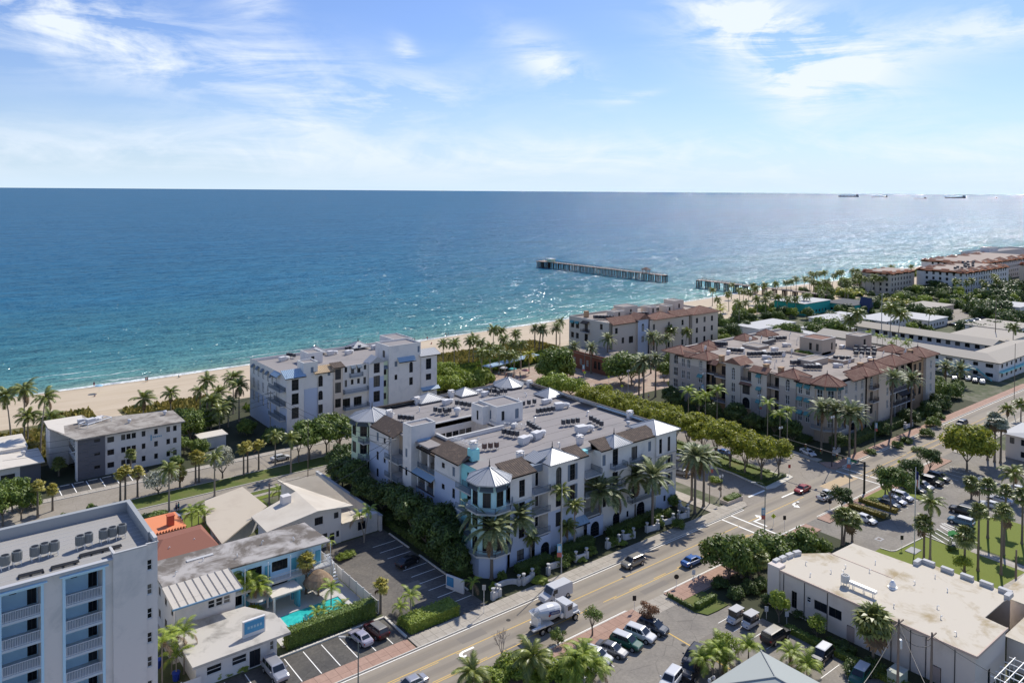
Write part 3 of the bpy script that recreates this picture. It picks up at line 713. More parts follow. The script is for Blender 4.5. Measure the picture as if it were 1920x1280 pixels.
b = MB(); b.lathe(0,0, [(.3,0),(.3,.5),(.5,.55),(.55,.9),(.45,1.1),(.15,1.2)], 12); FAN2 = b.mesh('rooftop_fan', m_duct)
b = MB(); b.tube([(0,0,0),(0,0,.7),(.15,0,.95),(.4,0,.95),(.5,0,.75)], .12,8); VENT = b.mesh('roof_vent', m_galv)
b = MB(); b.lathe(0,0, [(.05,0),(.05,.9)], 6)
i0 = 8; dish = []
for k, (r_, d_) in enumerate([(0.02,0),(.2,.04),(.38,.14)]):
    for j in range(12): t = 2*math.pi*j/12; dish.append((r_*math.cos(t),-.1-d_, 1.0+r_*math.sin(t)))
b.add(dish, [(k*12+j, k*12+(j+1)%12,(k+1)*12+(j+1)%12,(k+1)*12+j) for k in range(2) for j in range(12)]+[(k*12+j, (k+1)*12+j, (k+1)*12+(j+1)%12, k*12+(j+1)%12) for k in range(2) for j in range(12)])
DISH = b.mesh('satellite_dish', m_duct)
b = MB(); b.box(-.5,.5,-.35,.35,0,.9); b.box(-.62,.62,-.45,.45,.9,1.05); b.box(-.55,.55,-.4,.4,1.35,1.45)
for sx in (-1,1):
    for sy in (-1,1): b.box(sx*.45-.06, sx*.45+.06, sy*.3-.06, sy*.3+.06,1.05,1.35)
CHIM = b.mesh('chimney', m_white)
def fan(me, x, y, z, rz, label, group, sc=1.): return solo('rooftop_fan', me, label, 'roof fan', (x, y, z), rz, group, sc)
# ------------------------------------------------------------------ white and blue apartment block in the middle
def octo(root, cx, cy, r, z0, z1, wallm, style, levels, w=1.5, faces=8, r0=0., balc=(), slabm=None, rw=None):
    """eight-sided corner tower with windows on every visible side"""
    P = [(cx+r*math.cos(math.pi/8+2*math.pi*i/8), cy+r*math.sin(math.pi/8+2*math.pi*i/8)) for i in range(8)]
    b = MB(); b.prism(P, z0, z1); b.build('wall', wallm, root)
    ap = r*math.cos(math.pi/8); s = 2*r*math.sin(math.pi/8)
    for k in range(8):
        a = 2*math.pi*k/8; dx, dy = math.cos(a), math.sin(a)
        if dx > .3 and dy > -.3 or dy > .5: continue
        for z, h in levels:
            fr, gl, sh = win_mesh(w, h, style)
            o = part('window', fr, root, (cx+dx*(ap+.03)-root.location.x, cy+dy*(ap+.03)-root.location.y, z-root.location.z),(0,0, a+math.pi/2)); part('pane', gl, o, (0,-.04,0))
    for z in balc:
        Q = [(cx+(r+1.0)*math.cos(math.pi/8+2*math.pi*i/8), cy+(r+1.0)*math.sin(math.pi/8+2*math.pi*i/8)) for i in range(8)]
        b = MB(); b.prism(Q, z-.3, z); b.build('balcony_slab', m_base, root)
        railing(root, [Q[i % 8] for i in range(3,8)], z, 1.0, m_rail, .18)
def awn_oct(root, cx, cy, r, z, m):
    b = MB()
    for k in range(8):
        a0 = math.pi/8+2*math.pi*(k-1)/8; a1 = a0+2*math.pi/8
        if math.sin((a0+a1)/2) > .6: continue
        p = [(cx+(r+.03)*math.cos(a), cy+(r+.03)*math.sin(a), z) for a in (a0+.06, a1-.06)]; q = [(cx+(r+.55)*math.cos(a), cy+(r+.55)*math.sin(a), z-1.0) for a in (a1-.06, a0+.06)]
        b.add(p+q, [(0,3,2,1),(0,1,2,3)])
    b.build('awning', m, root)
M1 = thing('apartment_building', 'white and pale blue four storey block with silver turrets, in the middle of the view', 'building', (79,102,0))
FL = (11.5,7.8,4.1)
# core
DZ = 15.3
# flat roof deck around the open slot and the penthouse
b = MB()
for x0, x1, y0, y1 in ((81,83.5,104,152),(83.5,97,104,125),(83.5,97,134.2,152.8),(97,124.5,104,152.8),(78.5,81,124,152),(79.3,81,105,121.9)):
    b.box(x0, x1, y0, y1, DZ-.3, DZ)
b.build('roof_deck', m_deck, M1)
b = MB()
for i in range(13): b.box(97.2+(i > 99),124.4,105.6+i*3.6,105.66+i*3.6, DZ, DZ+.015)
for i in range(6): b.box(84,97,106+i*3.2,106.06+i*3.2, DZ, DZ+.015); b.box(82,97,135.8+i*2.9,135.86+i*2.9, DZ, DZ+.015)
b.build('membrane_seam', mat('dark roof seam', (.13,.12,.115),.9), M1)
# slot (light well)
facade(M1, '-y', 134.2,83.5,97,0,15.9, m_white, [(85+i*1.7,11.6,1.5,2.0, 'dark') for i in range(7)]); facade(M1, '+y', 125,83.5,97,0,15.9, m_white)
facade(M1, '-x', 97,125,134.2,0,15.9, m_white); facade(M1, '+x', 83.5,125,134.2,0,15.9, m_white)
b = MB(); b.box(83.2,97.2,134.2,134.6, DZ, 16.0); b.box(83.5,97.4,124.5,125, DZ, 16.0); b.box(83.1,83.5,124.5,128.7, DZ, 16.0); b.build('parapet', m_white, M1)
b = MB(); b.box(83.15,97.2,134.15,134.65,16.0,16.12); b.box(83.45,97.45,124.45,125.05,16.0,16.12); b.box(83.05,83.55,124.45,128.7,16.002,16.122); b.build('parapet_cap', m_base, M1)
b = MB(); b.box(83.5,97,125,134.2,.1,3.9); b.build('courtyard_deck', G_conc, M1)
# penthouse
mass(M1,97.3,104.4,127,133.5, DZ, 19.3, m_white, [(99,16.2,.8,2.0, 'dark'),(102.8,16.0,1.0,2.1, 'louv')], [(129.2,16.3,.6,1.9, 'louv')], parapet=.25)
mass(M1,95.4,97.3,129.4,133.5, DZ, 19.1, m_white, [], [(131.3,16.0,.7,2.0, 'dark')], parapet=.2)
# right and back walls
facade(M1, '+x', 125,106,153,0,15.9, m_white, [(110+i*3.4, z, 1.5,1.9, 'dark') for i in range(12) for z in FL]); facade(M1, '+y', 153,82,125,0,15.9, m_white)
b = MB(); b.box(124.6,125,108,153, DZ, 15.95); b.box(82,124.6,152.6,153, DZ, 15.95); b.build('parapet', m_white, M1)
b = MB(); b.box(124.5,125.1,109,153.1,15.95,16.05); b.box(82,124.5,152.5,153.1,15.95,16.05); b.build('parapet_cap', m_beam, M1)
# ---- front along the road, y = 102
def stack(u, w, h, style, dz=.1, fl=FL): return [(u, z+dz, w, h, style) for z in fl]
sp = (10.9, m_blue)
facade(M1, '-y', 102,81.2,86.1,0,15.9, m_white, stack(83.85,1.3,3.0, 'dark', .1,(11.5,7.6))+[(83.85,4.4,1.3,2.2, 'dark'),(83.6,.5,1.6,1.9, 'dark')], split=sp)
trim(M1, '-y', 102,81.2,86.1,10.9,.25,.09)
slope_roof(M1,(80.6,101.3,15.75),(86.7,101.3,15.75),(86.7,105.6,17.1),(80.6,105.6,17.1), m_btile)
facade(M1, '+y', 105.5,81,86.5,15.3,17.0, m_white); b = MB(); b.add([(86.5,102,15.8),(86.5,105.5,15.3),(86.5,105.5,17.0)], [(0,1,2),(0,2,1)]); b.build('gable_wall', m_white, M1)
facade(M1, '-y', 104.3,86.1,89.7,0,15.9, m_white, [(87.2, z+.05,1.7,2.5, 'door dark') for z in FL]+[(89.2, z+.1,.7,2.4, 'dark') for z in FL]); facade(M1, '+x', 86.1,102,104.3,0,15.9, m_white)
for z in FL: balcony(M1,86.15,90.1,101.4,104.3, z, 'fr' if z > 8 else 'f', m_rail)
b = MB(); b.box(86.1,89.6,103.2,104.4,14.6,15.9); b.build('shade_panel', m_louv, M1)
facade(M1, '-y', 101.7,89.7,96.5,0,15.9, m_white, [(92.2,11.4,1.35,3.7, 'arch dark'),(92.2,7.9,1.35,2.6, 'dark'),(92.2,4.3,1.35,2.6, 'dark')]+[(95.6, z, 1.35,3.0 if z > 11 else 2.7, 'dark shut') for z in (11.9,8.4)], split=(7.4, m_blue))
facade(M1, '-x', 89.7,101.7,104.3,0,15.9, m_white); facade(M1, '-y', 102,96.5,98.9,0,15.9, m_white)
facade(M1, '+x', 96.5,101.7,102,0,15.9, m_white)
trim(M1, '-y', 101.7,89.7,96.5,11.1,.12,.06)
hip(M1,93.3,104.8,3.6,3.6,15.95,1.6, m_metal, 4, finial=1.2)
slope_roof(M1,(95.6,101.35,15.8),(99.4,101.35,15.8),(99.4,104.9,16.95),(95.6,104.9,16.95), m_btile)
facade(M1, '+y', 104.8,96.5,99.3,15.3,16.85, m_white)
slope_roof(M1,(88.2,103.6,16.0),(88.2,107.3,16.0),(91.0,107.3,16.9),(91.0,103.6,16.9), m_metal)
facade(M1, '-y', 104.6,98.9,103.3,0,15.9, m_white, [(99.7, z+.05,1.2,2.6, 'door dark') for z in FL]); facade(M1, '+x', 98.9,102,104.6,0,15.9, m_white)
for z in FL: balcony(M1,98.95,103.25,101.5,104.6, z, 'fr' if z > 8 else 'f', m_rail)
b = MB(); b.box(98.95,101.3,103.5,104.6,14.5,15.8); b.build('shade_panel', m_turq, M1)
fw_ = [(104.1,12.6,.9,2.1, 'louv'),(107.2,11.9,1.5,3.7, 'arch dark'),(112.6,11.9,1.7,2.7, 'door dark'),(117.1,12.7,.9,2.0, 'louv'),
       (107.2,8.1,1.5,2.7, 'dark'),(112.6,8.1,1.7,2.5, 'dark'),(117.0,8.2,1.4,3.0, 'arch dark'),(104.3,8.3,.9,2.0, 'dark'),(104.3,4.6,.9,2.0, 'dark'),(107.2,4.5,1.5,2.4, 'dark'),(112.6,4.3,1.7,2.5, 'door dark'),(116.6,4.3,1.7,2.5, 'door dark'),
       (107.6,.2,1.9,2.6, 'arch dark'),(114.6,.2,2.4,2.9, 'arch dark'),(110.8,1.0,.6,1.2, 'dark')]
facade(M1, '-y', 102,103.3,118.7,0,15.9, m_white, fw_); facade(M1, '-x', 103.3,102,104.6,0,15.9, m_white)
balcony(M1,105.7,109.3,100.6,101.95,11.7, 'flr', m_rail); balcony(M1,111.2,114.6,100.8,101.95,11.7, 'flr', m_rail); balcony(M1,110.6,118.5,100.6,101.95,4.1, 'flr', m_rail)
balcony(M1,105.7,109.0,100.8,101.95,7.9, 'flr', m_rail)
slope_roof(M1,(102.7,101.4,15.8),(119.2,101.4,15.8),(119.2,104.9,16.95),(102.7,104.9,16.95), m_btile)
facade(M1, '+y', 104.8,103.3,119,15.3,16.85, m_white); b = MB(); b.add([(103.2,102,15.6),(103.2,104.8,15.3),(103.2,104.8,16.85)], [(0,2,1),(0,1,2)]); b.build('gable_wall', m_white, M1)
hip(M1,108.2,103.4,2.6,2.6,15.98,1.6, m_metal, 4, finial=1.2)
facade(M1, '-y', 101.6,118.7,124.9,0,15.9, m_white, [(120.0,11.7,.85,3.0, 'dark'),(122.6,11.7,.85,3.0, 'dark'),(120.1,8.3,.95,2.7, 'dark shut'),(122.7,8.1,.95,2.8, 'dark shut'),(120.1,4.8,.95,2.4, 'dark'),(122.7,4.8,.95,2.4, 'dark shut'),(121.4,1.6,.7,1.2, 'dark')], split=(4.3, m_blue))
facade(M1, '-x', 118.7,101.6,102,0,15.9, m_white); facade(M1, '+x', 124.9,101.6,106,0,15.9, m_white, [(103.6, z+.3,1.2,2.4, 'dark') for z in FL])
trim(M1, '-y', 101.6,118.7,124.9,11.2,.22,.1); trim(M1, '-y', 101.6,118.7,124.9,7.6,.2,.1); trim(M1, '-y', 101.6,118.7,124.9,4.3,.2,.1)
hip(M1,121.8,105.0,3.9,4.0,15.95,1.6, m_metal, 4)
# arcade openings at street level
facade(M1, '-y', 101.2,98.95,103.2,0,3.85, m_blue, [(101.0,.1,2.3,2.9, 'arch dark')]); facade(M1, '-y', 101.2,86.2,90.0,0,3.85, m_blue, [(88.6,.1,2.0,2.5, 'arch dark')])
slope_roof(M1,(95.2,100.4,3.7),(99.0,100.4,3.7),(99.0,101.9,4.6),(95.2,101.9,4.6), m_mblue)
# ---- corner turret
octo(M1,77.9,103.6,3.2,0,15.9, mat('pale aqua stucco', (.33,.50,.52),.85,.05,1.5), 'dark', [(11.9,2.5),(8.0,2.4),(4.3,2.4)], 1.35, balc=(11.2,4.0))
hip(M1,77.9,103.6,4.1,4.1,15.9,1.9, m_metal, 8, rot=math.pi/8, finial=1.3); awn_oct(M1,77.9,103.6,3.2,15.7, m_awn[0])
b = MB(); b.prism([(77.9+3.3*math.cos(math.pi/8+i*math.pi/4),103.6+3.3*math.sin(math.pi/8+i*math.pi/4)) for i in range(8)], 0,3.6); b.build('plinth', m_blue, M1)
# ---- left side, x = 79
facade(M1, '-x', 79,106,113.6,0,15.4, m_turq, [(111.0, z+.1,1.5,2.6, 'door dark') for z in FL]+[(108.2, z+.4,1.0,2.0, 'dark') for z in FL])
for z in FL: balcony(M1,77.4,78.98,108.6,113.2, z-.1, 'flr', m_rail)
lw = [(119.0,12.9,1.0,1.0, 'dark'),(115.5,12.4,.85,1.7, 'louv'),(119.0,8.9,1.0,1.0, 'dark'),(115.5,8.3,.85,1.8, 'dark'),(119.0,5.2,1.0,1.0, 'dark'),(115.5,4.6,.85,1.8, 'dark')]
facade(M1, '-x', 78.6,113.6,122.0,0,15.4, m_white, lw, split=(11.6, m_blue)); facade(M1, '-y', 113.6,78.6,79,0,15.4, m_white); facade(M1, '+y', 122.0,78.6,83.5,0,15.4, m_white)
trim(M1, '-x', 78.6,113.6,122.0,11.6,.25,.1)
slope_roof(M1,(77.9,113.0,15.3),(77.9,122.4,15.3),(81.9,122.4,16.7),(81.9,113.0,16.7), m_btile)
facade(M1, '+x', 81.8,113.3,122.2, DZ, 16.6, m_white)
b = MB(); b.add([(78.6,122.0,15.4),(81.8,122.0,15.3),(81.8,122.0,16.6)], [(0,1,2),(0,2,1)]); b.add([(78.6,113.5,15.4),(81.8,113.5,15.3),(81.8,113.5,16.6)], [(0,1,2),(0,2,1)]); b.build('gable_wall', m_white, M1)
b = MB(); b.box(80.6,82.2,112.4,114.0,15.5,17.6); b.build('chimney_base', m_turq, M1)
# terraces with arches and columns between the two wings
facade(M1, '-x', 78.7,122.0,134.6,0,6.6, m_blue, [(y, 1.0,2.0,5.0, 'arch hole') for y in (123.7,126.8,130.0)]+[(133.6,3.2,.6,1.6, 'dark')])
for y in (123.7,126.8,130.0): part('arch_spandrel', arch_fill(2.0, m_blue), M1,(78.7-79-.17+.0, y-102,5.0),(0,0, FR['-x']))
b = MB(); b.box(78.7,83.5,122.0,134.0,6.3,6.6); b.box(78.7,83.5,122.0,134.0,3.0,3.3); b.build('terrace_floor', G_plaza, M1)
b = MB()
for y in (122.3,125.3,128.4,131.6): b.box(78.7,79.15, y-.25, y+.25,6.6,9.7)
b.build('columns', m_white, M1)
railing(M1, [(78.85,122.5),(78.85,131.4)], 6.6,1.0, m_rail)
facade(M1, '-x', 82.6,122.0,128.8,6.6,15.4, m_tan, [(124.0,6.7,2.4,2.6, 'door dark'),(127.0,6.7,1.6,2.6, 'door dark'),(124.0,10.5,2.2,2.6, 'door dark')])
facade(M1, '-x', 82.7,122.0,134.0,.1,6.3, m_cream, [(124,3.4,1.6,2.4, 'dark'),(127.5,3.4,1.6,2.4, 'dark')])
slope_roof(M1,(77.6,121.9,9.5),(77.6,134.0,9.5),(79.4,134.0,10.4),(79.4,121.9,10.4), m_mblue)
b = MB(); b.box(78.9,83,122.05,128.75,10.0,10.3); b.build('terrace_floor', G_conc, M1)
railing(M1, [(79.0,122.3),(79.0,131.6)], 10.3,1.0, m_rail)
b = MB()
for y in (122.4,125.4,128.4): b.box(79.3,79.7, y-.2, y+.2,10.3,14.4)
b.build('columns', m_white, M1)
slope_roof(M1,(78.6,121.9,14.3),(78.6,128.7,14.3),(83.0,128.7,15.7),(83.0,121.9,15.7), m_btile)
mass(M1,77.6,83.2,128.9,132.2,0,18.4, m_white, [(79.6,12.6,.3,.7, 'dark'),(80.5,14.2,.3,.35, 'dark'),(80.5,13.5,.3,.35, 'dark')], [(130.8,11.9,.8,1.7, 'louv'),(130.8,8.2,.8,1.7, 'dark'),(130.6,4.2,.8,1.7, 'dark')], parapet=.25)
slope_roof(M1,(78.9,127.6,14.6),(82.0,127.6,14.6),(82.0,128.85,15.6),(78.9,128.85,15.6), m_mblue, .3)
# recess with balconies
facade(M1, '-x', 80.2,132.2,138,0,15.4, m_tan, [(135.6, z+.05,1.6,2.5, 'door dark') for z in FL]); facade(M1, '-y', 138,77.6,80.2,0,15.4, m_white)
for z in (10.1,6.4): balcony(M1,76.6,80.2,132.4,137.9, z, 'flr', m_rail)
facade(M1, '-x', 77.6,138,146.2,0,14.9, m_white, [(142.6,12.0,.9,1.8, 'louv'),(139.6,12.3,.9,1.1, 'dark'),(142.6,8.0,.9,1.8, 'dark'),(139.6,8.2,.9,1.1, 'dark'),(142.6,4.4,.9,1.8, 'dark')], split=(11.2, m_blue))
trim(M1, '-x', 77.6,138,146.2,11.2,.25,.1)
slope_roof(M1,(76.9,134.8,14.8),(76.9,144.6,14.8),(80.4,144.6,16.6),(80.4,134.8,16.6), m_btile)
facade(M1, '-x', 77.8,146.2,149,0,15.0, m_green, [(147.4, z+.05,1.3,2.6, 'door dark') for z in FL]); facade(M1, '-x', 77.9,149,153,0,15.0, m_green)
for z in FL[:2]: balcony(M1,76.2,77.7,146.3,148.8, z-.9, 'flr', m_rail)
octo(M1,79.6,150.6,3.6,0,15.0, m_green, 'dark', [(11.6,2.3),(7.8,2.3),(4.1,2.3)], 1.5)
hip(M1,79.9,149.4,5.0,5.0,15.4,1.8, m_metal, 8, rot=math.pi/8, finial=1.4); awn_oct(M1,79.6,150.6,3.6,14.9, m_awn[0])
b = MB(); b.box(83,124,151.2,152.9, DZ, 15.5); b.build('roof_edge', m_beam, M1)
slope_roof(M1,(82.5,153.6,15.2),(93,153.6,15.2),(93,151.4,16.4),(82.5,151.4,16.4), m_btile)
# small hipped roofs on the far edges
hip(M1,96.0,152.0,3.4,2.4,15.8,1.5, m_metal, 4); hip(M1,106.3,151.6,2.6,2.4,15.7,1.4, m_metal, 4); hip(M1,119.6,151.4,4.2,4.2,15.9,1.8, m_metal, 8, rot=math.pi/8, finial=1.)
hip(M1,122.0,138.2,2.8,2.8,15.7,1.6, m_metal, 4); slope_roof(M1,(125.4,130.5,15.3),(125.4,136,15.3),(122.6,136,16.6),(122.6,130.5,16.6), m_metal); slope_roof(M1,(125.5,124.4,15.4),(125.5,129.3,15.4),(121.8,129.3,17.0),(121.8,124.4,17.0), m_metal)
slope_roof(M1,(125.5,140,15.2),(125.5,148,15.2),(123.2,148,16.3),(123.2,140,16.3), m_btile); slope_roof(M1,(125.5,110,15.2),(125.5,123.6,15.2),(123.6,123.6,16.0),(123.6,110,16.0), m_mblue)
for x, y in ((88.4,108.2),(103.6,108.2),(124.0,113.8),(81.4,113.2),(92.6,151.3),(102.3,151.6),(123.5,147.6),(82.3,146.0)):
    c = part('chimney', CHIM, M1,(x-79, y-102, DZ+(2.0 if x == 81.4 else 0)),(0,0,0),1.2)
# ---- rooftop machinery
g = 'condensers on the white block roof'
ac_row(AC_D, line(82.9,142.6,84.6,140.2,4), DZ, 'dark condenser|behind the plain tower, white block', g, .95)
ac_row(AC_D, [(92.0,142.6),(92.4,141.4),(93.6,141.3),(94.3,140.4),(93.2,140.2)], DZ, 'dark condenser|clustered left of the small white tank', g)
ac_row(AC_D, [(98.9,144.2),(99.4,143.2),(99.8,142.2),(100.2,141.1)], DZ, 'dark condenser|right of the small white tank', g)
ac_row(AC_D, [(111.2,148.2),(111.9,147.4),(112.6,146.8),(113.4,146.2),(114.2,145.6),(112.0,145.6)], DZ, 'dark condenser|in the far cluster behind the penthouse', g)
ac_row(AC_D, line(110.8,134.6,113.9,134.3,3), DZ, 'dark condenser|right behind the white penthouse', g)
ac_row(AC_D, line(109.5,127.9,113.4,127.2,5), DZ, 'dark condenser|between the white fans right of the penthouse', g)
ac_row(AC_D, line(108.5,118.4,111.8,117.5,4), DZ, 'dark condenser|left of the largest white fan', g)
ac_row(AC_D, line(115.2,116.9,114.2,112.8,4), DZ, 'dark condenser|right of the largest white fan', g)
ac_row(AC_D, line(102.1,122.2,101.1,117.6,5), DZ, 'dark condenser|in front of the white penthouse', g)
ac_row(AC_D, [(94.7,121.2),(95.1,120.2),(95.4,119.3),(95.9,118.4)], DZ, 'dark condenser|by the end of the light well', g)
m_brn = mat('brown condenser casing', (.10,.055,.045),.6,.2,5)
AC_B = ('rooftop_condenser', AC_D[1].copy(), AC_D[2], AC_D[3]); AC_B[1].materials.clear(); AC_B[1].materials.append(m_brn)
ac_row(AC_B, line(86.2,116.3,88.5,115.5,3), DZ, 'brown condenser|behind the corner turret', g)
gf_ = 'white fans and ducts on the white block roof'
for x, y, rz, me, sc, lb in ((97.8,147.0,.2, FAN1,1.2, 'white roof fan with a bent duct, alone near the white block back edge'),(95.2,138.6,0, FAN2,1.5, 'round white roof fan like a small tank beside the light well'),
    (109.3,147.6,.3, FAN1,1.1, 'white ducted fan left of the far condenser cluster'),(109.6,150.4,.3, FAN1,.9, 'small white ducted fan at the far edge of the white block roof'),(105.4,151.0,1.5, FAN1,.9, 'white ducted fan beside the little silver hip roof at the back'),
    (116.6,133.6,.0, FAN1,1.1, 'white ducted fan, farther of the pair right of the penthouse'),(116.4,128.6,-.3, FAN1,1.4, 'big white ducted fan, nearer of the pair right of the penthouse'),(108.3,112.8,-.2, FAN1,1.6, 'largest white ducted fan between the two right hand condenser rows'),
    (98.7,115.6,.2, FAN1,1.5, 'white ducted fan right of the pair in front of the penthouse'),(94.7,114.8,.2, FAN1,1.5, 'white ducted fan left of the pair in front of the penthouse'),(120.0,110.6,0, FAN2,.8, 'small round white vent by the brown tile roof near the right corner'),(99.6,124.0,.6, FAN1,.9, 'small white fan at the foot of the penthouse')):
    fan(me, x, y, DZ, rz, lb, gf_, sc)
wv = ((105.4,124.3),(105.4,110.5),(117.0,141),(99,109),(90,146),(88,121),(118,121),(112,138),(103,140))
for i, ((x, y), o) in enumerate(zip(wv, ordinals(wv))): solo('roof_vent', VENT, f'thin grey vent pipe, {o} from the left on the white block roof', 'vent', (x, y, DZ), i, 'vent pipes on the white block roof')
def ladder_pipe(pts, z, label):
    b = MB()
    for (x0, y0),(x1, y1) in zip(pts, pts[1:]):
        d = Vector((x1-x0, y1-y0,0)); e = d.normalized(); nn = Vector((-e.y, e.x, 0))*.35
        for s in (-1,1):
            for zz in (z+.5, z+1.0): a = Vector((x0, y0, zz))+nn*s; b.tube([a, a+d], .035,4)
        for k in range(int(d.length/.9)+1): p = Vector((x0, y0, z))+e*(k*.9); b.tube([p-nn, p-nn+Vector((0,0,1.0)), p+nn+Vector((0,0,1.0)), p+nn], .03,4)
    o = b.build('pipe_bridge', m_galv); tag(o, label, 'walkway')
ladder_pipe([(84.3,124.2),(86.0,116.8)], DZ, 'low metal pipe bridge running from the light well to the brown condensers')
ladder_pipe([(97.6,126.0),(101.0,121.8)], DZ, 'low metal pipe bridge at the foot of the penthouse')
# ------------------------------------------------------------------ tall block with balconies, bottom left
B1 = thing('apartment_building', 'tall white seven storey block with light blue framed balconies, bottom left corner', 'building', (-12,98.6,0))
m_wb = mat('white painted concrete', (.49,.465,.44),.85,.09,.7,(.40,.39,.375),.3,(.52,.7)); m_bf = mat('light blue paint', (.36,.52,.62),.7,.04,2)
fz = [17.2-2.98*i for i in range(6)]
bays = [(13.9,17.7),(7.8,11.5),(1.6,5.4),(-4.6,-.8)]
facade(B1, '-y', 99,-12,18.8,0,21.2, m_wb, [((a+c)/2,0, c-a, 20.3, 'hole') for a, c in bays], reveal=.02)
facade(B1, '-y', 98.75,18.8,22.45,0,21.75, m_wb); facade(B1, '-x', 18.8,98.75,99.4,0,21.75, m_wb); facade(B1, '+x', 22.45,98.75,99.05,0,21.75, m_wb)
facade(B1, '-y', 99.05,22.45,23.75,0,21.75, m_wb, [(22.85, z+.45,.62,1.35, 'pane') for z in [18.1-2.98*i+.0 for i in range(6)]])
facade(B1, '+x', 23.75,99.05,113.8,0,22.0, m_wb, [(y, z+.6,1.6,1.4, 'pane') for y in (103,107,111) for z in fz]); facade(B1, '+y', 113.8,-12,23.75,0,22.0, m_wb)
b = MB(); b.box(18.8,22.45,98.7,99.0,21.75,21.9); b.box(18.75,19.0,99.0,101.0,21.75,21.9); b.box(22.45,23.85,99.0,99.3,21.75,21.9); b.box(23.4,23.8,99.3,101.4,21.75,22.3); b.build('parapet_cap', m_base, B1)
b = MB(); b.box(19.0,19.1,98.8,101.0,20.9,21.75); b.build('parapet', m_wb, B1)
b = MB(); b.box(-12,23.35,99.2,113.1,20.7,20.95); b.build('roof_deck', mat('ribbed grey roof felt', (.25,.238,.22),.9,.2,.8,(.24,.23,.21),.3,(.45,.65)), B1)
b = MB()
for i in range(11): b.box(-12,23.2,99.9+i*1.2,99.94+i*1.2,20.95,20.97)
b.build('roof_felt_seam', m_acl, B1)
b = MB(); b.box(23.2,23.75,101.4,113.8,20.9,22.3); b.box(-12,23.2,113.1,113.8,20.9,22.3); b.build('parapet', mat('grey parapet', (.24,.25,.25),.85,.15,2), B1)
b = MB(); b.box(-12,18.75,98.6,99.25,21.2,21.32); b.build('roof_edge', mat('light grey drip edge', (.5,.5,.5),.6), B1)
for bi, (a, c) in enumerate(bays[:3]):
    # deep balcony recess
    b = MB(); b.box(a-.02, a, 99.02,101.8,0,20.3); b.box(c, c+.02,99.02,101.8,0,20.3); b.build('recess_wall', m_wb, B1)
    wl = [((c-.55), z+.03,.95,2.2, 'door dark') for z in fz]+[((a+1.3), z+1.7,.7,.35, 'dark') for z in fz]
    facade(B1, '-y', 101.8, a, c, 0,20.3, m_bf, wl)
    b = MB()
    for s in ((a-.28, a),(c, c+.28)): b.box(s[0], s[1], 98.86,99.1,0,20.35)
    b.box(a-.28, c+.28,98.86,99.1,20.35,20.62); b.build('blue_frame', m_bf, B1)
    for z in fz:
        b = MB(); b.box(a, c, 98.9,101.8, z-.28, z+.02); b.build('balcony_slab', mat('pale blue slab edge', (.55,.62,.67),.8), B1)
        railing(B1, [(a+.05,98.98),(c-.05,98.98)], z+.02,1.15, m_railw, .155, r=.02)
b = MB()
for bi, (a, c) in enumerate(bays[:3]): b.box(a-.6, c+.6,98.5,98.86,20.7,20.82)
b.build('drip_ledge', m_bf, B1)
g = 'condensers on the tall block roof'
def tac(pts, w): ac_row(AC_T, [p for p in pts], 20.95, 'ringed grey condenser|'+w.replace('the ', ''), g, 1.15)
AC_T = ac_proto('rooftop_condenser', mat('dark grey louvred casing', (.13,.135,.13),.6,.25,6),.46,.95,.5)
R20 = [8.6,104.3,9.8,104.7,11.6,104.8,12.6,105,13.6,104.9,16.3,104.7,17.2,104.9,18.9,104.9,19.9,104.9,21,105]
R20 = [(R20[i], R20[i+1]) for i in range(0, len(R20),2)]
tac(R20[:2], 'at the left end of the tall block roof'); tac(R20[2:5], 'in the second cluster, tall block roof'); tac(R20[5:7], 'left of the right end cluster, tall block'); tac(R20[7:], 'at the right end of the tall block roof')
def pipes(x0, x1, y, z, label):
    b = MB()
    for k in range(3): b.tube([(x0, y-.25*k, z+.22),(x1, y-.25*k-.1, z+.22)], .09,6)
    for i in range(int((x1-x0)/1.2)+1): b.box(x0+i*1.2-.06, x0+i*1.2+.06, y-.75, y+.15, z, z+.14)
    o = b.build('refrigerant_pipes', m_bronze); tag(o, label, 'pipes')
pipes(9.6,12.0,100.3+1.0,20.95, 'dark pipe bundle before the left condensers on the tall block roof'); pipes(12.8,15.6,101.3,20.95, 'dark pipe bundle before the middle condensers on the tall block roof'); pipes(15.9,20.4,102.6,20.95, 'dark pipe bundle before the right condensers on the tall block roof')
# ------------------------------------------------------------------ white beach block (behind the side road)
B2 = thing('apartment_building', 'white beachfront block with blue grey awnings between the sand and the side road', 'building', (77,190,0))
f2 = (12.4,8.7,5.0)
def st(u, w, h, style, dz=.1, fl=f2): return [(u, z+dz, w, h, style) for z in fl]
mass(B2,77.02,123.2,192.5,217,0,16.2, m_white, parapet=.7)
facade(B2, '-x', 76.9,190,217,0,16.6, m_white, [(y, z+.2,1.3,2.6, 'dark awn' if z > 12 else 'dark') for y in (203,206.6,210.2,213.8) for z in f2]+[(196, z+.1,2.6,2.5, 'door dark') for z in f2]+[(200,12.6,.9,2.4, 'dark awn')], split=(8.0, m_blue))
for z in f2: balcony(B2,75.2,76.85,190.6,198.5, z, 'flr', m_rail)
slope_roof(B2,(75.6,194,15.6),(75.6,198.4,15.6),(76.9,198.4,16.5),(76.9,194,16.5), m_mblue, .4)
facade(B2, '-y', 190,76.9,81.6,0,16.0, m_white, [(79.2, z+.1,1.9,2.9, 'dark') for z in f2]); slope_roof(B2,(76.2,189.3,16.0),(82.0,189.3,16.0),(82.0,192.5,17.6),(76.2,192.5,17.6), m_mblue)
mass(B2,81.6,85.6,190.3,194.5,0,19.2, m_white, [(84.0,16.4,.8,1.5, 'louv')], parapet=.2, split=(12.3, m_blue))
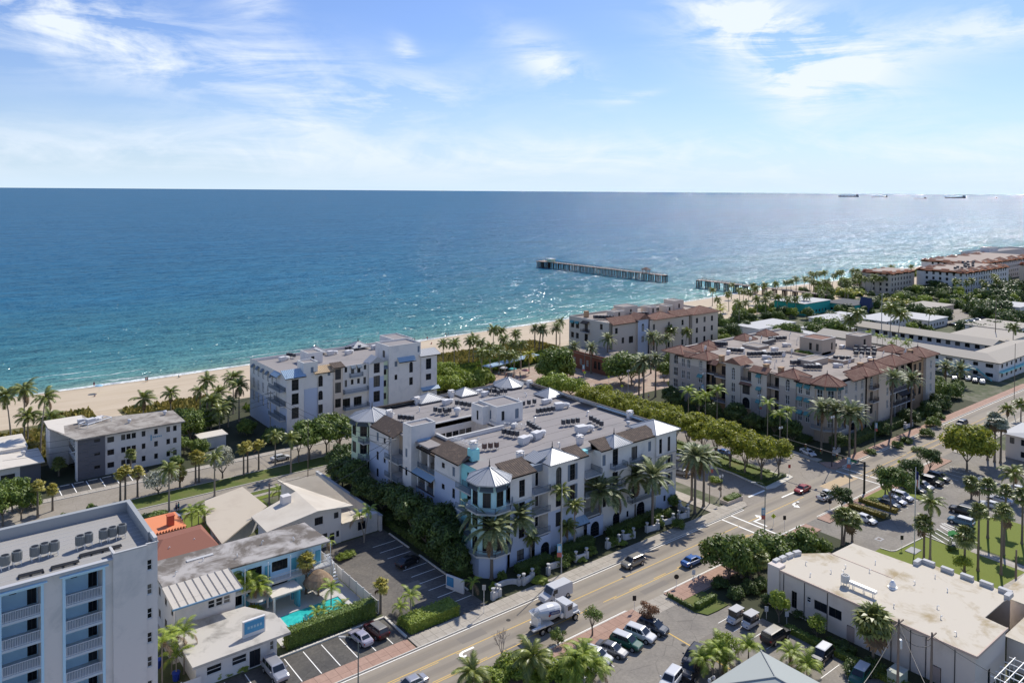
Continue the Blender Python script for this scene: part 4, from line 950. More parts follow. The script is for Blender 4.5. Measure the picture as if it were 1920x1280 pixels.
facade(B2, '-y', 190.1,85.6,90,0,16.2, m_white, [(86.3,12.4,1.25,3.0, 'arch dark'),(86.3,8.8,1.25,2.5, 'arch dark'),(86.3,5.2,1.25,2.4, 'dark'),(88.7,15.0,.8,1.0, 'louv')])
slope_roof(B2,(84.4,189.3,16.2),(90.2,189.3,16.2),(90.2,192.5,17.5),(84.4,192.5,17.5), mat('sandy roof tile', (.36,.27,.17),.9,.3,2))
facade(B2, '-y', 189.8,90,92.6,0,17.0, m_cream, [(91.2,13.6,1.7,2.9, 'dark'),(91.2,10.0,1.7,2.8, 'dark'),(91.2,6,1.7,2.4, 'dark')]); facade(B2, '-x', 90,189.8,192,14,17, m_white)
slope_roof(B2,(89.6,189.1,17.0),(93.1,189.1,17.0),(93.1,192,17.9),(89.6,192,17.9), m_btile)
facade(B2, '-y', 190.6,92.6,100.6,0,16.6, m_white, [(93.9,15.0,.8,1.4, 'dark'),(95.9,14.4,1.0,2.1, 'dark awn'),(97.8,14.4,1.0,2.1, 'dark awn'),(99.7,15.0,.8,1.3, 'dark'),(93.9,11.0,.7,1.9, 'dark'),(95.8,11.4,.8,1.4, 'dark'),(97.7,11.4,.8,1.4, 'dark'),(99.6,11.0,.8,1.9, 'dark'),(94,5.2,2.4,2.6, 'door dark'),(97.5,5.2,2.4,2.6, 'door dark')])
balcony(B2,94.9,98.8,189.7,190.55,13.6, 'flr', m_rail); balcony(B2,93,100.4,189.4,190.55,9.4, 'flr', m_rail); balcony(B2,93,100.4,189.0,190.55,5.0, 'flr', m_rail)
facade(B2, '-y', 189.9,100.6,105.2,0,16.9, m_white, [(103,13.7,1.9,3.4, 'arch dark'),(103,9.8,2.0,3.1, 'dark'),(103,5.6,2.0,3.0, 'dark')], split=(12.6, m_blue)); facade(B2, '-x', 100.6,189.9,191,5,16.9, m_white)
b = MB(); b.add([(100.3,189.3,16.6),(105.5,189.3,16.6),(102.9,189.3,18.4),(100.3,193,16.6),(105.5,193,16.6),(102.9,193,18.4)], [(0,1,2),(0,2,5,3),(1,4,5,2),(0,3,4,1)]); b.build('gable_roof', m_metal, B2)
facade(B2, '-y', 190.8,105.2,106.9,0,16.5, m_green, [(106,12.6,1.1,2.4, 'dark awn'),(106,9.2,1.0,1.8, 'dark'),(106,5.6,1.0,1.8, 'dark')])
mass(B2,106.9,117.4,190.0,198,0,20.6, m_white, [(109.2,14.6,.9,1.5, 'louv'),(114.2,12.2,1.2,3.1, 'arch dark'),(109.2,10.8,.9,1.5, 'dark'),(114.2,8.6,1.2,2.2, 'dark'),(116.7,17.8,.7,1.8, 'louv')], [(193,17.0,1.4,2.0, 'dark')], parapet=.4)
slope_roof(B2,(109.6,188.8,15.9),(115.2,188.8,15.9),(115.2,189.98,17.1),(109.6,189.98,17.1), m_mblue, .4)
mass(B2,117.4,122.8,189.6,194,0,16.6, m_white, [(119.9,12.5,1.8,3.1, 'dark'),(119.9,9.3,1.8,1.8, 'dark'),(118.6,1,1.0,2.6, 'arch dark'),(120,1,1.0,2.6, 'arch dark'),(121.4,1,1.0,2.6, 'arch dark')], parapet=.1)
slope_roof(B2,(116.8,188.9,16.65),(123.8,188.9,16.65),(123.8,192.5,18.0),(116.8,192.5,18.0), m_metal); slope_roof(B2,(117.2,188.5,6.6),(123.4,188.5,6.6),(123.4,189.6,7.4),(117.2,189.6,7.4), m_mblue)
facade(B2, '+x', 123.3,192,217,0,16.2, m_white, [(196+i*4, z, 1.5,2.4, 'dark') for i in range(5) for z in f2])
mass(B2,88.6,93,203.5,209,15.5,18.6, m_white, [(90,16.2,1,1.5, 'dark')], parapet=.2)
hip(B2,96,215,3,2.4,16.3,1.6, m_metal, 4, finial=1); hip(B2,110,215,3,2.4,16.3,1.6, m_metal, 4, finial=1); mass(B2,116.5,122.6,203,213,15.5,19.2, m_white, parapet=.2)
g = 'condensers on the beach block roof'
ac_row(AC_D, [(88.2,214.8),(88.6,213.4),(87.6,215.6)], 15.5, 'dark condenser|at the left end of the beach block roof', g)
ac_row(AC_D, [(105.3,213.4),(106.6,213.6),(108.2,214.0),(109.6,213.2),(109.4,214.8)], 15.5, 'dark condenser|on the middle of the beach block roof', g)
for i, (x, y, rz) in enumerate(((91,205,.2),(99,211.3,.1),(103.6,209,.4),(113.5,211,.1),(116.6,207,.5),(84.5,212,.3))): fan(FAN1, x, y, 15.5, rz, 'white ducted fan, '+ORD[[1,2,3,4,5,0][i]]+' from the left on the beach block roof', 'fans on the beach block roof', 1.3)
# ------------------------------------------------------------------ slate fronted motel by the beach
B3 = thing('apartment_building', 'white three storey motel with a grey slate stair wall behind the small parking bays', 'building', (29.2,191,0))
m_slate = mat('grey slate cladding', (.10,.10,.11),.85,.35,3); m_old = mat('weathered white roof', (.27,.245,.21),.9,.2,.8,(.15,.13,.11),.28,(.42,.58)); m_wroof = mat('white roof coat', (.46,.42,.36),.85,.08,.8,(.38,.34,.28),.2,(.55,.75))
facade(B3, '-y', 191,29.3,34.8,0,9.1, m_slate, [(33.2, z, 1.2,.7, 'dark') for z in (7.9,4.9,1.9)])
b = MB()
for i in range(14): b.box(29.5+(i%3)*1.1,31.4+(i%3)*1.1,190.9,190.99,.6+i*.6,.72+i*.6)
o = b.build('slate_course', mat('pale slate', (.17,.17,.18),.8), B3)
b = MB(); b.box(29.05,29.3,190.8,192.6,0,9.2); b.build('pilaster', m_wb, B3)
facade(B3, '-y', 191.3,34.8,51.2,0,9.1, m_wb, [(x, z, w, 1.25, 'dark') for z in (7.2,4.3,1.4) for x, w in ((36.0,1.4),(38.6,.9),(39.7,.9),(40.8,.9),(42.9,.8),(45.6,.8),(48.3,.8),(49.8,.8))])
facade(B3, '+x', 51.2,191.3,201,0,9.1, m_wb, [(194, z, 1.4,1.3, 'dark') for z in (7.2,4.3,1.4)]); facade(B3, '+y', 204,26,51.2,0,9.1, m_wb)
facade(B3, '-x', 32.6,192.6,204,0,9.1, m_wb, [(y, z+.1,1.0,2.1, 'door dark') for z in (6.3,3.3,.1) for y in (194.5,198,201.5)])
for z in (6.2,3.2): balcony(B3,29.4,32.6,192.6,204, z, 'l', m_railw, step=.3)
b = MB(); b.box(25.6,29.5,203.5,210,0,9.0); b.build('end_wall', m_wb, B3)
b = MB(); b.add([(29.4,193,6.2),(30.4,193,6.2),(30.4,202,3.2),(29.4,202,3.2),(29.4,193,5.9),(30.4,193,5.9),(30.4,202,2.9),(29.4,202,2.9)], [(0,1,2,3),(7,6,5,4),(0,3,7,4),(1,5,6,2)]); b.add([(29.4,193,3.2),(30.4,193,3.2),(30.4,202,.2),(29.4,202,.2)], [(0,1,2,3),(3,2,1,0)]); b.build('stair', m_white, B3)
b = MB(); b.prism([(25.2,210.5),(25.2,203.5),(28.9,190.4),(51.9,190.4),(52.0,201.5),(34,206),(33.4,210.5)], 9.12,9.4); b.build('roof', m_old, B3)
b = MB(); b.prism([(25.25,210.4),(25.25,203.5),(27.6,196.5),(28.4,203.3),(32.6,204),(33.2,210.4)], 9.405,9.43); b.build('roof_coat', m_wroof, B3)
b = MB(); b.face([(44.4,191.27,6.4),(47.0,191.27,6.4),(47.0,191.27,7.1),(44.4,191.27,7.1)])
b2 = MB()
for i in range(5): b2.box(44.9+i*.42,45.15+i*.42,191.2,191.28,6.5,6.75)
b2.box(44.4,44.65,191.2,191.28,5.9,7.2); b2.build('wall_lettering', mat('faded blue paint', (.15,.35,.5),.7), B3)
for i, (x, y, rz, me, s) in enumerate(((33.6,201.3,.3, FAN1,1.3),(35.4,202.4,.9, FAN1,1.1),(49.4,198.6,0, FAN2,.9),(31.9,203.3,0, FAN1,1.0),(41,196.7,0, FAN2,.8))): fan(me, x, y, 9.4, rz, 'grey machine unit, '+ORD[[1,2,4,0,3][i]]+' from the left on the slate fronted motel roof', 'machines on the slate motel roof', s)
b = MB()
for (x0,y0,x1,y1) in ((31,200,36.5,203.5),(36.5,203.5,38,201),(38,201,32.5,198),(32.5,198,31,200)):
    b.tube([(x0,y0,10.3),(x1,y1,10.3)], .1,5); b.tube([(x0,y0,9.4),(x0,y0,10.3)], .08,5)
tag(b.build('machine_guard_rail', m_galv), 'low grey pipe frame around the machines on the slate fronted motel roof', 'guard rail')
flat_shed = thing('shed', 'small white roofed shed in the shade between the left beach blocks', 'shed', (58,196,0)); MB().box(57,63,195,199,0,2.8).build('wall', m_wb, flat_shed); MB().box(56.6,63.4,194.6,199.4,2.8,3.0).build('roof', m_wroof, flat_shed)
B4 = thing('motel', 'low white motel with flat white roofs and a grey slate wall, left edge', 'building', (10,196,0))
facade(B4, '-y', 196,5,19.0,0,4.2, m_wb, [(16.8,1.2,2.6,1.6, 'dark'),(12,1.2,2.6,1.6, 'dark')]); facade(B4, '-y', 196.02,19.0,22.9,0,4.2, m_slate); facade(B4, '+x', 22.9,196,206,0,4.2, m_wb); facade(B4, '-y', 206.5,5,21.5,0,5.0, m_wb)
b = MB(); b.box(4,23.6,195.2,206.4,4.2,4.42); b.build('roof', m_wroof, B4); b = MB(); b.box(4,21.6,206.42,218,5.0,5.2); b.build('roof', m_wroof, B4)
fan(FAN2,20.3,202.6,4.42,0, 'dark round vent on the low white motel roof at the left edge', 'motel vents', .9)
# ------------------------------------------------------------------ pool motel (L shaped, two storeys) and its office
B5 = thing('motel', 'two storey motel with a stained flat roof and turquoise doors beside the pool', 'building', (28.6,110,0))
m_stain = mat('stained flat roof', (.29,.27,.25),.9,.2,1.0,(.11,.095,.08),.22,(.42,.58)); m_tq = mat('turquoise door paint', (.10,.38,.50),.6)
facade(B5, '-y', 116.4,37.6,53.0,0,7.1, m_bf, [(x, z+.9, w, 1.6, 'dark') for z in (3.7,.2) for x, w in ((42.0,2.2),(46.0,2.6),(39.4,1.2))]+[(51.6,.2,1.2,2.2, 'dark')])
b = MB()
for z in (3.7,.15):
    for x in (40.6,44.0,48.3,51.2,52.4): b.box(x-.42, x+.42,116.3,116.39, z, z+2.2)
b.build('turquoise_door', m_tq, B5)
balcony(B5,37.8,54.2,114.9,116.35,3.65, 'fr', m_railw, step=.22)
b = MB()
for x in (40.0,43.6,47.2,50.8,54.0): b.tube([(x, 115.0,0),(x, 115.0,7.1)], .06,6)
b.build('post', m_railw, B5)
facade(B5, '+x', 53.0,116.4,123.5,0,7.1, m_wb, [(119,4.4,1.2,1.2, 'dark')]); facade(B5, '+y', 124.4,29,53,0,7.1, m_wb); facade(B5, '-x', 29,111.5,124.4,0,7.1, m_wb, [(y, z, 1.1,1.3, 'dark') for y in (113,116.4,119.8) for z in (4.6,1.3)])
facade(B5, '-y', 111.6,29,37.4,0,7.1, m_wb, [(34.0,4.6,1.0,1.2, 'pane'),(35.1,4.6,1.0,1.2, 'pane'),(36.2,4.6,1.0,1.2, 'pane')]); facade(B5, '+x', 37.4,111.6,116.4,0,7.1, m_wb)
b = MB(); b.prism([(28.6,116.2),(37.9,116.2),(54.2,115.4),(53.6,124.6),(28.6,125.4)], 7.12,7.36); b.build('roof', m_stain, B5)
slope_roof(B5,(28.3,110.2,6.95),(38.0,110.2,6.95),(38.0,116.15,7.5),(28.3,116.15,7.5), mat('ribbed aluminium awning roof', (.37,.34,.295),.7,.15,1.2),1.05,.16,.12)
b = MB(); b.box(28.3,38.0,110.05,110.18,6.75,6.98); b.build('blue_fascia', mat('blue fascia', (.16,.30,.45),.6), B5)
b = MB()    # outside stair at the far end
for i in range(10): b.box(54.6,55.7,118.6-i*.38,118.95-i*.38,3.4-i*.36,3.5-i*.36)
b.box(54.55,54.62,115.2,118.9,0,3.5); b.build('stair', m_railw, B5)
railing(B5, [(54.7,115.2),(54.7,119)], 2.2,1.6, m_railw, .4)
b = MB(); b.box(33.5,37.5,122,122.6,7.36,7.5); b.build('roof_patch', m_base, B5)
for i in range(5): solo('roof_vent', VENT, ORD[i]+' thin vent pipe from the left on the stained pool motel roof', 'vent', (31+i*4.6,119+(i%2)*2,7.36), i*2, 'vents on the pool motel roof', .6)
B6 = thing('motel_office', 'low white motel office with a jutting flat roof and a raised blue sign', 'building', (28.4,100.6,0))
facade(B6, '-y', 101.6,29,38.4,0,3.5, m_wb, [(31.3,1.2,2.0,1.2, 'pane'),(34.6,1.2,2.0,1.2, 'pane'),(36.7,.1,1.5,2.3, 'door dark')]); facade(B6, '-y', 102.0,38.4,39.9,0,3.5, m_wb, [(39.2,1.2,.6,1.3, 'pane')])
facade(B6, '-x', 29,101.6,110,0,3.5, m_wb); facade(B6, '+x', 39.9,102.0,109.5,0,3.5, m_wb, [(106,0.1,3.2,2.4, 'door dark')]); facade(B6, '+y', 109.8,29,39.9,0,3.5, m_wb)
b = MB(); b.prism([(28.2,100.3),(41.2,100.3),(41.2,106.2),(38.4,110.6),(28.2,111.3)], 3.52,3.86); b.build('roof', mat('dusty flat roof', (.35,.325,.285),.9,.15,1.0,(.2,.185,.16),.25,(.5,.68)), B6)
b = MB(); b.box(35.4,38.5,102.6,103.0,3.86,6.1); b.build('sign_board', m_wb, B6)
b = MB(); b.box(35.6,38.3,102.5,102.6,4.4,5.95); b.build('sign_panel', mat('blue sign panel', (.03,.18,.32),.4,.1,3), B6)
b = MB()
for i in range(5): b.box(36.0+i*.42,36.28+i*.42,102.46,102.5,5.0,5.35)
b.build('sign_lettering', mat('pale blue letters', (.3,.5,.6),.5), B6)
# cabana, pool and deck
b = MB()
POOL = (43.9,53.5,107.6,111.2)
sheet('pool_deck', [(41.3,56.1,111.2,117.5),(41.3,43.9,103.4,111.2),(53.5,56.1,103.4,111.2),(43.9,53.5,105.4,107.6)], .05, mat('pool deck concrete', (.40,.38,.35),.9,.15,.8)); sheet('hotel_yard', [(28,43,109,124)], .03, G_conc)
tp = thing('swimming_pool', 'turquoise rectangular swimming pool behind the hedge at the motel', 'pool', (43.9,107.6,0))
b = MB(); x0, x1, y0, y1 = POOL
b.box(x0-.35, x1+.35, y0-.35, y0,.0,.16); b.box(x0-.35, x1+.35, y1, y1+.35,.0,.16); b.box(x0-.35, x0, y0, y1,.0,.16); b.box(x1, x1+.35, y0, y1,.0,.16); b.build('coping', m_base, tp)
b = MB(); b.face([(x0,y0,.06),(x1,y0,.06),(x1,y1,.06),(x0,y1,.06)]); mp = mat('pool water', (.02,.30,.29),.12,.25,.9,(.04,.42,.38),.8,(.4,.6), spec=.5); b.build('water', mp, tp)
b = MB(); b.tube([(46.3,107.3,.1),(46.3,107.3,.8),(46.3,107.9,.8),(46.3,108.2,.1)], .03,5); b.tube([(46.8,107.3,.1),(46.8,107.3,.8),(46.8,107.9,.8),(46.8,108.2,.1)], .03,5); b.build('ladder', m_galv, tp)
tcab = thing('cabana', 'small white flat roofed cabana with blue posts beside the pool', 'cabana', (43.3,112,0))
b = MB(); b.box(43.1,47.9,112.0,115.3,2.75,2.95); b.build('roof', m_wroof, tcab)
for x, y in ((43.5,112.3),(47.5,112.3),(43.5,115),(47.5,115)): b = MB(); b.box(x-.15, x+.15, y-.15, y+.15,0,2.75); b.build('post', m_tq if x > 45 else m_wb, tcab)
b = MB(); b.box(47.2,47.6,112.5,113.6,.05,2.7); b.build('blue_panel', m_tq, tcab)
# the white fence
tf = thing('fence', 'long white panel fence between the pool motel and the gravelly parking lot', 'fence', (56.25,103,0))
FP = MB(); FP.box(-.04,.04,0,2.3,.1,1.95); fpm = FP.mesh('fence_panel', m_wb); PPm = MB().box(-.08,.08,-.08,.08,0,2.1).mesh('post', m_base)
for i in range(9): part('fence_panel', fpm, tf, (0,.1+i*2.4,0)); part('post', PPm, tf, (0, i*2.4,0))
tfa = thing('fence', 'short white wooden fence in front of the palms beside the tall block', 'fence', (24.6,101,0), math.pi/2)
for i in range(2): part('fence_panel', fpm, tfa, (0,-2.4-i*2.4,0)); part('post', PPm, tfa, (0,-i*2.4,0))
# tiki hut
ttk = thing('tiki_hut', 'round thatched tiki hut between the pool and the motel wing', 'hut', (51.2,113.4,0))
b = MB(); m_thatch = mat('dry thatch', (.20,.14,.09),.95,.4,4,(.32,.24,.16),1.5,(.5,.7))
b.lathe(51.2,113.4, [(2.4,2.2),(2.3,2.5),(1.7,3.2),(.9,3.9),(.15,4.3)], 18)
for i in range(160):
    a = rnd.uniform(0,6.283); r = rnd.uniform(.3,2.4); z = 4.35-(r/2.4)**1.2*2.1; c_, s_ = math.cos(a), math.sin(a); w = .09
    b.add([(51.2+c_*r-s_*w, 113.4+s_*r+c_*w, z+.05),(51.2+c_*r+s_*w, 113.4+s_*r-c_*w, z+.05),(51.2+c_*(r+.55),113.4+s_*(r+.55), z-.42)], [(0,1,2),(2,1,0)])
b.build('thatch_roof', m_thatch, ttk); b = MB(); b.tube([(51.2,113.4,0),(51.2,113.4,3.6)], .15,8); b.build('post', m_thatch, ttk)
# houses between the motel and the side road
B7 = thing('house', 'low house with a brown shingle roof between the tall block and the beige roof', 'building', (31,132.5,0)); m_sh = mat('brown shingle roof', (.19,.085,.06),.9,.25,2.5)
facade(B7, '-y', 132.9,31,41.2,0,3.7, m_wb, [(33,1.9,1.1,.9, 'dark'),(36.6,1.9,1.0,.9, 'dark'),(38.6,1.9,1.0,.9, 'dark'),(40.4,1.9,.8,.9, 'dark')]); facade(B7, '+x', 41.2,132.9,142,0,3.7, m_wb)
b = MB(); b.add([(30.4,132.2,3.6),(41.8,132.2,3.6),(41.8,143.4,3.6),(30.4,143.4,3.6),(34,138,5.0),(40.3,138.4,5.0)], [(0,1,5,4),(1,2,5),(2,3,4,5),(3,0,4),(0,3,2,1)]); b.build('roof', m_sh, B7)
for i, x in enumerate((34.2,38.4)): solo('roof_vent', VENT, ('left', 'right')[i]+' small white vent on the brown shingle roof', 'vent', (x, 135.4+i*.6,4.1),0, 'vents on the brown shingle roof', .5)
B8 = thing('house', 'bright orange tiled house roof with a red chimney beside the tall block', 'building', (34,145,0)); m_or = mat('orange roof tile', (.52,.19,.09),.8,.15,2)
facade(B8, '-y', 145.6,34,39.5,0,3.0, m_cream); b = MB(); b.box(33.6,39.8,145.2,153,3.0,3.25); b.build('roof', m_or, B8); b = MB(); b.box(37.0,38.1,146.8,147.9,3.25,5.0); b.box(36.9,38.2,146.7,148.0,5.0,5.15); b.build('chimney', mat('red brick chimney', (.36,.09,.05),.9,.2,6), B8)
facade(B8, '+x', 39.5,145.6,153,0,3.0, m_cream)
b = MB()
for i in range(12): b.tube([(33.9+i*.5,145.25,3.3),(33.9+i*.5,144.6,3.15)], .13,6)
b.build('edge_tile', m_or, B8)
B9 = thing('house', 'long low house under a plain beige flat roof beside the lawn', 'building', (42,132.6,0)); m_beige = mat('beige flat roof', (.37,.32,.25),.9,.08,.6,(.32,.27,.21),.12,(.5,.7))
b = MB(); b.prism([(42.1,132.5),(54.0,132.5+10.6),(53.6,155.6),(45.3,153.0),(42.5,142.4)], 3.7,3.95); b.build('roof', m_beige, B9)
b = MB(); b.prism([(43,135),(52.9,144),(52.7,154.6),(46,152.4),(43.4,142.4)], 0,3.69); b.build('wall', m_wb, B9)
B10 = thing('house', 'white two storey house with a low gabled cream roof beside the gravelly lot', 'building', (48,127,0))
g0, g1, gp = (47.9,127.3,6.3),(64.3,127.6,6.5),(57.2,127.4,7.6)
facade(B10, '-y', 128.4,49,62.4,0,6.5, m_wb, [(52.2,4.5,1.2,1.1, 'dark'),(54.6,4.5,1.2,1.2, 'dark'),(58.0,4.4,1.6,1.4, 'dark'),(61.4,4.7,.9,1.1, 'dark'),(58.8,.9,1.7,1.6, 'dark'),(60.6,.1,.9,2.1, 'door dark'),(61.7,1.2,.6,1.1, 'dark')])
b = MB(); b.add([(49,128.38,6.45),(62.4,128.38,6.45),(57.2,128.38,7.45)], [(0,1,2)]); b.build('gable_wall', m_wb, B10)
facade(B10, '+x', 62.4,128.4,145,0,6.5, m_wb); facade(B10, '-x', 49,128.4,134,0,6.3, m_wb)
facade(B10, '-y', 137.6,57.8,60,0,6.3, m_wb); facade(B10, '-x', 58.6,138,147.5,0,6.4, m_wb, [(145.4,.6,1.4,2.4, 'dark')]); b = MB(); b.box(49,58.6,134,134.1,0,6.4); b.box(58.7,62.3,147.4,147.5,0,6.4); b.build('wall', m_wb, B10)
m_crm = mat('cream roof coat', (.44,.395,.325),.85,.07,.6,(.38,.335,.27),.1,(.5,.7))
b = MB()
b.add([(47.9,127.0,6.35),(57.2,127.0,7.6),(57.6,138.0,7.6),(48.0,134.8,6.35)], [(0,1,2,3),(3,2,1,0)]); b.add([(57.2,127.0,7.6),(64.4,127.6,6.6),(65.4,145.4,6.6),(57.9,148.2,6.7),(57.6,138.0,7.6)], [(0,1,2,3,4),(4,3,2,1,0)])
b.add([(47.9,127.0,6.35),(57.2,127.0,7.6),(64.4,127.6,6.6),(64.4,127.6,6.35),(57.2,127.0,7.35),(47.9,127.0,6.1)], [(5,4,1,0),(4,3,2,1)]); b.add([(48,134.8,6.1),(47.9,127,6.1),(47.9,127,6.35),(48,134.8,6.35),(57.6,138,7.3),(57.9,148.2,6.45),(57.9,148.2,6.7),(57.6,138,7.6)], [(0,1,2,3),(4,0,3,7),(5,4,7,6)])
b.build('roof', m_crm, B10)
b = MB(); b.box(53.6,55.2,134.2,135.6,6.9,8.6); b.build('chimney', m_wb, B10)
b = MB(); b.box(62.5,70.0,128.6,132.0,0,3.4); b.build('wing_wall', m_wb, B10); b = MB(); b.box(62.4,67.4,127.9,132.2,3.42,3.6); b.build('wing_roof', m_crm, B10)
put_window(B10, '-y', 128.3-.0,66.6,1.2,1.5,1.5, 'dark', m_wb)
tw_ = thing('wall', 'long white boundary wall shaded by the trees left of the middle block', 'wall', (70.4,128,0)); b = MB(); b.box(70.2,70.7,128,157,0,2.9); b.build('wall_body', m_wb, tw_); b = MB(); b.box(70.1,70.8,127.9,157.1,2.9,3.02); b.build('cap', m_base, tw_)
sheet('side_yard_paving', [(65.6,70.2,132.4,157)], .02, G_conc)
# ------------------------------------------------------------------ cream civic building, bottom right
B11 = thing('civic_building', 'long cream flat roofed hall with pale parapet blocks, bottom right', 'building', (107,38,0))
m_cw = mat('cream painted wall', (.50,.44,.385),.85,.08,1.0,(.42,.36,.31),.25,(.55,.75)); m_croof = mat('cream membrane roof', (.42,.375,.30),.85,.08,.7,(.27,.21,.12),.16,(.53,.68))
facade(B11, '-x', 106.8,38.2,66.2,0,5.9, m_cw, [(63.6,1.0,.9,2.6, 'dark'),(61.2,2.9,.7,.9, 'pane'),(59.3,2.4,2.0,1.4, 'dark'),(57.0,2.4,2.0,1.4, 'dark'),(54.6,.1,1.1,2.2, 'hole'),(42.9,.1,1.3,2.2, 'hole')])
facade(B11, '-y', 38.2,106.8,117,0,5.9, m_cw, [(111.5,.2,.9,2.2, 'dark')]); facade(B11, '+y', 67.6,108,113,0,5.9, m_cw); facade(B11, '+x', 125.4,53.8,63.8,0,5.7, m_cw); facade(B11, '+x', 127.2,41,53.8,0,5.9, m_cw); facade(B11, '+y', 64,113,125.4,0,5.7, m_cw)
for y in (65.4,61.9,58.2,51.8,48.8,46.2,44.2,40.6): MB().box(106.72,106.79, y-.05, y+.05,0,5.85).build('wall_joint', m_beam, B11)
for y in (54.6,42.9): MB().box(106.7,106.9, y-.55, y+.55,.1,2.2).build('service_door', mat('pinkish door', (.42,.33,.29),.7), B11)
b = MB(); b.prism([(106.6,66.0),(106.6,38.0),(117.0,38.0),(117.4,40.9),(124.2,40.9),(127.4,40.6),(127.4,53.9),(118.0,53.9),(118.0,64.3),(113.0,67.8),(107.6,67.8)], 5.9,6.05); b.build('roof', m_croof, B11)
b = MB(); b.prism([(118.02,53.92),(125.6,53.92),(125.2,63.9),(118.02,64.2)], 5.6,5.75); b.build('lower_roof', m_croof, B11)
b = MB(); b.box(106.45,106.62,37.9,66.0,5.8,6.12); b.box(106.62,117,37.85,38.0,5.8,6.12); b.box(118.0,118.15,54,64.3,5.75,6.1); b.build('roof_edge', mat('rusty roof edge', (.40,.31,.25),.8,.2,2), B11)
b = MB(); b.box(106.4,108.2,66.0,68.0,0,6.4); b.build('corner_pier', m_cw, B11)
cap = MB().box(-.35,.35,-1.15,1.15,0,.62).mesh('parapet_block', m_base); bv = None
for i, (x, y, rz) in enumerate(((127.0,52.4,0),(126.9,49.6,0),(127.0,46.8,0),(127.0,44.1,0),(127.0,41.6,0),(125.9,53.6, math.pi/2),(125.9,40.8, math.pi/2),(108.2,67.6,1.57),(109.8,67.5,1.57),(111.6,67.4,1.5),(113.3,67.1,1.3))): part('parapet_block', cap, B11,(x-107, y-38,6.05),(0,0, rz),(1,.75 if i < 7 else .55,1))
ac(('rooftop_condenser', AC_L[1], AC_L[2], AC_L[3]),110.2,57.3,6.05, 'pale round exhaust fan on a leg frame on the cream hall roof', 'cream hall roof', 1.2)
b = MB(); b.box(109.9,110.5,52.6,56.6,6.7,7.1); 
for y in (53,54.4,56): b.box(109.95,110.05, y, y+.08,6.05,6.7); b.box(110.4,110.48, y, y+.08,6.05,6.7)
tag(b.build('roof_duct', m_galv), 'long grey duct on legs in the middle of the cream hall roof', 'duct')
b = MB(); b.lathe(115.2,52.6, [(.45,6.05),(.5,6.5),(.35,6.9),(.1,7.2)], 12); b.lathe(115.2,52.6, [(.7,6.051),(.65,6.2)], 12); tag(b.build('roof_ventilator', m_galv), 'grey cone shaped ventilator standing alone on the cream hall roof', 'ventilator')
cv = ((108.5,62),(112,60.5),(113.5,59.3),(115.5,60),(110,50),(114.5,46),(112,44.5),(120.5,47),(109.5,41.5),(119,51),(123.5,50),(111.5,64.5),(117,57),(121,58))
for i, ((x, y), o) in enumerate(zip(cv, ordinals(cv))): solo('roof_vent', VENT, f'thin grey vent pipe, {o} from the left on the cream hall roof', 'vent', (x, y, 6.0 if x < 118 or y < 54 else 5.75), i, 'vent pipes on the cream hall roof', .55)
B12 = thing('annex_building', 'low annex with a pale roof joining the cream hall at the right edge', 'building', (118,30,0))
mass(B12,118.2,138,33,38.4,0,4.2, m_cw, parapet=0, roofm=m_croof); b = MB(); b.box(117.9,138,32.8,38.6,4.2,4.35); b.box(128.4,140,38.7,42.8,4.6,4.8); b.build('roof', m_croof, B12); b = MB(); b.box(128.8,139.6,38.7,42.4,0,4.6); b.build('wall', m_cw, B12)
# yard structure
b = MB()
for i in range(5):
    for j in range(2): b.tube([(109+i*1.6,33.2+j*3.4,0),(109+i*1.6,33.2+j*3.4,3.0)], .06,5)
    b.tube([(109+i*1.6,32.6,3.0),(109+i*1.6,37.2,3.0)], .07,5)
for j in range(4): b.tube([(108.6,33.2+j*1.13,3.08),(115.8,33.2+j*1.13,3.08)], .06,5)
tag(b.build('pipe_pergola', m_galv), 'open grey metal frame in the yard at the bottom right corner', 'frame')
# grey hipped roof at the bottom
B13 = thing('house', 'building with a plain grey hipped roof at the bottom edge', 'building', (82,48,0)); m_gr = mat('grey shingle roof', (.26,.275,.255),.9,.12,1.5)
b = MB(); b.add([(76,57.2,4.4),(88.2,57.2,4.4),(88.2,36,4.4),(76,36,4.4),(82.1,51.2,6.3),(82.1,42,6.3)], [(1,0,4),(2,1,4,5),(3,2,5),(0,3,5,4),(0,1,2,3)]); b.build('roof', m_gr, B13)
b = MB(); b.box(77,87.4,37,56.4,0,4.35); b.build('wall', m_cw, B13)
b = MB(); b.tube([(82.1,51.2,6.36),(88.2,57.2,4.46)], .1,4); b.tube([(82.1,51.2,6.36),(76,57.2,4.46)], .1,4); b.tube([(82.1,51.2,6.36),(82.1,42,6.36)], .1,4); b.build('hip_ridge', mat('pale ridge', (.36,.37,.35),.8), B13)
# white house at the right edge
B14 = thing('house', 'two storey cream house with a bright white roof at the right edge', 'building', (212,60,0))
facade(B14, '-x', 213,58,70.4,0,5.9, m_cw, [(69.0,3.7,1.0,1.5, 'dark'),(66.6,3.7,1.0,1.5, 'dark'),(63,3.7,1.2,1.5, 'dark'),(66.6,.8,1,1.4, 'dark')]); facade(B14, '-y', 58,213,226,0,5.9, m_cw); facade(B14, '+y', 70.4,213,226,0,5.9, m_cw)
b = MB(); b.add([(212.3,57.4,5.9),(226.6,57.4,5.9),(226.6,71.2,5.9),(212.3,71.2,5.9),(216,64.2,7.0),(223,64.2,7.0)], [(0,1,5,4),(1,2,5),(2,3,4,5),(3,0,4),(0,3,2,1)]); b.build('roof', mat('bright white roof', (.54,.53,.51),.8), B14)
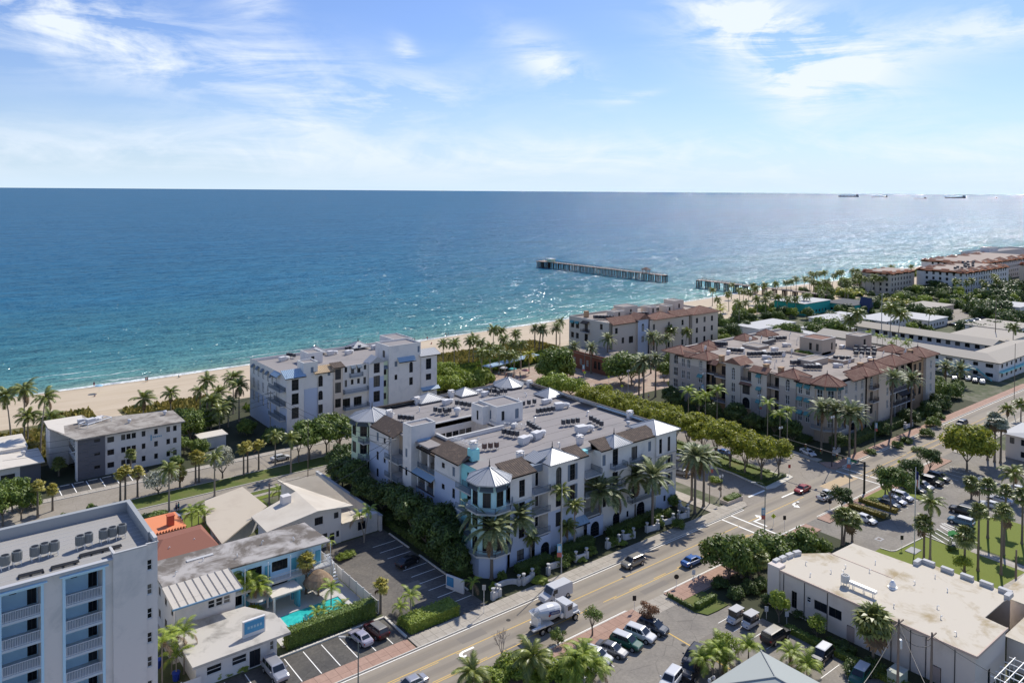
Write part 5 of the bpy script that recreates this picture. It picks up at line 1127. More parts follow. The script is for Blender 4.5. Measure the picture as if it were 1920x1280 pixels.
# ------------------------------------------------------------------ terracotta roofed block across the boulevard
m_wbase = mat('off white stucco', (.38,.345,.30),.85,.10,.8); m_grn = mat('warm grey stucco', (.28,.25,.225),.85,.06,1.5); m_och = mat('ochre brown stucco', (.30,.20,.12),.85,.06,1.5)
DK = mat('tan roof membrane', (.25,.215,.185),.9,.22,.8,(.19,.165,.14),.15,(.45,.65))
D = thing('apartment_building', 'beige four storey block with terracotta hipped roofs across the tree lined boulevard', 'building', (187,103,0))
fd = (11.1,7.5,3.9); EZ = 15.1; RZ = 14.9
m_awn[0] = m_teal; WC.pop(('awn', 1.3), None)
b = MB()
for x0, x1, y0, y1 in ((188,216,104,155.5),(216,226.5,104,124),(216,226.5,132,155.5),(226.5,249.6,104,155.5)): b.box(x0, x1, y0, y1, RZ-.3, RZ)
b.build('roof_deck', DK, D)
b = MB(); b.box(215.6,216,123.6,132.4, RZ, RZ+.7); b.box(216,226.5,123.6,124, RZ, RZ+.7); b.box(216,226.5,132,132.4, RZ, RZ+.7); b.build('parapet', m_tan, D)
facade(D, '-x', 226.5,124,132,0, RZ+.7, m_tan); facade(D, '-y', 132.0,216,226.5,0, RZ, m_tan, [(218+i*2,11.5,1.2,1.8, 'dark') for i in range(4)])
facade(D, '+x', 249.9,103,156,0, EZ, m_wbase, [(106+i*4, z, 1.4,2.0, 'dark') for i in range(12) for z in fd]); facade(D, '+y', 156,188,249.9,0, EZ, m_wbase)
# left side along the boulevard, x = 187
def LW(y, w, h, style='dark', dz=.2, fl=fd): return [(y, z+dz, w, h, style) for z in fl]
facade(D, '-x', 188.2,151.9,156,0, EZ, m_wbase, LW(153.6,1.8,2.6, 'grid'))
facade(D, '-x', 187,141.1,151.9,0, EZ-.3, m_wbase, LW(149.8,1.3,2.6, 'grid')+LW(147.7,1.3,2.6, 'grid')+[(143.2,11.2,1.35,3.2, 'arch grid'),(143.2,7.6,1.6,2.4, 'grid awn'),(143.2,4.2,1.6,2.2, 'grid')], split=(12.3, m_grn))
facade(D, '-x', 188.6,134.1,141.1,0, EZ, m_och, LW(139.6,1.6,2.6, 'door dark')+LW(135.8,2.0,2.5, 'door dark'))
for z in fd: balcony(D, 187.1,188.6,138.2,141.0, z, 'l', m_raild); balcony(D, 186.6,188.6,134.2,138.0, z-.3, 'fl', m_raild)
slope_roof(D, (186.6,137.4,13.9),(186.6,140.6,13.9),(188.4,140.6,15.2),(188.4,137.4,15.2), m_rtile)
facade(D, '-x', 186.8,129.1,134.1,0,16.0, m_wbase, [(131.5,10.9,1.35,3.6, 'arch grid'),(131.5,7.4,1.4,2.7, 'grid'),(131.5,3.8,1.4,2.7, 'grid')]); facade(D, '-y', 129.1,186.8,188.6,0,16, m_wbase)
b = MB(); b.add([(186.2,128.5,15.6),(186.2,134.6,15.6),(186.2,131.5,17.4),(192.5,128.5,15.6),(192.5,134.6,15.6),(192.5,131.5,17.4)], [(0,2,1),(0,3,5,2),(1,2,5,4),(3,4,5),(0,1,4,3)]); b.build('gable_roof', m_rtile, D)
facade(D, '-x', 188.6,125.6,129.1,0, EZ, m_tan, LW(127.0,1.8,2.5, 'door dark', .1)); balcony(D, 187.0,188.6,125.7,129.0,11.3, 'l', m_raild)
facade(D, '-x', 187.05,125.6,129.1,3.6,10.9, m_wbase, [(127.3,7.6,2.4,2.8, 'door dark'),(127.3,3.7,2.4,3.0, 'arch dark')]); slope_roof(D, (186.2,125.4,10.4),(186.2,129.2,10.4),(187.1,129.2,11.0),(187.1,125.4,11.0), m_rtile)
facade(D, '-x', 186.9,120.6,125.6,0, EZ-.2, m_wbase, LW(123.0,1.25,2.7, 'grid awn'), split=(7.0, m_grn)); facade(D, '-y', 120.6,186.9,188.6,0, EZ, m_tan)
slope_roof(D, (186.1,120.2, EZ-.4),(186.1,126.0, EZ-.4),(188.6,126.0, EZ+.9),(188.6,120.2, EZ+.9), m_rtile)
facade(D, '-x', 188.8,116.8,120.6,0, EZ, m_tan, LW(118.4,1.7,2.6, 'door dark', .1))
for z in fd[:2]: balcony(D, 187.0,188.8,116.9,120.5, z, 'l', m_raild)
facade(D, '-x', 186.9,111.7,116.8,0, EZ, m_wbase, [(114.2,11.2,1.35,3.3, 'arch grid'),(114.2,7.6,1.4,2.6, 'grid'),(114.2,4.0,1.4,2.4, 'grid')], split=(12.4, m_grn)); facade(D, '+y', 116.8,186.9,188.8,0, EZ, m_wbase)
facade(D, '-x', 187.1,106.3,111.7,0, EZ-.3, m_wbase, LW(110.6,1.3,2.6, 'grid awn')+LW(108.4,1.3,2.6, 'grid awn'), split=(11.2, m_grn))
for y0, y1 in ((105.6,112),(146,152.3)): slope_roof(D, (186.2, y0, EZ-.5),(186.2, y1, EZ-.5),(188.4, y1, EZ+.7),(188.4, y0, EZ+.7), m_rtile)
b = MB(); b.box(188.4,188.7,146,152, RZ, EZ+.75); b.box(188.4,188.7,106,112, RZ, EZ+.75); b.build('parapet', m_beam, D)
hip(D, 189.6,114.2,3.6,3.6, EZ+.05,1.9, m_rtile, 4, finial=1.1); hip(D, 190,143.4,3.9,3.5, EZ-.1,1.9, m_rtile, 4, finial=1.1); hip(D, 190.4,153.6,4.3,4.3, EZ, 1.8, m_rtile, 4)
for x, y in ((204,153.2),(224,153.4),(237,153.6)): hip(D, x, y, 3.6,3.0, EZ, 1.9, m_rtile, 4)
b = MB(); b.box(189,249.5,155.4,156, RZ, EZ+.5); b.build('parapet', m_wbase, D)
hip(D, 198.5,151.8,4.0,3.6, EZ-.1,1.8, m_rtile, 4)
# corner turret and the road front, y = 103
octo(D, 190.3,104.8,3.7,0, EZ-.1, m_tan, 'grid', [(11.2,2.5),(7.6,2.4),(4.0,2.4)], 1.7, balc=(3.4,)); hip(D, 190.3,104.8,4.9,4.9, EZ-.1,2.3, m_rtile, 8, rot=math.pi/8, finial=1.); awn_oct(D, 190.3,104.8,3.7, EZ-.3, m_teal)
facade(D, '-y', 102.6,194,206.6,0, EZ-.3, m_wbase, [(x, z+.3, w, 2.6, 'grid') for z in fd for x, w in ((196.4,1.3),(201.5,1.2),(204.9,1.5))]+[(200,1,2.4,2.2, 'arch dark')])
slope_roof(D, (198.4,101.7, EZ-.4),(206.0,101.7, EZ-.4),(206.0,104.4, EZ+1.0),(198.4,104.4, EZ+1.0), m_rtile)
facade(D, '-y', 102.2,206.6,212.6,0, EZ, m_tan, [(209.2, z+.1,1.6,3.2 if z > 11 else 2.5, 'arch grid' if z > 11 else 'door dark') for z in fd]); hip(D, 209.0,104.6,4.2,3.6, EZ, 1.8, m_rtile, 4)
for z in fd[:2]: balcony(D, 207.8,211.2,100.9,102.15, z, 'flr', m_raild)
facade(D, '-y', 101.8,212.6,219.4,0, EZ+.1, m_cream, [(217.8, z+.2,1.2,2.4, 'grid') for z in fd]); facade(D, '-x', 212.6,101.8,102.2,0, EZ, m_cream); hip(D, 215.8,105,4.6,4.3, EZ+.1,2.3, m_rtile, 4, finial=1.2)
facade(D, '-y', 104.6,219.4,236,0, EZ, m_tan, [(x, z+.1,2.2,2.5, 'door dark') for z in fd for x in (221.4,225,229,233)]); facade(D, '+x', 219.4,101.8,104.6,0, EZ, m_cream)
balcony(D, 219.5,235.9,102.6,104.5,7.4, 'f', m_raild); balcony(D, 219.5,235.9,102.2,104.5,3.7, 'f', m_raild)
b = MB()
for x in (221,224.6,228.2,231.8,235.4): b.box(x-.2, x+.2,102.7,103.1,0,7.2)
b.build('columns', m_wbase, D); slope_roof(D, (225.6,101.2,6.4),(234,101.2,6.4),(234,102.6,7.2),(225.6,102.6,7.2), m_beam)
hip(D, 229.2,106,5.6,3.6, EZ, 2.2, m_rtile, 4, finial=1.2); slope_roof(D, (233.8,102.4, EZ-.2),(241,102.4, EZ-.2),(241,106, EZ+1.3),(233.8,106, EZ+1.3), m_rtile)
facade(D, '-y', 103.2,236,243.8,0, EZ, m_och, [(x, z+.1,1.8,2.5, 'door dark') for z in fd for x in (238,241.4)]); facade(D, '-y', 102.4,243.8,250.2,0, EZ+.3, m_wbase, [(247.2, z+.2,1.3,2.5, 'grid') for z in fd]); facade(D, '-x', 243.8,102.4,103.2,0, EZ, m_wbase); facade(D, '+x', 250.2,102.4,108,0, EZ, m_wbase)
hip(D, 246.6,106.2,5.0,4.6, EZ+.3,2.1, m_rtile, 4, finial=1.0); hip(D, 246.4,114.2,4.3,3.6, EZ, 1.8, m_rtile, 4)
mass(D, 221.2,229.2,123.6,131.2, RZ, 19.6, m_tan, [(227,16,.9,2.2, 'dark')], [(127.5,16,.9,2.2, 'dark'),(125.2,16,.9,2.2, 'dark')], parapet=.15, roofm=m_rtile); mass(D, 240,247.6,121.2,126.0, RZ, 19.0, m_tan, [(243,15.6,1.4,2.2, 'dark')], parapet=.15, roofm=DK)
mass(D, 203.4,213,117,121.4, RZ, 16.6, m_tan, parapet=.1, roofm=DK); mass(D, 212,218,140,146, RZ, 15.8, m_tan, parapet=.1, roofm=DK); mass(D, 214.5,221,113.2,118, RZ, 15.9, m_tan, parapet=.4, roofm=DK)
for x, y in ((188.8,137.0),(189.4,122.4),(189.4,117.8),(212.6,107.2),(219.6,107.4),(243,106.9)):
    b = MB(); b.box(x-.8, x+.8, y-.5, y+.5, RZ, 16.6); b.box(x-.95, x+.95, y-.65, y+.65,16.6,16.8); b.build('chimney', m_och, D)
g = 'condensers on the terracotta roofed block'
ac_row(AC_S, line(201.6,143.6,203.6,140.6,4), RZ, 'square black condenser|far left on the terracotta roofed block', g, 1.1); ac_row(AC_S, line(201.4,136.2,205.6,134.0,5), RZ, 'square black condenser|left middle of the terracotta roofed block', g, 1.1)
ac_row(AC_S, line(206,151.6,208,149.6,5), RZ, 'square black condenser|by the far left chimney, terracotta roofed block', g, 1.2); ac_row(AC_S, line(219.4,142.6,225.6,143.2,7), RZ, 'square black condenser|in the far middle, terracotta roofed block', g, 1.2)
ac_row(AC_S, line(205.2,132.8,210.6,130.2,6), RZ, 'square black condenser|left of the roof garden, terracotta block', g, 1.1); ac_row(AC_S, line(201.4,121.6,205.6,120.0,5), RZ, 'square black condenser|behind the front hipped roof, terracotta block', g, 1.1)
ac_row(AC_S, line(199.6,116.4,202.6,113.8,5), RZ, 'square black condenser|nearest the corner turret, terracotta block', g, 1.1); ac_row(AC_S, line(229.4,117.0,232.8,113.2,4), RZ, 'square black condenser|in the nearer right row, terracotta block', g, 1.1)
ac_row(AC_S, line(233.6,119.4,238.2,115.6,4), RZ, 'square black condenser|in the middle right row, terracotta block', g, 1.1); ac_row(AC_S, line(238.4,121.6,241.6,117.6,3), RZ, 'square black condenser|in the farther right row, terracotta block', g, 1.1)
ac_row(AC_S, line(217.8,117.4,220.2,114.6,3), RZ, 'square black condenser|beside the low plant room, terracotta block', g, 1.1); ac_row(AC_S, line(228,146,233.4,144,5), RZ, 'square black condenser|at the back edge, terracotta block', g, 1.1); ac_row(AC_S, line(231,128.8,235.6,127.4,4), RZ, 'square black condenser|between the two penthouses, terracotta block', g, 1.1)
dp = [(219,148),(223.4,146.8),(231,138),(238,145),(213,129),(205.8,127.4),(195.2,123.4),(213.6,111.2),(232.8,110.6),(236,133),(195,148),(241,107.8),(243,133),(198,136),(222,112)]
for (x, y), o in zip(dp, ordinals(dp)): solo('satellite_dish', DISH, f'white satellite dish, {o} from the left on the terracotta roofed block', 'satellite dish', (x, y, RZ), rnd.uniform(-.5,.5), 'dishes on the terracotta roofed block', 1.8)
fp = [(199.4,142.2),(206.4,142),(202.4,131.4),(196.6,127),(208.6,135.6),(215,136.4),(224,138),(209.6,112.8),(236.4,125.4),(212,122.4),(205,115.8),(226,111)]
for (x, y), o in zip(fp, ordinals(fp)): fan(FAN1, x, y, RZ, rnd.uniform(-1,1), f'white ducted fan, {o} from the left on the terracotta roofed block', 'fans on the terracotta roofed block', 1.1)
# ------------------------------------------------------------------ terracotta roofed beach block
E_ = thing('apartment_building', 'beige beachfront block with terracotta roofs behind the palms left of the pier stub', 'building', (207,199,0))
mass(E_, 207,268,201,223,0,15.4, m_wbase, [], [(205,12.4,1.4,2.2, 'dark'),(213.2,10.6,1.8,3.2, 'door dark'),(213.2,6.6,1.8,3, 'door dark'),(218.2,11,1.8,2.6, 'dark awn'),(221,11,1.8,2.6, 'dark awn'),(218.2,7,1.6,2.2, 'dark'),(221,7,1.6,2.2, 'dark')], parapet=.6, roofm=DK)
balcony(E_, 205.4,206.9,211.2,215,10.4, 'flr', m_raild); slope_roof(E_, (205.6,211.4,13.8),(205.6,215.2,13.8),(207,215.2,14.6),(207,211.4,14.6), m_btile)
facade(E_, '-y', 199.4,207.3,220.5,0,15.2, m_wbase, [(209.4,11.4,1.4,2.2, 'dark'),(213,7.4,1.4,2.2, 'dark'),(217.5,7,2.4,2.6, 'door dark')]); slope_roof(E_, (206.8,198.6,15.0),(221,198.6,15.0),(221,202.6,17.2),(206.8,202.6,17.2), m_rtile)
facade(E_, '-y', 198.6,220.5,226.5,0,16, m_blue, [(223.4,10.8,1.6,3.2, 'arch grid'),(223.4,6.6,1.6,2.6, 'grid')]); facade(E_, '-x', 220.5,198.6,199.4,0,16, m_wbase)
b = MB(); b.add([(219.9,197.8,15.7),(227.2,197.8,15.7),(223.6,197.8,17.8),(219.9,204,15.7),(227.2,204,15.7),(223.6,204,17.8)], [(0,1,2),(0,2,5,3),(1,4,5,2),(0,3,4,1)]); b.build('gable_roof', m_rtile, E_)
facade(E_, '-y', 198.0,226.5,250.5,0,15, m_cream, [(x, z, 1.3,2.2, 'dark') for x in (229,238,246.5) for z in (11,7,3)]); hip(E_, 235.5,200.6,7.2,3.8,15.1,2.2, m_rtile, 4); slope_roof(E_, (241,197.6,14.8),(252,197.6,14.8),(252,201.6,16.8),(241,201.6,16.8), m_rtile)
mass(E_, 252,269,197.4,203,0,14.8, m_cream, [(x, z, 1.4,2.2, 'dark') for x in (255,260,265) for z in (11,7,3)], parapet=.2); hip(E_, 260.4,200.4,9,4.2,14.9,2.6, m_rtile, 4)
for x0, x1, y0, y1, z in ((218,224,209,213,17.6),(227,235,212,218,18.4),(238,242,208,213,17.8),(246,250,206,210,17.8),(256,262,210,216,18.6)): mass(E_, x0, x1, y0, y1,14.8, z, m_cream, [((x0+x1)/2,15.4,1,1.8, 'dark')], parapet=.2, roofm=DK)
for x, y in ((212,218.4),(224.6,215.4),(243,215),(251.6,213)): b = MB(); b.box(x-.9, x+.9, y-.6, y+.6,14.8,17.4); b.build('chimney', m_och, E_)
ac_row(AC_S, line(211.6,213,216.4,208.6,6),14.8, 'square dark condenser|on the left of the terracotta beach block', 'condensers on the terracotta beach block', 1.2); ac_row(AC_S, line(228.4,209.4,234.4,206.6,6),14.8, 'square dark condenser|on the middle of the terracotta beach block', 'condensers on the terracotta beach block', 1.2); ac_row(AC_S, line(244,211.8,250.6,212.4,6),14.8, 'square dark condenser|on the right of the terracotta beach block', 'condensers on the terracotta beach block', 1.2)
F_ = thing('restaurant', 'low red brown restaurant with three pale arches behind the round tree', 'building', (191,188,0)); m_red = mat('red brown stucco', (.15,.065,.045),.9,.15,2)
facade(F_, '-x', 193,188,209,0,5.6, m_red, [(190+i*2.0,1.5,1.3,2.8, 'arch dark') for i in range(3)]+[(198+i*3.4,1.6,1.2,2.2, 'grid') for i in range(3)]); facade(F_, '-y', 188,193,205,0,5.6, m_red, [(196,1.4,1.4,2.4, 'arch grid'),(200,1.4,1.4,2.4, 'arch grid')])
b = MB(); b.box(192.4,206,187.4,209.4,5.6,5.9); b.build('roof', DK, F_); b = MB(); b.box(192.2,192.5,187.3,209.5,5.9,6.5); b.build('parapet', m_red, F_)
# ------------------------------------------------------------------ two storey motel with long pale roofs, right
G_ = thing('motel', 'long two storey white motel with twin pale roofs and a turquoise stair, right edge', 'building', (255,100,0)); m_pr = mat('pale beige roof', (.30,.27,.225),.9,.1,.8,(.30,.27,.225),.1,(.5,.7))
gx = 296.5
for (x0, x1, y0, y1) in ((296.5,308,100.5,152),): pass
facade(G_, '-x', gx, 100.5,168,0,6.6, m_wb, [(y, z, 1.6 if i % 3 else 2.4,1.3, 'dark') for i, y in enumerate([103.5+k*4.4 for k in range(14)]) for z in (4.4,1.2)])
facade(G_, '-y', 100.5, gx, 345,0,6.6, m_wb, [(gx+3+k*4.4, z, 1.6,1.3, 'dark') for k in range(10) for z in (4.4,1.2)])
b = MB(); b.add([(gx-1,99.7,6.6),(gx-1,168.5,6.6),(gx+6,168.5,8.2),(gx+6,106.5,8.2),(gx+13,168.5,6.6),(gx+13,113.5,6.6)], [(0,3,2,1),(3,5,4,2)]); b.add([(gx-1,99.7,6.6),(346,99.7,6.6),(346,106.5,8.2),(gx+6,106.5,8.2),(346,113.5,6.6),(gx+13,113.5,6.6)], [(0,1,2,3),(3,2,4,5)])
b.add([(gx-1,99.7,6.4),(gx-1,99.7,6.6),(gx-1,168.5,6.6),(gx-1,168.5,6.4),(346,99.7,6.4),(346,99.7,6.6)], [(3,2,1,0),(0,1,5,4),(0,1,2,3),(4,5,1,0)]); b.build('roof', m_pr, G_)
facade(G_, '-x', 330,113,168,0,6.4, m_wb, [(116+k*3.6,4.2,1.8,1.6, 'dark') for k in range(14)]); b = MB(); b.add([(328,113.6,6.5),(328,169,6.5),(335,169,8.0),(335,113.6,8.0),(342,169,6.5),(342,113.6,6.5)], [(0,3,2,1),(3,5,4,2)]); b.build('roof', m_pr, G_)
b = MB(); b.box(327.6,330,114,168,3.1,3.3); b.build('gallery_floor', m_wb, G_)
balcony(G_, gx-1.6, gx-.05,107,124,3.4, 'l', m_turq, m_turq, .8); b = MB(); b.add([(gx-1.8,107,3.4),(gx-.3,107,3.4),(gx-.3,102.2,.1),(gx-1.8,102.2,.1)], [(0,1,2,3),(3,2,1,0)]); b.box(gx-3.4, gx-.1,109,112,2.7,3.0); b.build('stair', m_turq, G_)
b = MB(); b.box(gx, 346,99.2,100.45,3.1,3.5); b.build('gallery_slab', m_turq, G_)
# ------------------------------------------------------------------ white houses between the boulevard and the pier
def flat_house(x0, x1, y0, y1, h, label, wm=None, rm=None, wins=True, two=False):
    t = thing('house', label, 'building', (x0, y0,0)); wm = wm or m_wb
    wl = [(x0+2+i*3.2,1.1,1.4,1.3, 'dark') for i in range(int((x1-x0-2)/3.2))] if wins else []; wy = [(y0+2+i*3.4,1.1,1.4,1.3, 'dark') for i in range(int((y1-y0-2)/3.4))] if wins else []
    if two: wl += [(u, z+3.1, w, hh, s) for u, z, w, hh, s in wl]; wy += [(u, z+3.1, w, hh, s) for u, z, w, hh, s in wy]
    facade(t, '-y', y0, x0, x1,0, h, wm, wl); facade(t, '-x', x0, y0, y1,0, h, wm, wy); facade(t, '+x', x1, y0, y1,0, h, wm); facade(t, '+y', y1, x0, x1,0, h, wm)
    b = MB(); b.box(x0-.4, x1+.4, y0-.4, y1+.4, h, h+.25); b.build('roof', rm or m_wroof, t); return t
m_wr2 = MC['bright white roof']
flat_house(266,286,172,186,4.2, 'low white house with a flat roof right of the terracotta beach block', rm=m_wr2); flat_house(282,292,186,194,7.2, 'white two storey house with a boxy upper floor behind the terracotta block', rm=m_wr2, two=True)
flat_house(290,312,170,184,3.8, 'long white roofed house with pale walls behind the round green trees', rm=m_wr2); flat_house(316,336,172,188,4.0, 'broad white roofed house among palms behind the terracotta block', rm=m_wr2); flat_house(300,330,198,210,3.6, 'long low white roof among palms near the beach', rm=m_wr2)
flat_house(345,375,186,200,4.2, 'white roofed beach house left of the teal pier building', rm=m_wr2); flat_house(352,376,166,180,6.0, 'white two storey house behind the tall palms by the utility pole', rm=m_wr2, two=True); flat_house(384,404,160,178,4.0, 'white roofed restaurant with a shady yard by the parking street', rm=m_wr2)
flat_house(430,452,176,192,4.0, 'low pinkish building in front of the white condominium', m_cream, m_pr); flat_house(440,470,118,136,4.5, 'white roofed store with roof machinery, far right', m_wb, m_wr2); flat_house(356,384,118,140,4.0, 'flat pale roofed store behind the long motel', m_wb, m_pr); flat_house(380,402,94,108,5.0, 'plain white store at the far right edge', m_wb, m_wroof)
flat_house(470,492,150,164,4.0, 'white house among trees below the far condominium', m_wb, m_wr2); flat_house(388,414,126,146,4.0, 'pale flat roofed store with parked cars beside it, far right', m_wb, m_pr)
tl = flat_house(372,398,218,236,6.2, 'bright teal pier building with a white roof at the start of the pier', mat('bright teal stucco', (.05,.42,.36),.8), m_wr2)
flat_house(398,420,205,222,4.6, 'long teal building with a dark roof beside the pier shop', mat('bright teal stucco', (.05,.42,.36),.8), mat('dark flat roof', (.12,.12,.12),.9)); 
ta = thing('house', 'small A-frame building with a dark blue gable near the pier', 'building', (406,200,0)); b = MB(); b.add([(404,200,0),(412,200,0),(408,200,8.5),(404,206,0),(412,206,0),(408,206,8.5)], [(0,1,2),(0,2,5,3),(1,4,5,2)]); b.build('gable_roof', mat('dark navy gable', (.03,.04,.10),.6), ta)
# ------------------------------------------------------------------ far condominiums
H_ = thing('apartment_building', 'large white condominium with scalloped terracotta roof edges, right background', 'building', (500,200,0))
def condo(root, x0, x1, y0, y1, h, wm, floors=4, step=4.2):
    wl = [(x0+2.4+i*step, 1.4+k*3.4,1.5,1.9, 'dark') for i in range(int((x1-x0-3)/step)) for k in range(floors)]; wy = [(y0+2.4+i*step, 1.4+k*3.4,1.5,1.9, 'dark') for i in range(int((y1-y0-3)/step)) for k in range(floors)]
    facade(root, '-x', x0, y0, y1,0, h, wm, wy); facade(root, '-y', y0, x0, x1,0, h, wm, wl); facade(root, '+x', x1, y0, y1,0, h, wm); facade(root, '+y', y1, x0, x1,0, h, wm)
    b = MB(); b.box(x0+1, x1-1, y0+1, y1-1, h-.2, h+.9); b.build('roof_deck', mat('pale pink roof deck', (.27,.22,.18),.9,.15,.5), root)
    s = 5.0; b = MB(); n_ = int((y1-y0)/s)
    def pent(p, q, inn, k):
        p, q, inn = Vector(p), Vector(q), Vector(inn); e = (q-p).normalized(); o = -inn; zz = Vector((0,0,1)); hh = .9 if k % 2 else 1.5
        b.add([p+o*.8+zz*(h-.3+(k%2)*.5), q+o*.8+zz*(h-.3+(k%2)*.5), q+inn*2.2+zz*(h+hh), p+inn*2.2+zz*(h+hh), p+o*.8+zz*(h-.7), q+o*.8+zz*(h-.7)], [(0,1,2,3),(3,2,1,0),(0,4,5,1),(1,5,4,0)])
    for k in range(n_): pent((x0, y0+k*(y1-y0)/n_, 0),(x0, y0+(k+1)*(y1-y0)/n_, 0),(1,0,0), k)
    n_ = int((x1-x0)/s)
    for k in range(n_): pent((x0+k*(x1-x0)/n_, y0,0),(x0+(k+1)*(x1-x0)/n_, y0,0),(0,1,0), k); pent((x0+k*(x1-x0)/n_, y1,0),(x0+(k+1)*(x1-x0)/n_, y1,0),(0,-1,0), k)
    b.build('tile_roof_edge', mat('terracotta roof edge', (.36,.17,.10),.85,.2,1), root)
condo(H_, 535,610,202,232,14.2, m_wb)
H2 = thing('apartment_building', 'white and yellow condominium wing beside the far beach palms', 'building', (480,226,0)); condo(H2,500,534,233,252,13, m_cream)
H3 = thing('apartment_building', 'farther terracotta roofed condominium along the far shore', 'building', (620,230,0)); condo(H3,612,730,222,262,14, m_wb)
H4 = thing('apartment_building', 'grey white slab building on the far shore at the right edge', 'building', (745,268,0)); mass(H4,745,860,268,285,0,13, mat('pale grey wall', (.42,.42,.43),.8), parapet=1); mass(H4,775,795,272,280,12,16, m_wb, parapet=.5)
H5 = thing('apartment_building', 'terracotta roofed condominium at the far right edge among trees', 'building', (640,170,0)); condo(H5,640,720,176,205,14, m_cream, step=5)
fc = line(542,208,604,224,14)
for (x, y), o in zip(fc, ordinals(fc)): ac(AC_S, x, y+rnd.uniform(-5,5),15.1, o+' tiny dark condenser from the left on the far white condominium roof', 'condensers on the far condominium', 1.4)
for i in range(9): hip(H_, 539+i*8,205.5+(i%2)*23,3.4,3.2,14.9,2.0, m_rtile, 4, hips=False); hip(H3,616+i*12,226+(i%2)*30,4.4,3.6,14.7,2.2, m_rtile, 4, hips=False)
# ------------------------------------------------------------------ pier
m_pile = mat('dark pier timber', (.035,.025,.02),.9,.3,2); m_pdeck = mat('bleached pier planks', (.20,.16,.135),.9,.25,1.5)
def pier(x, y0, y1, label, z=5.0, w=5.0, seg=6.5, broken=0):
    t = thing('pier', label, 'pier', (x, y0,-.6)); n_ = int((y1-y0)/seg)
    pl = MB().tube([(0,0,-1.5),(0,0, z+.1)], .38,6).mesh('pile', m_pile); cp = MB().box(-w/2-.2, w/2+.2,-.4,.4, z-.6, z).mesh('cross_beam', m_pile); dk = MB().box(-w/2, w/2,0,(y1-y0)/n_-.12, z+.05, z+.4).mesh('deck_section', m_pdeck)
    for i in range(n_+1):
        yy = i*(y1-y0)/n_; part('cross_beam', cp, t, (0, yy, 0))
        for k in (-1,-.33,.33,1): part('pile', pl, t, (k*w/2, yy, 0),(rnd.uniform(-.02,.02),0,0))
        if i < n_: part('deck_section', dk, t, (0, yy+.06,0))
    for s in (-1,1): b = MB(); [b.box(x+s*w/2-.06, x+s*w/2+.06, y0+k*3.2-.06, y0+k*3.2+.06, z-.2, z+.9) for k in range(int((y1-y0)/3.2)+1)]; b.box(x+s*w/2-.05, x+s*w/2+.05, y0, y1, z+.75, z+.9); b.build('handrail', m_pile, t)
    return t
P1 = pier(430,362,500, 'long wooden pier section standing cut off in the sea')
b = MB(); b.box(424.5,435.5,488,500,4.45,4.9); b.build('end_deck', m_pdeck, P1)
for x in (425.5,430,434.5):
    for y in (489,492.5,496,499.5): b = MB(); b.tube([(x, y, -2),(x, y, 4.45)], .45,6); b.build('pile', m_pile, P1)
b = MB(); b.box(427.6,432.4,484,489,4.8,7.2); b.build('shelter', m_green, P1); b = MB(); b.box(427.0,433,483.4,489.6,7.2,7.6); b.build('shelter_roof', m_duct, P1)
for (x, y) in ((428.4,378),(431.6,378),(428.4,382),(431.6,382)): b = MB(); b.box(x-.15, x+.15, y-.15, y+.15,4.8,7.3); b.build('shelter_post', m_pile, P1)
hip(P1,430,380,2.6,3.0,7.4,1.6, m_btile, 4)
P2 = pier(428,300,330, 'short broken pier stub reaching from the palms into the water'); P3_ = pier(428,236,300, 'landward part of the wooden pier crossing the beach')
# ------------------------------------------------------------------ plants
def leafmat(name, c0, c1, rough=.5, spec=.35, wob=.55, sub=0.):
    m = bpy.data.materials.new(name); m.use_nodes = True; n = m.node_tree; p = n.nodes['Principled BSDF']; MC[name] = m
    geo = N('ShaderNodeNewGeometry', n); oi = N('ShaderNodeObjectInfo', n)
    c = mixc(geo.outputs['Random Per Island'], c0, c1, n)
    k = M('ADD', M('MULTIPLY', oi.outputs['Random'], wob*.5, n=n),1-wob*.25, n=n)
    k = M('MULTIPLY', k, M('ADD', M('MULTIPLY', nz(geo.outputs['Position'], .8,3,.6,0, n), wob*1.6, n=n),1-wob*.8, n=n), n=n)
    cc = N('ShaderNodeCombineXYZ', n)
    for i in range(3): n.links.new(k, cc.inputs[i])
    n.links.new(mixc(1., c, cc.outputs[0], n, 'MULTIPLY'), p.inputs['Base Color'])
    p.inputs['Roughness'].default_value = rough; p.inputs['Specular IOR Level'].default_value = spec
    if sub:
        tr = N('ShaderNodeBsdfTranslucent', n); n.links.new(mixc(1., c, cc.outputs[0], n, 'MULTIPLY'), tr.inputs['Color'])
        mx = N('ShaderNodeMixShader', n); mx.inputs[0].default_value = sub; n.links.new(p.outputs[0], mx.inputs[1]); n.links.new(tr.outputs[0], mx.inputs[2]); n.links.new(mx.outputs[0], n.nodes['Material Output'].inputs[0])
    return m
L_coco = leafmat('coconut frond', (.114,.151,.035),(.329,.348,.077),.42,.5,.5,.25); L_cocoy = leafmat('yellowing frond', (.278,.278,.039),(.600,.558,.088),.45,.4,.5,.3)
L_date = leafmat('date palm frond', (.138,.174,.068),(.352,.372,.165),.5,.4,.5,.2); L_sab = leafmat('fan palm leaf', (.088,.127,.035),(.302,.313,.068),.45,.5,.5,.22); L_saby = leafmat('yellow green fan leaf', (.177,.209,.039),(.600,.490,.098),.5,.4,.5,.25)
L_bis = leafmat('grey fan leaf', (.177,.198,.136),(.429,.443,.310),.5,.4,.4,.15)
L_dk = leafmat('dark broad leaf', (.046,.074,.020),(.138,.198,.039),.5,.4,.6,.2); L_mid = leafmat('mid green broad leaf', (.074,.127,.024),(.239,.304,.049),.5,.4,.6,.25); L_str = leafmat('yellow green street tree leaf', (.127,.174,.024),(.480,.466,.054),.5,.35,.55,.45)
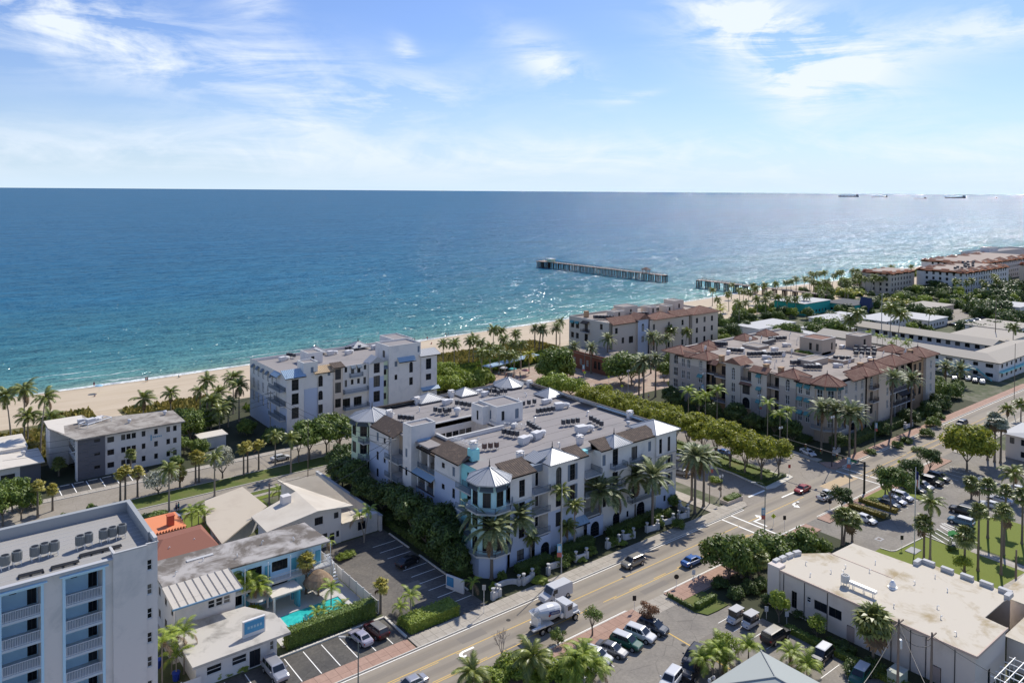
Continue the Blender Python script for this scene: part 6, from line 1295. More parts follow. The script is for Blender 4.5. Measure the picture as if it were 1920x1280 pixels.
L_sil = leafmat('silver buttonwood leaf', (.329,.337,.214),(.600,.600,.500),.6,.3,.5,.2); L_lite = leafmat('fresh green leaf', (.151,.233,.029),(.429,.490,.068),.5,.4,.5,.3); L_red = leafmat('copper leaf', (.151,.068,.039),(.429,.233,.116),.6,.3,.5,.15); L_gold = leafmat('golden hedge leaf', (.14,.13,.025),(.40,.29,.05),.6,.3,.4,.2)
L_dead = leafmat('dead frond', (.14,.09,.05),(.26,.18,.10),.7,.2,.4,.1); m_trk = mat('palm trunk bark', (.21,.18,.145),.95,.3,3, bump=.3); m_trkd = mat('dark bark', (.085,.065,.05),.95,.3,3); m_trkb = mat('grey brown bark', (.14,.115,.09),.95,.3,3)
def frond(L0, droop, nleaf, lw, ll, up0, seed, stiff=1., yaw=0.):
    """pinnate frond growing along +X: arched rachis with two rows of narrow leaflets"""
    r = random.Random(seed); b = MB(); ns = 8; P = []; ang = up0; p = Vector((0,0,0)); P.append(p.copy())
    for i in range(ns): ang -= droop/ns*(.6+.8*i/ns); p = p+Vector((math.cos(ang),0, math.sin(ang)))*(L0/ns); P.append(p.copy())
    def at(t): f = t*ns; i = min(int(f), ns-1); return P[i].lerp(P[i+1], f-i),(P[i+1]-P[i]).normalized()
    for i in range(ns):
        w0, w1 = .05*(1-i/ns)+.012,.05*(1-(i+1)/ns)+.01; b.add([P[i]+Vector((0,w0,0)), P[i]-Vector((0,w0,0)), P[i+1]-Vector((0,w1,0)), P[i+1]+Vector((0,w1,0))], [(0,1,2,3)])
    for i in range(nleaf):
        t = .13+.87*i/(nleaf-1); c, d = at(min(t, .995)); l = ll*(math.sin(math.pi*min(1, t*.85+.12))**.6)*r.uniform(.85,1.1)
        nrm = Vector((-d.z, 0, d.x))
        for s in (-1,1):
            dirv = (d*.65+Vector((0, s, 0))*.9+nrm*(.28*stiff)-Vector((0,0,(1-stiff)*.7))).normalized(); e = c+dirv*l*.55; tip = c+dirv*l-Vector((0,0, l*(.28*(1.6-stiff))))
            w = d*lw; b.add([c-w, c+w, e+w*.8, e-w*.8, tip], [(0,1,2,3),(3,2,4)])
    return b
def fanleaf(R_, pet, seed, nseg=11):
    r = random.Random(seed); b = MB(); ax = Vector((math.cos(.35),0, math.sin(.35))); c = ax*pet
    b.add([Vector((0,.03,0)), Vector((0,-.03,0)), c-Vector((0,.02,0)), c+Vector((0,.02,0))], [(0,1,2,3)])
    for i in range(nseg):
        a = (-1+2*i/(nseg-1))*1.9+r.uniform(-.05,.05); dl = Vector((math.cos(a)*ax.x, math.sin(a), math.cos(a)*ax.z*.9+.12)).normalized(); l = R_*(1-.18*abs(a)/1.9)*r.uniform(.9,1.08); sd = Vector((-math.sin(a), math.cos(a),0))*R_*.13
        m_ = c+dl*l*.6; b.add([c, m_-sd, m_+sd+Vector((0,0,.04)), c+dl*l-Vector((0,0,R_*.38))], [(0,1,2),(1,3,2)])
    return b
def merge(frs, place):
    """one crown mesh out of placed fronds"""
    b = MB()
    for k, (rx, rz, s) in place:
        mtx = Matrix.Rotation(rz, 4, 'Z') @ Matrix.Rotation(-rx, 4, 'Y') @ Matrix.Scale(s, 4); src = frs[k]; i0 = len(b.v)
        b.v += [tuple(mtx @ Vector(v)) for v in src.v]; b.f += [tuple(i+i0 for i in f) for f in src.f]; b.m += [0]*len(src.f)
    return b
def placement(nf, els, seed, kinds=3, jit=.25):
    r = random.Random(seed); out = []
    for i in range(nf): t = i/nf; el = els[0]+(els[1]-els[0])*t; out.append((r.randrange(kinds),(el+r.uniform(-.12,.12), i*2.399+r.uniform(-jit, jit), r.uniform(.85,1.08))))
    return out
PK = {}
def pkind(name, frs, mats, nf, els, lab):
    pls = [placement(nf, els, s_, len(frs)) for s_ in (1,2,3)]
    PK[name] = dict(dead=[f.mesh('frond', L_dead) for f in frs], me=[[f.mesh('frond', m_) for f in frs] for m_ in mats], crown=[[merge(frs, p).mesh('crown', m_) for p in pls] for m_ in mats], pl=pls, lab=lab)
pkind('coco', [frond(3.3,1.5,19,.085,1.05,.25,1,.35), frond(3.2,1.9,19,.085,1.0,.3,2,.25), frond(3.0,1.2,18,.085,.95,.2,3,.5)], [L_coco, L_cocoy], 25,(1.25,-.55), 'coconut palm')
pkind('date', [frond(4.0,1.15,22,.095,.8,.15,4,.95), frond(3.8,1.4,22,.095,.75,.2,5,.85), frond(4.1,.9,22,.095,.75,.1,6,1.)], [L_date, L_date], 46,(1.35,-.45), 'date palm')
pkind('sabal', [fanleaf(1.15,.95,7), fanleaf(1.05,1.1,8), fanleaf(1.2,.8,9)], [L_sab, L_saby], 30,(1.35,-.85), 'fan palm')
pkind('small', [frond(2.1,1.7,13,.06,.62,.35,10,.6), frond(2.0,2.1,13,.06,.6,.4,11,.5)], [L_lite, L_cocoy], 12,(1.1,.0), 'small feather palm')
pkind('grey', [fanleaf(1.9,1.3,12,13), fanleaf(1.8,1.5,13,13)], [L_bis, L_bis], 26,(1.3,-.8), 'grey fan palm')
TRK = {}
def trunk_mesh(h, lx, ly, kind):
    k = (round(h*2)/2, round(lx), round(ly), kind)
    if k not in TRK:
        h, lx, ly, _ = k; b = MB(); r0, r1 = {'coco': (.19,.11), 'date': (.26,.22), 'sabal': (.20,.17), 'small': (.10,.07), 'grey': (.25,.2)}[kind]
        pts = [(lx*t**1.6, ly*t**1.6, h*t-.1*(t == 0)) for t in (0,.06,.3,.6,.85,1.0)]; b.tube(pts, [r0*1.7, r0*1.1, r0,(r0+r1)/2, r1, r1*1.1], 8)
        if kind in ('date', 'sabal', 'grey'): x, y, z = pts[-1]; b.lathe(x, y, [(r1*1.1, z-.9),(r1*2.1, z-.35),(r1*1.6, z+.1),(.02, z+.35)], 8)
        TRK[k] = (b.mesh('trunk', m_trk if kind in ('coco', 'small') else (m_trkb if kind != 'sabal' else m_trkb)), pts[-1])
    return TRK[k]
palms = []
def palm(kind, x, y, h, lx=0., ly=0., label=None, group=None, near=False, yel=0, sc=1., clump=1):
    t = thing('palm_tree', label, 'palm tree', (x, y, 0),0, group); K = PK[kind]; near = near
    for c in range(clump):
        hh = h*(1 if c == 0 else rnd.uniform(.7,.95)); dx, dy = (lx, ly) if c == 0 else (lx+rnd.uniform(-1,1)*.9, ly+rnd.uniform(-1,1)*.9)
        tm, tip = trunk_mesh(max(hh, .5), dx, dy, kind); part('trunk', tm, t); v = rnd.randrange(3); rz = rnd.uniform(0,6.28)
        if near:
            s2 = sc*rnd.uniform(.84,1.12); wb_ = rnd.uniform(-.14,.14); nd = rnd.randrange(4); nn_ = len(K['pl'][v])
            for j, (k, (rx, fz_, s)) in enumerate(K['pl'][v]):
                if rnd.random() < .1: continue      # gaps in the head
                dead = j >= nn_-nd; part('frond', K['dead'][k] if dead else K['me'][yel][k], t, tip, (wb_, -rx+(.45 if dead else 0)+rnd.uniform(-.1,.1), fz_+rz), s*s2*rnd.uniform(.88,1.06))
        else: part('crown', K['crown'][yel][v], t, tip, (rnd.uniform(-.12,.12), rnd.uniform(-.12,.12), rz), sc*rnd.uniform(.85,1.15))
    palms.append(t); return t
def palmrow(kind, rows, label, group, **kw):
    """rows of x, y, h, lean x, lean y; each gets its rank from the left in its label"""
    od = ordinals(rows)
    for r_, o in zip(rows, od): palm(kind, *r_, label=label.replace('#', o), group=group, **kw)
# broadleaf crowns -------------------------------------------------
def crown_mesh(rx, rz, n_, leaf, seed, clumps=14, flat=0.):
    r = random.Random(seed); vs = []; fs = []
    cl = []
    for i in range(clumps):
        a = r.uniform(0,6.283); el = math.asin(r.uniform(-.55,1)); q = r.uniform(.45,.8); cl.append((Vector((math.cos(a)*math.cos(el)*rx*q, math.sin(a)*math.cos(el)*rx*q, math.sin(el)*rz*q)), r.uniform(.32,.5)*rx))
    cl.append((Vector((0,0,0)), rx*.6))
    for i in range(n_):
        c, cr = cl[r.randrange(len(cl))]; a = r.uniform(0,6.283); el = math.asin(r.uniform(-.75,1)); d = Vector((math.cos(a)*math.cos(el), math.sin(a)*math.cos(el), math.sin(el)*.85)); p = c+d*cr*(r.random()**.35)
        nn = (d+Vector((r.uniform(-.7,.7), r.uniform(-.7,.7), r.uniform(-.2,.9)))).normalized(); a1 = nn.orthogonal().normalized(); a1 = (Matrix.Rotation(r.uniform(0,6.28),3, nn) @ a1); b1 = nn.cross(a1); s = leaf*r.uniform(.6,1.3)
        k = len(vs); vs += [tuple(p+a1*s), tuple(p+b1*s*.55), tuple(p-a1*s), tuple(p-b1*s*.55)]; fs.append((k, k+1, k+2, k+3))
    b = MB(); b.v = vs; b.f = fs; b.m = [0]*len(fs); return b
CR = {k: [crown_mesh(3.0, z, n_, lf, s_, c_) for s_ in sd] for k, (z, n_, lf, sd, c_) in dict(round=(2.4,2800,.26,(21,22,23),16), flat=(1.5,2300,.26,(31,32),16), loose=(2.4,1500,.24,(41,42),12)).items()}
CRM = {}
def crown_for(kind, lm):
    k = (kind, lm.name)
    if k not in CRM: CRM[k] = [c.mesh('crown', lm) for c in CR[kind]]
    return CRM[k]
TT = {}
def tree_trunk(h, seed, m, spread=1.2, r0=.16):
    k = (round(h*2), seed, m.name, round(spread*2), round(r0*20))
    if k not in TT:
        r = random.Random(seed); b = MB(); fork = h*.55; b.tube([(0,0,-.1),(.05,0, fork*.5),(0,.05, fork)], [r0*1.3, r0, r0*.85], 7)
        for i in range(5): a = i*1.257+r.uniform(-.3,.3); e = Vector((math.cos(a)*spread, math.sin(a)*spread, h*1.25)); b.tube([(0,.03, fork-.1),(e.x*.5, e.y*.5,(fork+e.z)*.5), tuple(e)], [r0*.6, r0*.4, r0*.15], 5)
        TT[k] = b.mesh('trunk', m)
    return TT[k]
def tree(x, y, h, r, lm, label, group=None, kind='round', cat='tree', rzs=1., tm=None, n_=1, name='broadleaf_tree', sp=None):
    """h = total height, r = crown radius"""
    t = thing(name, label, cat, (x, y, 0),0, group); zr = {'round': 2.4, 'flat': 1.5, 'loose': 2.4}[kind]; s = r/3.0; ch = zr*s*rzs*1.25
    part('trunk', tree_trunk(max(.6, h-ch*1.6), rnd.randrange(3), tm or m_trkb, (sp or r*.45),.07+.035*r), t)
    for i in range(n_):
        cr = crown_for(kind, lm); o = (0,0) if i == 0 else (rnd.uniform(-.5,.5)*r, rnd.uniform(-.5,.5)*r)
        part('crown', cr[rnd.randrange(len(cr))], t, (o[0], o[1], h-ch),(0,0, rnd.uniform(0,6.28)),(s*rnd.uniform(.92,1.08), s*rnd.uniform(.92,1.08), s*rzs))
    return t
def bush(x, y, r, h, lm, label, group=None, kind='round', z=0., name='shrub'):
    cr = crown_for(kind, lm); zr = {'round': 2.4, 'flat': 1.5, 'loose': 2.4}[kind]
    return solo(name, cr[rnd.randrange(len(cr))], label, 'shrub', (x, y, z+h*.45), rnd.uniform(0,6.28), group, (r/3.0, r/3.0, h*.55/zr))
def hedge(x0, x1, y0, y1, h, lm, label, group=None, z=.0, dens=26, leaf=.13, name='hedge'):
    b = MB(); r = random.Random(int(x0*7+y0*13)); w, d = x1-x0, y1-y0; cx, cy = (x0+x1)/2,(y0+y1)/2
    b.box(x0+.12, x1-.12, y0+.12, y1-.12, z, z+h-.12, bottom=False)
    faces = [((0,0,1), w*d),((0,-1,0), w*h),((-1,0,0), d*h),((1,0,0), d*h),((0,1,0), w*h)]
    for nrm, ar in faces:
        for i in range(int(ar*dens)):
            u, v = r.random(), r.random()
            if nrm[2]: p = Vector((x0+u*w, y0+v*d, z+h))
            elif nrm[1]: p = Vector((x0+u*w, y0 if nrm[1] < 0 else y1, z+v*h))
            else: p = Vector((x0 if nrm[0] < 0 else x1, y0+u*d, z+v*h))
            nn = (Vector(nrm)+Vector((r.uniform(-.8,.8), r.uniform(-.8,.8), r.uniform(-.3,.8)))).normalized(); p += Vector(nrm)*r.uniform(-.12,.08); a1 = Matrix.Rotation(r.uniform(0,6.28),3, nn) @ nn.orthogonal().normalized(); b1 = nn.cross(a1); s = leaf*r.uniform(.7,1.4); k = len(b.v)
            b.v += [tuple(p+a1*s), tuple(p+b1*s*.6), tuple(p-a1*s), tuple(p-b1*s*.6)]; b.f.append((k, k+1, k+2, k+3)); b.m.append(0)
    o = b.build(name, lm, None, (cx, cy, 0)); return tag(o, label, 'hedge', group)
# ------------------------------------------------------------------ palms, near to far
palmrow('coco', [(20.8,234.8,10.9,-0.8,0.6),(23.1,227.8,13.4,0.2,-0.1),(25.1,215.4,14,0.7,-0.6),(23.9,228.2,6.3,-0.2,0.2),(27.2,224.7,6.5,0.8,-0.7)], '# coconut palm from the left on the sand at the left edge', 'beach palms at the left edge', near=True, sc=1.25)
palmrow('coco', [(52,232.1,5.5,0.2,-0.1),(59.8,234.1,5.5,0,-0),(65.3,218.3,11.4,0.4,-0.3),(73.5,221.1,10.4,-0.3,0.2),(65,223.6,7.6,0.2,-0.2),(67.9,216.4,7.9,0,-0),(68.4,209.9,6.3,0.2,-0.2),(64.8,205.8,6,0.2,-0.1),(72.4,213,10.2,0.1,-0.1),(63.9,209.9,7.8,0.1,-0.1)], '# coconut palm from the left behind the slate fronted motel', 'palms between the two left beach blocks', near=True, sc=1.15)
palmrow('sabal', [(19.8,174.3,5.8,0.4,-0.3),(22.6,176.3,3.8,0.5,-0.4),(34.3,173,5.7,-0,0),(35.3,173.2,6.2,0.4,-0.4),(37.7,173.5,5,0.3,-0.2),(46.1,173.3,2.9,-0.2,0.2),(49.6,174,5.7,0.2,-0.2),(50.3,173.9,5,0.2,-0.1),(59.4,171.7,6.1,0.2,-0.2),(60.7,172.8,5.8,0.2,-0.1),(63.4,173.2,5.3,0.1,-0.1)], '# fan palm from the left along the side road median', 'fan palms along the side road', near=True, yel=1)
palmrow('coco', [(41,161.9,8.4,0.1,-0.1),(50.6,164,8.7,0.2,-0.1),(67.6,173.9,6.8,0.2,-0.1),(68.5,166.8,8.2,0.2,-0.1)], '# tall thin coconut palm from the left beside the side road', 'thin palms along the side road', near=True, sc=.85)
palmrow('sabal', [(38.6,208.5,5,0.5,-0.4),(36.7,194,2.7,0.5,-0.4),(26.5,196.9,2.4,0.1,-0.1),(45.8,196.8,1.3,0.1,-0.1),(47.7,193.5,2.6,-0.2,0.1),(48.9,192.6,2.4,0.2,-0.2),(39.4,187.8,4.6,0,-0),(23.4,190.3,1.1,-4.2,3.4)][:7], '# short fan palm from the left in front of the slate fronted motel', 'small palms at the slate fronted motel')
palmrow('date', [(82.4,194.7,5.9,0,-0),(94.3,204.1,5.2,0.1,-0.1),(103.2,200,5.3,0.1,-0.1),(116.1,202.8,4.6,0,-0),(124.5,207.1,5.4,0.1,-0.1),(84.6,175,5.9,-0,0),(144.9,217.4,1.1,0,-0)], '# date palm from the left in front of the white beach block', 'date palms at the white beach block', near=True, sc=.85)
palmrow('date', [(76.5,105.8,9.2,-0.1,0),(76.3,100.7,8.4,0.1,-0.1),(82.9,102.3,7.9,0.5,-0.4),(102.7,101.7,8,-0,0),(107.4,102.5,7.1,-0.2,0.1),(113,102.1,8.6,0,-0),(112.5,97.1,10.2,-0,0)], '# date palm from the left in front of the white block road face', 'date palms in front of the white block', near=True, sc=1.12)
palmrow('coco', [(91,99.6,11.7,-0.3,0.2),(94.5,99.9,8,-0.1,0.1),(93.8,101,4.1,0.1,-0.1),(85.7,101.7,4,0.1,-0.1)], '# slim palm from the left before the white block arches', 'slim palms in front of the white block', near=True, sc=.7)
palmrow('date', [(129.3,100.9,8.6,-0.4,0.3),(124.6,96.4,11.3,-0.1,0.1),(128.6,97.3,10.2,0.1,-0)], '# tall date palm from the left on the street corner of the white block', 'corner date palms', near=True, sc=.95)
palmrow('small', [(65.7,125.7,4.9,-0.7,0.5),(65.7,125.7,5.3,0.6,-0.5),(55.7,120,4.8,0.5,-0.4),(51.2,120.5,5,0.1,-0.1),(51.2,108.8,3,0.2,-0.2),(41.7,115.8,3.3,0.3,-0.2)], '# slender feather palm from the left around the pool motel', 'feather palms around the pool motel', near=True, sc=1.15)
palmrow('small', [(40.5,116.7,5.7,0.5,-0.4),(41.1,115.7,4.5,0.5,-0.4)], '# bushy clump of palms from the left beside the cabana', 'bushy palm clumps by the cabana', near=True, sc=1.35, clump=3)
palmrow('sabal', [(49.9,115.2,4.9,0.3,-0.2),(56.6,102.9,4.1,-0.2,0.1)], '# fan palm from the left beside the white panel fence', 'fan palms near the fence', near=True, yel=1)
palmrow('small', [(48.7,106.1,1.7,-0,0),(47.7,106.3,1.5,0,-0),(58.9,100.9,1.2,-0,0),(59.4,98.7,3.4,-0,0),(70.8,98.4,2.1,-0,0),(33.7,104.5,1.3,0.1,-0),(51.9,106.4,0.8,-0,0)], '# little green palm from the left in the hedge beds by the road', 'little palms in the roadside beds', near=True, yel=0)
palmrow('small', [(25.6,104.6,6.2,0.1,-0.1),(27.4,107,5.2,0,-0),(28.7,106,5.4,-0,0),(27.5,105.2,3.2,-0,0),(41.7,148.7,3.8,0.2,-0.1),(42.8,148.4,4.1,0.3,-0.3),(43.6,147.2,3.4,0.3,-0.3),(60.5,153.6,2,0,-0)], '# feathery palm from the left between tall block and motel', 'palms beside the tall block', near=True, yel=0, sc=1.3)
palmrow('coco', [(64.3,75.6,3.5,-0,0),(57.4,79.9,2.2,0.1,-0.1)], '# big bright coconut palm from the left at the bottom edge', 'palms at the bottom edge', near=True, yel=0, sc=1.0)
palmrow('small', [(69.2,71.3,4.2,0,-0),(69.7,70.3,2.8,0.1,-0.1),(67.9,71.7,2.7,0.1,-0.1)], '# leafy fan palm from the left at the bottom edge by the parked cars', 'leafy palms at the bottom edge', near=True, sc=1.5, clump=3)
palmrow('small', [(84.8,62.4,3,-0.1,0.1),(83.1,62.6,2.5,-0.2,0.1),(85.7,61.8,3.2,-0,0),(90.9,60.9,2.1,-0,0),(94.8,57,1.5,-0,0),(94.6,54.3,1.4,-0,0),(86.4,61.2,1.6,-0.1,0)], '# short bushy palm from the left around the grey hipped roof', 'bushy palms around the grey roof', near=True, sc=1.2, clump=2)
palmrow('sabal', [(103.5,49.7,5.3,-0.3,0.2)], 'large fan palm against the cream hall wall behind the power pole', 'hall fan palm', near=True, sc=1.7)
palmrow('sabal', [(110.1,75.3,3.6,0.1,-0.1),(111,74.2,3.4,-0,0),(111.6,73,3.5,-0,0)], '# fan palm from the left beside the cream hall corner', 'fan palms at the hall corner', near=True, sc=1.0)
palmrow('sabal', [(135.1,71,5.1,-0.3,0.3),(135.6,70.9,4.4,0.6,-0.4),(137.9,70.5,3.5,0.3,-0.2),(141.2,59.1,6,-0.2,0.1),(142.1,52.8,5.8,-0.1,0.1),(144.6,51.6,10.1,-0.1,0),(146.2,48.6,10.6,0.1,-0.1),(154.6,51,7.2,0.2,-0.1),(159.9,55.5,9.3,-0.1,0.1),(177.3,64.8,3.1,-0.1,0.1),(167.2,55,6.9,-0.2,0.1),(162.3,50.6,8.7,-0.5,0.4)], '# fan palm from the left around the lawn and visitor lot', 'fan palms around the lawn', near=True, sc=1.15)
palmrow('coco', [(142.3,58.5,10.1,0.4,-0.3),(184.8,59.4,5.4,0.2,-0.1),(240.8,79.3,5.1,-0.1,0.1),(249.7,78.8,5.1,-0.1,0.1)], '# coconut palm from the left on the right side past the flagpole', 'coconut palms on the right', near=True, sc=.95)
palmrow('grey', [(206.7,70.6,9.6,-0.4,0.3),(207,69.4,9.1,0.5,-0.4),(206.9,72.2,7.1,-0.3,0.2)], '# tall silvery fan palm from the left before the white roofed house', 'silvery palms right', near=True, sc=.9)
palmrow('date', [(181.3,97.4,10.5,0.1,-0.1),(181.9,94.1,10.3,-0.4,0.3),(185.3,94.4,9.4,0.2,-0.1),(180,100.4,10.3,0.3,-0.3),(207.4,95.9,14.9,0.6,-0.5),(219.1,95.8,13.2,0.2,-0.1),(276.5,109.7,5.8,0,-0),(280.5,106.7,5.1,0.2,-0.1)], '# date palm from the left along the terracotta block road side', 'date palms by the terracotta block', near=True, sc=1.05)
palmrow('small', [(170.5,109.6,11.6,0.1,-0.1),(175.3,107,9.3,0.1,-0.1),(175.6,128.7,10.1,0.1,-0.1),(171.6,106.8,8.9,-0.1,0.1),(173,130.7,8.6,0.1,-0.1),(173.2,136.7,8.4,-0.1,0.1),(173.6,133.3,7.1,0,-0)], '# thin shaded palm from the left along the terracotta block', 'thin palms by the terracotta block', near=False, sc=1.5)
palmrow('date', [(181.7,161,11.5,-0.2,0.1),(185.7,159.6,12.2,-0.1,0.1),(182.4,163.6,9.9,-0.3,0.3),(191.2,194.3,9.2,0.2,-0.2),(194.2,206.5,7.2,0.1,-0.1),(201.8,196.5,10.7,-0.1,0.1),(208.4,181.4,13,-0.1,0.1)], '# date palm from the left along the plaza by the restaurant', 'date palms on the plaza', near=True, sc=.95)
def crownrow(kind, z, pts, label, group, **kw):
    rows = [(x, y, z*rnd.uniform(.93,1.05), rnd.uniform(-.6,.6), rnd.uniform(-.6,.6)) for x, y in pts]; palmrow(kind, rows, label, group, **kw)
crownrow('coco', 9, [(154.5,234.4),(156.8,230.5),(163.8,231.2),(166.9,232.7),(166.3,226.9),(182.9,241.3),(187.6,242.2),(178.5,228.1),(186.7,231.5),(174.2,218.7),(175.2,214.3),(163.8,217.9),(165.3,214.5),(155.1,211),(155.6,206.4),(159.4,203.5),(161.3,201)], '# coconut palm from the left in the grove behind the white block', 'palm grove behind the white block', sc=.95)
crownrow('coco', 7, [(173.6,207.8)], 'bright yellow green coconut palm beside the round dark tree by the plaza', 'lone bright palm', yel=1); crownrow('coco', 10, [(216.5,238.9),(229.1,209.5),(249.8,208.2),(255.4,207.4),(237.9,195.8),(269.8,206.8),(269.2,200.5),(241.6,192.6),(218,205.8)], '# coconut palm from the left in front of the terracotta beach block', 'coconut palms at the terracotta beach block', sc=.9)
crownrow('date', 9, [(200.1,236),(200.8,234.1),(201.2,232.3),(207.7,231.4),(223.9,192),(226.9,189.8)], '# stout date palm from the left on the dune beside the beach block', 'date palms on the dune', sc=.85)
o_ = (1320,500,6.4)
crownrow('coco', 9, [(361.3,269),(331,243.4),(351.8,251),(332.7,232.8),(374.2,259.8),(366.5,248.6),(368,253),(402.7,270.2),(350,232.2),(408.7,266),(355.5,230.7),(370.3,237.9),(421.4,266.8),(364.1,229.5),(361,221.9),(430.1,264.1),(432,262.7),(448.2,268.8),(452.2,266),(370.6,222.4),(383.1,223.6),(444.6,253.9),(443.7,251.2),(406.5,228.5),(451.1,249.4),(322.4,224),(336.5,230),(394.1,279.4),(388.3,258.7),(505.3,259.2),(509.3,256.4)], '# wind blown coconut palm from the left around the pier shop', 'palms around the pier shop')
crownrow('coco', 10, [(500.8,255.4),(512.7,255.1),(501.5,247),(497.8,242),(497.3,238.6),(500.3,236.6),(650.9,275.6),(594.1,261.5),(568.8,264.4),(362.7,117.9),(377.4,158.1),(532.1,196.8)], '# coconut palm from the left around the far condominium', 'palms around the far condominium')
crownrow('small', 6, [(320.9,234.6),(423.5,199.5),(427.4,196.6),(427.8,191.3),(442.2,236.9),(439.5,229.8),(435.4,221.2),(331.3,241.2)], '# bright yellow palm from the left in the gardens near the pier', 'yellow palms near the pier', yel=1, sc=1.9)
palmrow('coco', [(324.4,151.1,16.7,0.7,-0.5),(325.4,167.3,12.7,0.9,-0.7),(327,149.2,14,1.2,-1),(324,168.3,9.4,-0.3,0.2)], '# very large shaggy palm from the left behind the terracotta block', 'shaggy tall palms', sc=1.35)
crownrow('small', 5, [(263.2,126.9),(262.8,124.8),(261.4,121.1),(262.7,120.1),(264.4,117.7),(264,115.8),(266.7,131.8)], '# thin dark palm from the left behind the terracotta block rear edge', 'row of small palms')
for t in palms[-7:]:
    for c in t.children:
        if c.name.startswith('trunk'): c.scale = (1,1,3.1)
        else: c.location.z *= 3.1
# ------------------------------------------------------------------ broadleaf trees
st_rows = [(151.2,98.6+i*4.1) for i in range(15)]+[(155.6,97.0+i*4.3) for i in range(14)]
for (x, y), o in zip(st_rows, ordinals(st_rows)): tree(x+rnd.uniform(-.4,.4), y, rnd.uniform(9.2,10.6), rnd.uniform(2.9,3.4), L_str, f'{o} yellow green street tree from the left in the boulevard median', 'street trees in the boulevard median', 'round', rzs=.95, n_=2)
def trees(rows, lm, label, group, kind='round', **kw):
    for (x, y, h, r), o in zip(rows, ordinals(rows)): tree(x, y, h, r, lm, label.replace('#', o), group, kind, **kw)
trees([(14,174.2,8.29,3.0),(16.1,180.4,7.51,3.2),(17.1,174.9,6.82,2.8),(15.8,187.2,4.66,3.0),(19.4,181,3.84,2.2)], L_mid, '# glossy green tree from the left at the left edge by the side road', 'trees at the left edge')
trees([(41.5,172.4,6.16,3.0),(55.1,173,7.82,3.4)], L_sil, '# silvery tree from the left in the side road median', 'silvery trees', 'loose', n_=2)
trees([(56.2,201.6,9.15,3.4),(52.9,195.2,4.6,2.0),(49.4,188.7,2.51,1.8)], L_mid, '# round green tree from the left beside the slate fronted motel', 'trees by the slate motel')
trees([(75.4,172.4,10.58,4.0),(80.3,173.4,10.52,4.2),(83,172.3,9.51,3.6),(72.5,171.9,8.67,2.6)], L_mid, '# leafy tree from the left before the white beach block', 'leafy trees by the side road', n_=2)
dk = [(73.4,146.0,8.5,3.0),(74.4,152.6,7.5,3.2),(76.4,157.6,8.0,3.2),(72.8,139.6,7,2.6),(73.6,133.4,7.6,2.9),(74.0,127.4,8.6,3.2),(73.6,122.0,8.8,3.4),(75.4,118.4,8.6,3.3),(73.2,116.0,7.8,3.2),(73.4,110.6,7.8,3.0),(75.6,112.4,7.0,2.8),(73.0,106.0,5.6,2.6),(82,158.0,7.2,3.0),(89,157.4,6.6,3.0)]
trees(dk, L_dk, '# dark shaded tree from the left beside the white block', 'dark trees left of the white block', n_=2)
trees([(144,215.3,7.83,4.6),(144.3,208.8,5.73,4.6),(147.6,206.3,4.66,4.2),(139.3,205.8,5.23,4.0),(153,207.6,5.1,3.6),(134.4,205.3,6.04,3.4)], L_lite, '# bushy bright green tree from the left between the beach block and the grove', 'bushy trees behind the white block', 'round', n_=2)
trees([(172.7,193.8,12.81,5.6),(178.4,196,7.47,4.4),(169.1,193.8,8.34,3.8)], L_mid, '# large dark green tree from the left before the restaurant', 'large trees on the plaza', n_=2)
trees([(160.7,183.1,5.84,4.4),(162.2,178.7,7.16,4.6),(165,176.7,5.78,4.2)], L_lite, '# wide flat green tree from the left behind the white block', 'flat crowned trees behind the white block', 'flat', n_=2)
trees([(187.6,176.4,12.05,5.6),(190.5,174.2,11.16,4.6)], L_mid, '# broad green tree from the left in the plaza median', 'broad plaza trees', 'round', n_=2)
trees([(214.8,176.6,8.64,4.0),(203.2,170.9,7.36,3.4),(195.6,159.3,6.1,3.0)], L_mid, '# green tree from the left beside the terracotta block corner', 'trees at the terracotta block corner')
trees([(302.4,184.3,9.36,5.4),(301,191.2,7.13,4.4),(325.2,179.6,10.87,7.6),(316.9,179.5,8.57,5.6),(325.3,173.4,7.38,5.0)], L_mid, '# round dark tree from the left behind the terracotta block', 'round trees behind the terracotta block', n_=2)
trees([(194.6,72.2,11.47,4.6)], L_str, 'large spreading olive green tree beside the visitor lot on the right', 'olive tree', n_=4, tm=m_trkb)
trees([(185.1,76.5,6.96,2.4),(177.3,77.5,5.97,2.6),(164.9,77.2,6.94,2.2),(150.4,79.2,5.44,2.3),(173.6,75.3,3.92,2.2)], L_dk, '# small dark round tree from the left along the visitor lot', 'small dark trees along the lot', 'round')
trees([(156.9,72.3,9.65,3.0)], L_mid, 'mid green tree with a round shadow at the end of the golden hedges', 'mid green tree', n_=2)
trees([(108,76.4,7.82,3.3),(110.8,75.6,7.16,3.4),(120.7,77.1,4.84,3.6),(124.1,76.1,3.69,3.6),(126.3,73.4,5.12,3.2),(115.6,78.1,4.74,3.2)], L_mid, '# big green tree from the left beside the cream hall', 'big trees beside the cream hall', n_=2)
trees([(103,63.8,5.41,1.7)], L_lite, 'clipped egg shaped green tree at the cream hall wall', 'clipped tree', rzs=1.3); trees([(103.8,58.2,3.85,1.8),(141,52.4,3.84,1.7)], L_lite, '# small soft green tree from the left around the cream hall', 'small soft trees', 'loose')
trees([(78.1,78.6,4.89,1.5),(72.8,80.2,2.72,1.4)], L_mid, '# young green tree on a stake from the left by the parked cars', 'young trees by the parked cars', 'loose'); trees([(86.6,75.5,4.04,1.7)], L_red, 'copper leaved young tree at the tip of the planted island', 'copper tree', 'loose'); trees([(87.4,62.2,5.18,2.0)], L_lite, 'loose olive tree above the bushy palms by the grey roof', 'loose tree', 'loose')
